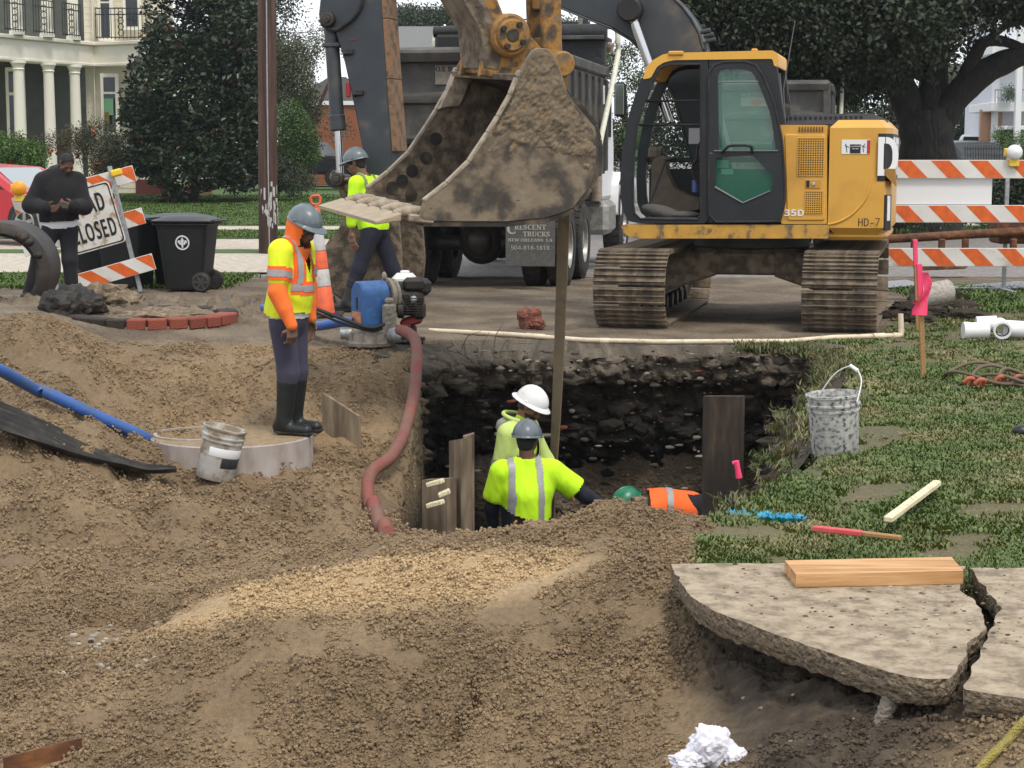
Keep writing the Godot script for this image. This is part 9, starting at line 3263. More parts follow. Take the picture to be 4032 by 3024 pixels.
func left_house() -> void:
	var o := thing("house", "cream two-storey house with columned porch and iron balcony rails at the left", "house", Vector3(-17.5, 0.3, -62))
	var cream := mat(Color.WHITE, 0.8, 0.0, ntex(71, 0.02, [[0.0, 0.66, 0.61, 0.49], [1.0, 0.76, 0.71, 0.58]], 4), 0.4)
	var white := mat(lin(0.8, 0.77, 0.66), 0.7)
	var shade := mat(lin(0.105, 0.115, 0.10), 0.9, 0.0, bumpy.vary, 0.4)
	var iron := mat(lin(0.015, 0.016, 0.016), 0.6)
	var m := MB.new()
	var org := o.position
	for k in 42:
		m.xf = Transform3D(Basis(Vector3.RIGHT, -0.05), Vector3(-13.04,0.869,-62) - org + Vector3(0, k * 0.21 - 0.6, 0))
		m.box(Vector3.ZERO, Vector3(2.9, 0.22, 0.03))
	m.xf = Transform3D()
	m.box(Vector3(-13.01,4.596,-62.3) - org, Vector3(2.9, 9.5, 0.4))
	part("siding", m, cream, o)
	m = MB.new()
	for q in [[Vector3(-14.13,4.465,-61.7), Vector2(0.024, 6.17)], [Vector3(-12.14,4.465,-61.7), Vector2(0.049, 6.17)]]:
		box_px(m, q[0] - org, q[1], 0.3)
	part("corner_board", m, white, o)
	m = MB.new()
	var a0 := Vector3(-20.13,3.451,-58)
	var a1 := Vector3(-14.84,3.653,-64.5)
	m.bar(Vector3(a0.x, 5.2, a0.z) - org, Vector3(a1.x, 5.2, a1.z) - org, 0.2, 10.0)
	part("porch_wall", m, shade, o)
	m = MB.new()
	var e0 := Vector3(-18.46,4.989,-52.6)
	var e1 := Vector3(-14.22,5.051,-62)
	for y in [[5.05, 0.62, 0.6], [5.42, 0.12, 0.85], [4.72, 0.1, 0.7]]:
		m.bar(Vector3(e0.x, y[0], e0.z) - org, Vector3(e1.x, y[0], e1.z) - org, y[2], y[1], 0.02)
		m.bar(Vector3(e1.x, y[0], e1.z) - org, Vector3(Vector3(-12.05,4.985,-60.8).x, y[0], -60.8) - org, y[2], y[1], 0.02)
	part("gallery_beam", m, white, o)
	m = MB.new()
	m.prism([Vector2(e0.x, e0.z), Vector2(e1.x, e1.z), Vector2(a1.x, a1.z - 1.0), Vector2(a0.x, a0.z - 1.0)], 4.9, 5.3, 0.0, Transform3D(Basis(Vector3.RIGHT, Vector3(0, 0, 1), Vector3.UP), -org))
	m.prism([Vector2(e0.x, e0.z), Vector2(e1.x, e1.z), Vector2(a1.x, a1.z - 1.0), Vector2(a0.x, a0.z - 1.0)], 0.5, 0.95, 0.0, Transform3D(Basis(Vector3.RIGHT, Vector3(0, 0, 1), Vector3.UP), -org))
	part("gallery_floor", m, white, o)
	for s in [[-55.0, 54.8], [-27.0, 55.6], [1.0, 56.7], [29.0, 57.9], [58.5, 59.2], [84.0, 60.6]]:
		for up in 2:
			m = MB.new()
			var x: float = (s[0] - 512.0) / 1800.0 * s[1] * 1.008
			var y0: float = 0.9 if up == 0 else 5.48
			var y1: float = 4.68 if up == 0 else 9.0
			m.lathe([Vector2(0.24, y0), Vector2(0.24, y0 + 0.12), Vector2(0.2, y0 + 0.16), Vector2(0.19, y0 + 0.3), Vector2(0.165, y1 - 0.35), Vector2(0.17, y1 - 0.3), Vector2(0.2, y1 - 0.27), Vector2(0.17, y1 - 0.24), Vector2(0.22, y1 - 0.1), Vector2(0.25, y1 - 0.08), Vector2(0.25, y1)], 20, Transform3D(Basis(), Vector3(x, 0, -s[1]) - org))
			part("column", m, white, o)
	for q in [[Vector3(-16.31,3.165,-59.9), Vector2(0.405, 2.571), false], [Vector3(-13.57,3.409,-61.5), Vector2(0.388, 1.838), true], [Vector3(-13.64,6.448,-61.5), Vector2(0.289, 1.65), true], [Vector3(-12.75,6.63,-61.5), Vector2(0.386, 1.286), true]]:
		m = MB.new()
		box_px(m, q[0] - org + Vector3(0, 0, 0.06), q[1] + Vector2(0.22, 0.22), 0.1, 0.01)
		var w := part("window" if q[2] else "door", m, white, o)
		m = MB.new()
		var half: Vector2 = Vector2(q[1].x, q[1].y * 0.26)
		box_px(m, q[0] - org + Vector3(0, q[1].y * 0.36, 0.075), half, 0.1)
		box_px(m, q[0] - org + Vector3(0, -q[1].y * 0.15, 0.075), Vector2(q[1].x, q[1].y * 0.68), 0.1)
		part("pane", m, M.dark_glass, w)
	var rails := [[Vector3(-13.71,6.319,-60.3), Vector3(-12.05,6.319,-60.3), 5.5, 6.5], [Vector3(-15.73,6.474,-56.8), Vector3(-15.32,6.551,-57.7), 5.55, 6.6], [Vector3(-15.15,6.576,-58), Vector3(-14.71,6.653,-58.9), 5.55, 6.6], [Vector3(-14.55,6.687,-59.3), Vector3(-14.2,6.772,-60.3), 5.55, 6.6]]
	for r in rails:
		m = MB.new()
		var p0 := Vector3(r[0].x, 0, r[0].z) - org
		var p1 := Vector3(r[1].x, 0, r[1].z) - org
		p0.y = 0.0
		p1.y = 0.0
		var up0: float = r[2] - org.y
		var up1: float = r[3] - org.y
		for y in [up0 + 0.06, up1, up1 - 0.2]:
			m.bar(p0 + Vector3(0, y, 0), p1 + Vector3(0, y, 0), 0.035, 0.035)
		var n := int((p1 - p0).length() / 0.12)
		for k in n + 1:
			var p := p0.lerp(p1, float(k) / n)
			m.bar(p + Vector3(0, up0, 0), p + Vector3(0, up1, 0), 0.02 if k % n else 0.05, 0.02)
		var c := p0.lerp(p1, 0.5)
		for k in 4:
			var ring := []
			for g in 11:
				var an := TAU * g / 10.0
				ring.append(c + Vector3(cos(an) * 0.09, up0 + 0.2 + k * 0.2 + sin(an) * 0.1, 0.02))
			m.tube(ring, 0.014, 5, false)
		part("iron_rail", m, iron, o)
	m = MB.new()
	box_px(m, Vector3(-12.15,1.087,-60.5) - org, Vector2(1.0, 0.42), 2.0)
	part("skirting", m, white, o)
	m = MB.new()
	box_px(m, Vector3(-12.08,0.591,-60.4) - org, Vector2(0.95, 0.62), 2.0)
	part("brick_base", m, mat(lin(0.20, 0.055, 0.045), 0.9, 0.0, bumpy.vary_fine, 1.0), o)
	m = MB.new()
	for k in 4:
		m.box(Vector3(-10.95,0.421,-60.6) - org + Vector3(0, k * 0.16 - 0.3, -k * 0.3), Vector3(1.6, 0.16, 0.3), 0.01)
	part("brick_steps", m, mat(Color.WHITE, 0.9, 0.0, ntex(72, 0.05, [[0.0, 0.2, 0.07, 0.05], [0.6, 0.25, 0.1, 0.07], [1.0, 0.42, 0.36, 0.3]], 3), 1.5), o)
	m = MB.new()
	m.box(Vector3(-13.55,3.318,-61.2), Vector3(0.3, 0.55, 0.02))
	m.col = Color(3.2, 0.35, 0.12)
	m.box(Vector3(-13.63,2.952,-61.2), Vector3(0.16, 0.4, 0.03))
	solo("garden_flag", m, tinted(mat(lin(0.12, 0.28, 0.16), 0.8)), "small green and orange flag hanging by the porch window", "flag")


func trees() -> void:
	var big := leaf_clump(7, 0.12, 0.19, 0.042, 21, true)
	var small := leaf_clump(16, 0.24, 0.10, 0.03, 22)
	var fine := leaf_clump(18, 0.3, 0.075, 0.022, 23)
	var bark := mat(Color.WHITE, 0.95, 0.0, ntex(73, 0.02, [[0.0, 0.012, 0.011, 0.010], [0.6, 0.032, 0.028, 0.024], [1.0, 0.07, 0.062, 0.052]], 5), 0.9, bumpy.fine, 4.0)
	bark.uv1_scale = Vector3(1.6, 0.4, 1.6)
	var o := thing("magnolia_tree", "dense dark glossy evergreen tree with some rusty leaves on the left lawn", "tree", Vector3(-9.76,0.005,-55.5))
	trunk_of(o, [[[Vector3(-9.77,-0.087,-55.5), Vector3(-9.72,0.646,-55.5), Vector3(-9.6,3.373,-55.5), Vector3(-9.48,7.549,-55.5)], 0.17, 0.06]], bark)
	crown(o, "crown", big, M.gloss_leaf, [[Vector3(-9.66,1.862,-55.5), Vector3(2.15, 1.35, 2.0)], [Vector3(-9.69,3.524,-55.5), Vector3(2.25, 1.9, 2.1)], [Vector3(-9.31,5.471,-55.5), Vector3(1.95, 1.9, 1.9)], [Vector3(-9.42,7.549,-55.5), Vector3(1.5, 1.6, 1.5)], [Vector3(-10.95,2.76,-55), Vector3(0.85, 0.8, 0.8)], [Vector3(-8.07,3.059,-55), Vector3(0.75, 1.4, 0.8)], [Vector3(-8.25,1.259,-55), Vector3(0.8, 0.7, 0.8)], [Vector3(-10.98,1.56,-55), Vector3(0.7, 0.55, 0.7)], [Vector3(-10.25,0.353,-55), Vector3(0.35, 0.3, 0.3)]], 8500, Color(0.012, 0.024, 0.012), Color(0.05, 0.075, 0.035), 1.0, Color(0.12, 0.05, 0.02), 0.03)
	o = thing("oak_tree", "huge spreading live oak with thick forked trunk behind the excavator and barricade", "tree", Vector3(Vector3(8.76,0.02,-38).x, 0, -38))
	trunk_of(o, [[[Vector3(8.76,-0.085,-38), Vector3(8.73,0.963,-38), Vector3(8.69,1.795,-38), Vector3(8.64,2.624,-38)], 0.72, 0.50], [[Vector3(8.9,2.314,-38), Vector3(9.25,2.926,-37.8), Vector3(9.72,3.383,-37.5), Vector3(10.24,3.65,-37.2), Vector3(11.09,3.998,-37), Vector3(12.12,4.359,-36.5)], 0.34, 0.16], [[Vector3(8.46,2.314,-38), Vector3(8.13,3.147,-38.2), Vector3(7.921,3.886,-38.5), Vector3(7.613,4.963,-39), Vector3(7.159,6.21,-39)], 0.36, 0.15], [[Vector3(8.73,2.52,-38), Vector3(8.88,3.461,-38.3), Vector3(9.02,4.515,-38.6), Vector3(9.28,6.003,-39)], 0.36, 0.15], [[Vector3(9.25,3.029,-37.8), Vector3(9.48,3.722,-37.4), Vector3(9.65,3.977,-37.3), Vector3(10.03,3.971,-37.2), Vector3(10.49,3.759,-37)], 0.16, 0.09], [[Vector3(9.65,3.977,-37.3), Vector3(9.92,4.211,-37.2), Vector3(10.26,4.436,-37)], 0.09, 0.05], [[Vector3(8.04,3.358,-38.3), Vector3(7.238,3.755,-38), Vector3(6.112,3.929,-37.5), Vector3(5.017,3.998,-37)], 0.17, 0.06]], bark)
	crown(o, "crown", small, M.leaf, [[Vector3(4.084,4.611,-36), Vector3(1.5, 1.1, 2.0)], [Vector3(5.144,4.261,-36.5), Vector3(1.6, 1.3, 2.2)], [Vector3(6.429,4.197,-37), Vector3(1.7, 1.5, 2.2)], [Vector3(7.637,4.396,-37), Vector3(1.6, 1.3, 2.5)], [Vector3(8.96,4.735,-37.5), Vector3(1.6, 0.95, 2.2)], [Vector3(10.18,4.956,-37.5), Vector3(1.3, 0.6, 2.2)], [Vector3(7.434,3.6,-39), Vector3(1.1, 0.8, 1.2)], [Vector3(6.075,3.471,-38.5), Vector3(0.7, 0.55, 1)], [Vector3(4.987,5.779,-37), Vector3(2.2, 1.6, 2.6)], [Vector3(7.186,5.891,-38), Vector3(2.2, 1.6, 2.6)], [Vector3(9.25,6.093,-38), Vector3(2.2, 1.3, 2.6)], [Vector3(11.33,5.486,-38), Vector3(1.8, 1.2, 2.4)], [Vector3(8.28,3.99,-38.5), Vector3(0.9, 0.7, 1)], [Vector3(9.2,4.062,-38), Vector3(0.6, 0.55, 0.8)]], 13000, Color(0.013, 0.021, 0.010), Color(0.042, 0.06, 0.023), 1.15)
	var green := [Color(0.035, 0.055, 0.018), Color(0.09, 0.13, 0.04)]
	var dim := [Color(0.045, 0.055, 0.028), Color(0.11, 0.12, 0.06)]
	var dark := [Color(0.018, 0.03, 0.014), Color(0.05, 0.07, 0.03)]
	var list := [
		["crape_myrtle", "thin olive crape myrtle with reddish forked trunks left of the dump truck", Vector3(-7.548,0.456,-66), [[Vector3(-7.235,4.593,-66), Vector3(1.5, 1.7, 1.4)], [Vector3(-7.687,3.341,-66), Vector3(1.4, 1.0, 1.2)], [Vector3(-6.595,3.699,-66), Vector3(1.2, 1.5, 1.2)], [Vector3(-8.2,5.128,-66), Vector3(0.9, 1.2, 1)], [Vector3(-6.126,5.18,-67), Vector3(1.0, 1.2, 1)]], fine, 2600, dim, 1.1, [[Vector3(-7.585,0.384,-66), Vector3(-7.599,1.903,-66), Vector3(-7.838,2.982,-66), Vector3(-8.04,4.057,-66)], [Vector3(-7.584,0.456,-66), Vector3(-7.413,2.263,-66), Vector3(-7.035,3.341,-66), Vector3(-6.586,4.414,-66)]]],
		["flowering_bush", "round green bush speckled with white flowers behind the utility pole", Vector3(-6.877,1.396,-58), [[Vector3(-6.897,2.189,-58), Vector3(0.75, 0.9, 0.7)], [Vector3(-7.078,2.884,-58), Vector3(0.5, 0.55, 0.5)], [Vector3(-6.487,1.872,-58), Vector3(0.35, 0.5, 0.4)]], small, 900, [Color(0.05, 0.10, 0.02), Color(0.10, 0.18, 0.04)], 0.7, []],
		["garden_shrub", "low dark shrub at the foot of the utility pole", Vector3(-6.867,0.699,-56), [[Vector3(-6.925,0.945,-56), Vector3(0.9, 0.45, 0.6)], [Vector3(-7.261,1.19,-56), Vector3(0.5, 0.6, 0.5)]], small, 500, dark, 0.7, []],
		["hibiscus_shrub", "bright green shrub with red flowers above the red car", Vector3(-14.83,1.414,-54), [[Vector3(-14.93,1.857,-54), Vector3(0.8, 0.45, 0.6)], [Vector3(-14.34,1.709,-54), Vector3(0.55, 0.4, 0.5)]], small, 700, [Color(0.05, 0.11, 0.02), Color(0.12, 0.22, 0.04)], 0.7, []],
		["rose_shrub", "sparse brownish rose shrub in front of the porch columns", Vector3(-14.28,1.244,-57), [[Vector3(-14.35,1.868,-57), Vector3(0.8, 0.55, 0.5)], [Vector3(-13.71,2.179,-57), Vector3(0.5, 0.45, 0.5)]], fine, 420, [Color(0.06, 0.05, 0.03), Color(0.13, 0.10, 0.06)], 0.7, []],
		["rose_shrub", "taller grey-green rose shrub below the porch window", Vector3(-13.02,1.057,-57), [[Vector3(-13,1.868,-57), Vector3(0.75, 0.95, 0.6)], [Vector3(-12.57,1.4,-57), Vector3(0.6, 0.6, 0.5)], [Vector3(-12.25,1.868,-57), Vector3(0.4, 0.6, 0.4)]], fine, 800, [Color(0.035, 0.045, 0.025), Color(0.09, 0.10, 0.05)], 0.75, []],
		["dark_tree", "dark tree top behind the utility pole at the top of the picture", Vector3(-10.58,3.979,-75), [[Vector3(-10.71,8.02,-75), Vector3(2.2, 2.2, 2)], [Vector3(-11.17,5.602,-75), Vector3(1.8, 1.8, 2)], [Vector3(-10.28,4.994,-75), Vector3(1.2, 2.2, 1.5)]], small, 1500, dark, 1.3, [[Vector3(-10.86,0.293,-75), Vector3(-10.76,5.602,-75)]]],
		["broad_tree", "broad dark green tree behind the grey roofed house", Vector3(-5.272,2.071,-110), [[Vector3(-5.829,9.34,-110), Vector3(2.4, 1.3, 2)], [Vector3(-4.327,9.34,-110), Vector3(2.2, 1.2, 2)], [Vector3(-6.85,9.84,-112), Vector3(1.4, 0.8, 1.2)], [Vector3(-2.524,9.22,-110), Vector3(2.4, 1.2, 2)], [Vector3(-4.847,7.632,-108), Vector3(3, 1.4, 1.5)]], small, 2200, dark, 1.7, [[Vector3(-5.287,-0.34,-110), Vector3(-5.233,8.63,-110)]]],
		["far_tree", "pale green far tree under the excavator boom", Vector3(3.438,2.147,-130), [[Vector3(3.837,10.32,-130), Vector3(1.8, 1.0, 1)], [Vector3(2.346,9.9,-130), Vector3(1.6, 0.9, 1)]], small, 500, green, 1.8, [[Vector3(3.445,0.012,-130), Vector3(3.554,9.9,-130)]]],
		["roadside_tree", "green tree between the dump truck and the excavator cab", Vector3(3.739,1.387,-60), [[Vector3(3.717,4.163,-60), Vector3(1.0, 1.1, 1)], [Vector3(3.956,3.187,-60), Vector3(0.9, 1.3, 1)], [Vector3(3.501,2.207,-60), Vector3(0.8, 1.0, 0.8)], [Vector3(4.231,1.88,-60), Vector3(1.0, 0.9, 0.8)], [Vector3(3.261,4.582,-62), Vector3(0.5, 0.7, 0.6)]], small, 1500, [Color(0.03, 0.05, 0.018), Color(0.10, 0.14, 0.05)], 0.95, [[Vector3(3.748,0.235,-60), Vector3(3.72,3.838,-60)]]],
		["shade_tree", "dark tree mass seen behind the excavator cab under the oak", Vector3(7.667,0.945,-56), [[Vector3(5.48,2.78,-56), Vector3(1.6, 1.8, 1)], [Vector3(7.15,2.49,-57), Vector3(1.8, 1.6, 1)], [Vector3(9.03,2.8,-57), Vector3(1.8, 1.3, 1)], [Vector3(10.91,2.8,-57), Vector3(1.7, 1.5, 1)], [Vector3(11.86,2.179,-57), Vector3(1.0, 1.0, 1)], [Vector3(7.965,1.558,-56), Vector3(3, 0.8, 1)], [Vector3(10.44,1.558,-56), Vector3(2.4, 0.8, 1)]], small, 3600, dark, 1.15, [[Vector3(7.678,0.329,-56), Vector3(7.63,3.085,-56)]]],
		["far_tree", "green tree beyond the grey hip roof at right", Vector3(21.21,1.975,-85), [[Vector3(21.26,4.98,-85), Vector3(1.3, 1.4, 1)], [Vector3(20.67,4.03,-84), Vector3(0.8, 1.2, 1)], [Vector3(26.21,5.73,-100), Vector3(1.6, 0.7, 1)], [Vector3(27.19,5.839,-100), Vector3(1.3, 0.7, 1)]], small, 900, green, 1.2, [[Vector3(21.3,0.579,-85), Vector3(21.17,4.75,-85)]]],
		["garden_shrub", "dark shrub beside the oak trunk, left of the brick house", Vector3(17.37,1.535,-70), [[Vector3(17.18,2.682,-70), Vector3(0.6, 1.1, 0.6)], [Vector3(17.73,2.109,-70), Vector3(0.9, 0.8, 0.6)]], small, 500, dark, 0.9, []],
		["balcony_plant", "bright green plant below the white house balcony", Vector3(16.94,2.057,-62), [[Vector3(16.86,2.293,-62), Vector3(0.45, 0.4, 0.4)], [Vector3(16.81,3.777,-62), Vector3(0.4, 0.25, 0.3)], [Vector3(17.07,1.883,-61), Vector3(0.5, 0.5, 0.4)]], small, 420, [Color(0.05, 0.11, 0.02), Color(0.11, 0.2, 0.04)], 0.6, []],
		["hedge_shrub", "dark hedge behind the upright barricade", Vector3(8.1,0.86,-30), [[Vector3(8.09,1.025,-30), Vector3(0.9, 0.5, 0.4)], [Vector3(8.75,1.025,-30), Vector3(0.7, 0.6, 0.4)]], small, 700, dark, 0.6, []],
	]
	for t in list:
		o = thing(t[0], t[1], "tree" if t[0].ends_with("tree") or t[0] == "crape_myrtle" else "shrub", t[2])
		if t[8].size():
			var limbs := []
			for l in t[8]:
				limbs.append([l, 0.11 if t[0] == "crape_myrtle" else 0.25, 0.05])
			trunk_of(o, limbs, mat(lin(0.075, 0.03, 0.02), 0.8) if t[0] == "crape_myrtle" else bark)
		crown(o, "crown", t[4], M.leaf, t[3], t[5], t[6][0], t[6][1], t[7])
		if t[0] in ["flowering_bush", "hibiscus_shrub", "rose_shrub"]:
			crown(o, "flowers", leaf_clump(5, 0.05, 0.09, 0.05, 31), M.leaf, t[3], 130 if t[0] == "flowering_bush" else 16, Color(0.75, 0.75, 0.7) if t[0] == "flowering_bush" else Color(0.6, 0.06, 0.03), Color(0.6, 0.6, 0.5) if t[0] == "flowering_bush" else Color(0.5, 0.05, 0.05), 0.9)


func small_car(called: String, label: String, cat: String, at: Vector3, turn: float, paint: Material, prof: Array, glass: Array, w: float, wheels: Array, r: float) -> Node3D:   # profile in x (forward) and y
	var o := thing(called, label, cat, at, turn)
	var m := MB.new()
	m.prism(round_poly(prof, 0.12), -w / 2, w / 2, 0.09)
	var b := part("car_body", m, paint, o)
	m = MB.new()
	for s in [-1.0, 1.0]:
		m.prism(glass, s * w / 2 - 0.004, s * w / 2 + 0.004)
	part("side_window", m, M.dark_glass, b)
	for x in wheels:
		for s in [-1.0, 1.0]:
			m = MB.new()
			m.cyl(Vector3(x, r, s * (w / 2 - 0.2)), Vector3(x, r, s * (w / 2 + 0.02)), r, 28, 0.03)
			var ty := part("tyre", m, M.rubber, o)
			m = MB.new()
			m.lathe([Vector2(r * 0.66, 0), Vector2(r * 0.64, 0.012), Vector2(r * 0.58, 0.012), Vector2(r * 0.56, 0.0)], 24, MB.aim(Vector3(x, r, s * (w / 2 + 0.021)), Vector3(0, 0, s)))
			for k in 5:
				m.box(Vector3(x, r, s * (w / 2 + 0.025)) + Basis(Vector3(0, 0, 1), TAU * k / 5) * Vector3(0, r * 0.3, 0), Vector3(r * 0.2, r * 0.6, 0.012), 0.004, Basis(Vector3(0, 0, 1), TAU * k / 5))
			part("rim", m, M.alloy, ty)
			m = MB.new()
			m.cyl(Vector3(x, r + 0.02, s * (w / 2 - 0.1)), Vector3(x, r + 0.02, s * (w / 2 + 0.006)), r * 1.18, 28)
			part("wheel_arch", m, M.black, b)
	return o


func far_things() -> void:
	var m := MB.new()
	var o := thing("utility_pole", "dark brown wooden utility pole with flaking white paint and thin ground wire", "pole", Vector3(-4.149,0,-30.9))
	m.tube([Vector3(-0.03, -0.2, 0), Vector3(0.0, 2.5, 0), Vector3(0.07, 10, 0)], [0.165, 0.16, 0.14], 20)
	part("pole", m, M.pole_wood, o)
	m = MB.new()
	m.tube([Vector3(0.015, 0.1, 0.165), Vector3(0.02, 2.5, 0.165), Vector3(0.08, 10, 0.15)], 0.012, 6)
	part("ground_wire", m, M.galv, o)
	m = MB.new()
	for k in 46:
		var y := rnd(0.45, 1.2) if k < 30 else rnd(0.7, 1.08)
		var a := rnd(0.2, 2.6)
		m.box(Vector3(cos(a) * 0.163 - 0.01, y, sin(a) * 0.163), Vector3(rnd(0.01, 0.04), rnd(0.04, 0.22), 0.006), 0.0, Basis(Vector3.UP, PI / 2 - a))
	part("flaking_paint", m, mat(lin(0.42, 0.42, 0.40), 0.8), o).set_meta("kind", "stuff")
	var prof := [Vector2(-2.25, 0.3), Vector2(2.2, 0.28), Vector2(2.3, 0.6), Vector2(2.1, 0.8), Vector2(1.1, 0.95), Vector2(0.45, 1.36), Vector2(-0.9, 1.44), Vector2(-1.55, 1.1), Vector2(-2.2, 1.0), Vector2(-2.3, 0.6)]
	var gl := [Vector2(0.9, 0.95), Vector2(0.35, 1.3), Vector2(-0.85, 1.36), Vector2(-1.35, 1.0)]
	var c := small_car("parked_car", "red car parked beyond the concrete pipe at the left edge", "car", Vector3(Vector3(-9.81,0.151,-34.5).x, Vector3(-9.45,0.151,-34.5).y - 0.05, -34.5), -0.42, mat(lin(0.45, 0.025, 0.035), 0.25), prof, gl, 1.75, [1.35, -1.4], 0.34)
	m = MB.new()
	m.quad(Vector3(1.05, 0.985, -0.68), Vector3(1.05, 0.985, 0.68), Vector3(0.5, 1.345, 0.6), Vector3(0.5, 1.345, -0.6))
	part("windscreen", m, mat(lin(0.30, 0.34, 0.36), 0.1), c)
	var tp := [Vector2(-2.6, 0.5), Vector2(2.55, 0.45), Vector2(2.65, 0.75), Vector2(2.5, 1.05), Vector2(1.3, 1.15), Vector2(0.75, 1.68), Vector2(-0.5, 1.72), Vector2(-0.75, 1.2), Vector2(-2.6, 1.18)]
	small_car("pickup_truck", "black pickup truck with silver wheels parked beside the crape myrtle", "pickup truck", Vector3(-7.845,0.549,-67), -0.25, mat(lin(0.012, 0.013, 0.016), 0.3), tp, [Vector2(1.1, 1.18), Vector2(0.65, 1.6), Vector2(-0.4, 1.63), Vector2(-0.5, 1.18)], 1.8, [1.75, -1.7], 0.38)
	small_car("parked_car", "white car half hidden behind the oak trunk and barricade rail", "car", Vector3(16.42,0.239,-78), 1.4, M.white, prof, gl, 1.75, [1.35, -1.4], 0.34)
	small_car("parked_car", "dark car right of the oak trunk above the barricade rail", "car", Vector3(15.04,0.762,-60), -1.3, mat(lin(0.012, 0.013, 0.014), 0.3), prof, gl, 1.75, [1.35, -1.4], 0.34)
	small_car("pickup_truck", "white pickup truck behind the iron fence at right", "pickup truck", Vector3(17.05,0.746,-66), -0.5, M.white, tp, [Vector2(1.1, 1.18), Vector2(0.65, 1.6), Vector2(-0.4, 1.63), Vector2(-0.5, 1.18)], 1.8, [1.75, -1.7], 0.38)
	house("brick_house", "brick house with dark grey hip roof beyond the oak at right", Vector3(22.96,1.024,-88), 7.5, 3.0, 5.0, 2.2, mat(Color.WHITE, 0.9, 0.0, ntex(74, 0.05, [[0.0, 0.16, 0.085, 0.065], [1.0, 0.32, 0.2, 0.16]], 3), 1.0), mat(lin(0.085, 0.085, 0.085), 0.9, 0.0, bumpy.vary_fine, 0.6), 0.35, 2)
	house("gabled_house", "grey roofed house with white gable between the bucket arm and the trees", Vector3(-5.575,2.002,-92), 3.9, 4.9, 5.5, 1.45, M.white, mat(lin(0.20, 0.20, 0.20), 0.9, 0.0, bumpy.vary_fine, 0.5), 0.15, 1)
	house("orange_house", "orange-brown house wall behind the crape myrtle trunks", Vector3(-7.038,0.545,-72), 3.2, 3.3, 3.0, 1.0, mat(lin(0.32, 0.11, 0.05), 0.9, 0.0, bumpy.vary_fine, 0.8), mat(lin(0.06, 0.055, 0.05), 0.9), 0.1, 0)
	house("garage_house", "low house with dark carport opening behind the parked cars at right", Vector3(18.95,1.042,-74), 5.0, 1.9, 3.0, 0.9, mat(lin(0.3, 0.3, 0.29), 0.9), mat(lin(0.12, 0.115, 0.11), 0.9, 0.0, bumpy.vary_fine, 0.5), 0.2, 1)
	o = thing("white_house", "white two-storey house with balconies and tall posts at the right edge", "house", Vector3(17.72,1.209,-62))
	var org := o.position
	m = MB.new()
	box_px(m, Vector3(18.4,3.794,-63.5) - org, Vector2(3.2, 7.5), 4.0)
	box_px(m, Vector3(17.21,2.761,-63.6) - org, Vector2(0.9, 3.2), 3.0)
	part("wall", m, mat(lin(0.6, 0.61, 0.66), 0.8), o)
	m = MB.new()
	box_px(m, Vector3(17.86,5.269,-62.3) - org, Vector2(3.0, 0.28), 3.5, 0.02)
	box_px(m, Vector3(17.93,3.348,-62.3) - org, Vector2(3.1, 0.3), 3.0, 0.02)
	box_px(m, Vector3(17.95,2.628,-61.8) - org, Vector2(2.4, 0.14), 2.0, 0.02)
	part("cornice", m, M.white, o)
	for x in [Vector3(17.11,3.563,-61.6), Vector3(16.76,3.612,-63.2)]:
		m = MB.new()
		m.box(Vector3(x.x, 3.8, x.z) - org, Vector3(0.2, 6.5, 0.2), 0.01)
		part("post", m, M.white, o)
	m = MB.new()
	for k in 14:
		m.bar(Vector3(16.39,3.468,-61.8) - org + Vector3(k * 0.1, 0, 0), Vector3(16.38,3.904,-61.8) - org + Vector3(k * 0.1, 0, 0), 0.03, 0.03)
	m.bar(Vector3(16.38,3.904,-61.8) - org, Vector3(17.73,3.904,-61.8) - org, 0.05, 0.05)
	part("balcony_rail", m, mat(lin(0.25, 0.27, 0.3), 0.6), o)
	m = MB.new()
	box_px(m, Vector3(16.71,2.412,-63.4) - org, Vector2(0.75, 1.75), 0.2)
	part("door_bay", m, mat(lin(0.45, 0.25, 0.16), 0.8), o)
	m = MB.new()
	m.bar(Vector3(16.38,1.822,-63) - org, Vector3(17.06,2.372,-63) - org, 0.1, 0.25)
	for k in 4:
		m.box(Vector3(16.39,1.684,-63) - org + Vector3(k * 0.2, k * 0.17, 0), Vector3(0.25, 0.18, 0.9), 0.01)
	part("front_steps", m, M.white, o)
	m = MB.new()
	for k in 30:
		m.bar(Vector3(14.49,1.301,-58) + Vector3(k * 0.085, 0, 0), Vector3(14.47,1.999,-58) + Vector3(k * 0.085, 0, 0), 0.022, 0.022)
	m.bar(Vector3(14.44,1.904,-58), Vector3(17.03,1.904,-58), 0.03, 0.03)
	m.bar(Vector3(14.45,1.491,-58), Vector3(17.05,1.491,-58), 0.03, 0.03)
	solo("iron_fence", m, M.black, "thin black iron fence in front of the white house at right", "fence")
	o = thing("utility_pole", "far weathered utility pole with hardware seen under the excavator boom", "pole", Vector3(Vector3(2.703,1.152,-70).x, 0, -70))
	m = MB.new()
	m.tube([Vector3(0, 0, 0), Vector3(2.655,7.146,-70) - o.position], 0.15, 10)
	part("pole", m, mat(lin(0.26, 0.23, 0.2), 0.9, 0.0, bumpy.vary_fine, 2.0), o)
	m = MB.new()
	m.box(Vector3(2.791,6.695,-70) - o.position, Vector3(0.25, 0.35, 0.3), 0.04)
	m.bar(Vector3(1.835,6.733,-70) - o.position, Vector3(2.982,6.733,-70) - o.position, 0.08, 0.1)
	m.tube([Vector3(2.791,6.77,-70) - o.position, Vector3(3.175,6.319,-70) - o.position], 0.06, 6)
	part("pole_hardware", m, M.black, o)
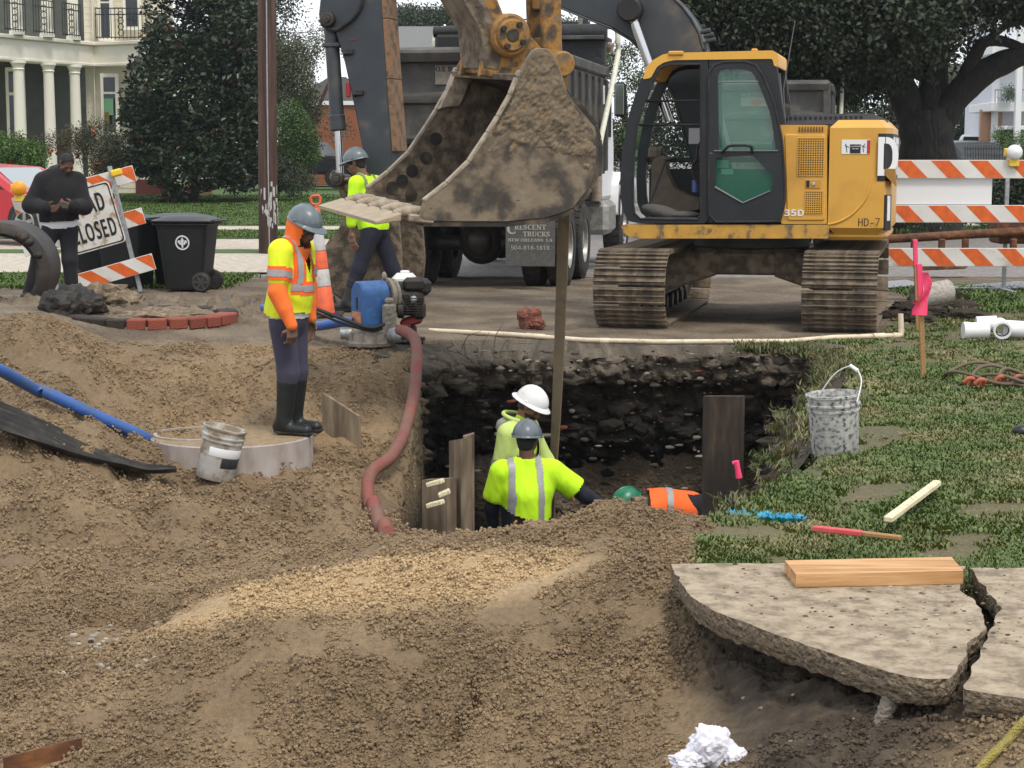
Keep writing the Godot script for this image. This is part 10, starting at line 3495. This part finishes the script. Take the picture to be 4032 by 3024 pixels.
	for w in [[Vector3(-2.177,7.296,-70), Vector3(2.676,6.695,-70), "sloping black cable from the yellow arm to the far pole"], [Vector3(2.675,6.996,-70), Vector3(6.167,5.523,-60), "thin wire right of the far pole under the boom"], [Vector3(17.16,5.926,-75), Vector3(18.01,4.617,-60), "thin wires over the roofs at the right edge"], [Vector3(18.25,3.734,-75), Vector3(18.06,3.415,-60), "lower wire before the white house at right"], [Vector3(-10.93,7.072,-80), Vector3(-7.299,7.244,-80), "thin wire between the pole and the grey arm"]]:
		m = MB.new()
		m.tube([w[0], w[0].lerp(w[1], 0.5) + Vector3(0, -0.12, 0), w[1]], 0.028 if w[2].begins_with("sloping") else 0.014, 5)
		solo("overhead_wire", m, M.black, w[2], "wire", "overhead wires")
	m = MB.new()
	m.ell(Vector3(21.69,4.44,-84), Vector3(0.45, 0.22, 0.2))
	solo("roof_dish", m, M.white, "small white dish on the grey hip roof", "dish")


func house(called: String, label: String, at: Vector3, w: float, h: float, d: float, rise: float, wall: Material, roof: Material, over: float, windows: int) -> void:
	var o := thing(called, label, "house", at)
	var m := MB.new()
	m.box(Vector3(0, h / 2, -d / 2), Vector3(w, h, d), 0.02)
	if called == "gabled_house":
		m.prism([Vector2(0, h), Vector2(-d, h), Vector2(-d / 2, h + rise - 0.1)], w / 2 - 0.1, w / 2, 0.0, Transform3D(Basis(Vector3(0, 0, 1), Vector3.UP, Vector3.RIGHT), Vector3.ZERO))
	part("wall", m, wall, o)
	m = MB.new()
	var x := w / 2 + over
	var inx := 0.0 if called == "gabled_house" else minf(d / 2 + over, x * 0.8)
	var a := [Vector3(-x, h, over), Vector3(x, h, over), Vector3(x, h, -d - over), Vector3(-x, h, -d - over), Vector3(-x + inx, h + rise, -d / 2), Vector3(x - inx, h + rise, -d / 2)]
	m.quad(a[0], a[1], a[5], a[4])
	m.quad(a[2], a[3], a[4], a[5])
	m.quad(a[1], a[2], a[5], a[5])
	m.quad(a[3], a[0], a[4], a[4])
	m.quad(a[0], a[1], a[2], a[3])
	part("roof", m, roof, o)
	m = MB.new()
	m.box(Vector3(0, h - 0.08, over - 0.05), Vector3(w + over * 2, 0.16, 0.1))
	if called == "gabled_house":
		for s in [[over, 0.0], [-d - over, 0.0]]:
			m.bar(Vector3(x, h, s[0]), Vector3(x, h + rise, -d / 2), 0.1, 0.22)
	part("fascia", m, M.white, o)
	for k in windows:
		m = MB.new()
		var px := lerpf(-w * 0.3, w * 0.3, (k + 0.5) / windows)
		m.box(Vector3(px, h * 0.55, 0.0), Vector3(1.1, minf(1.4, h * 0.5), 0.08))
		var wn := part("window", m, M.white, o)
		m = MB.new()
		m.box(Vector3(px, h * 0.55, 0.03), Vector3(0.95, minf(1.4, h * 0.5) - 0.14, 0.06))
		part("pane", m, M.dark_glass, wn)
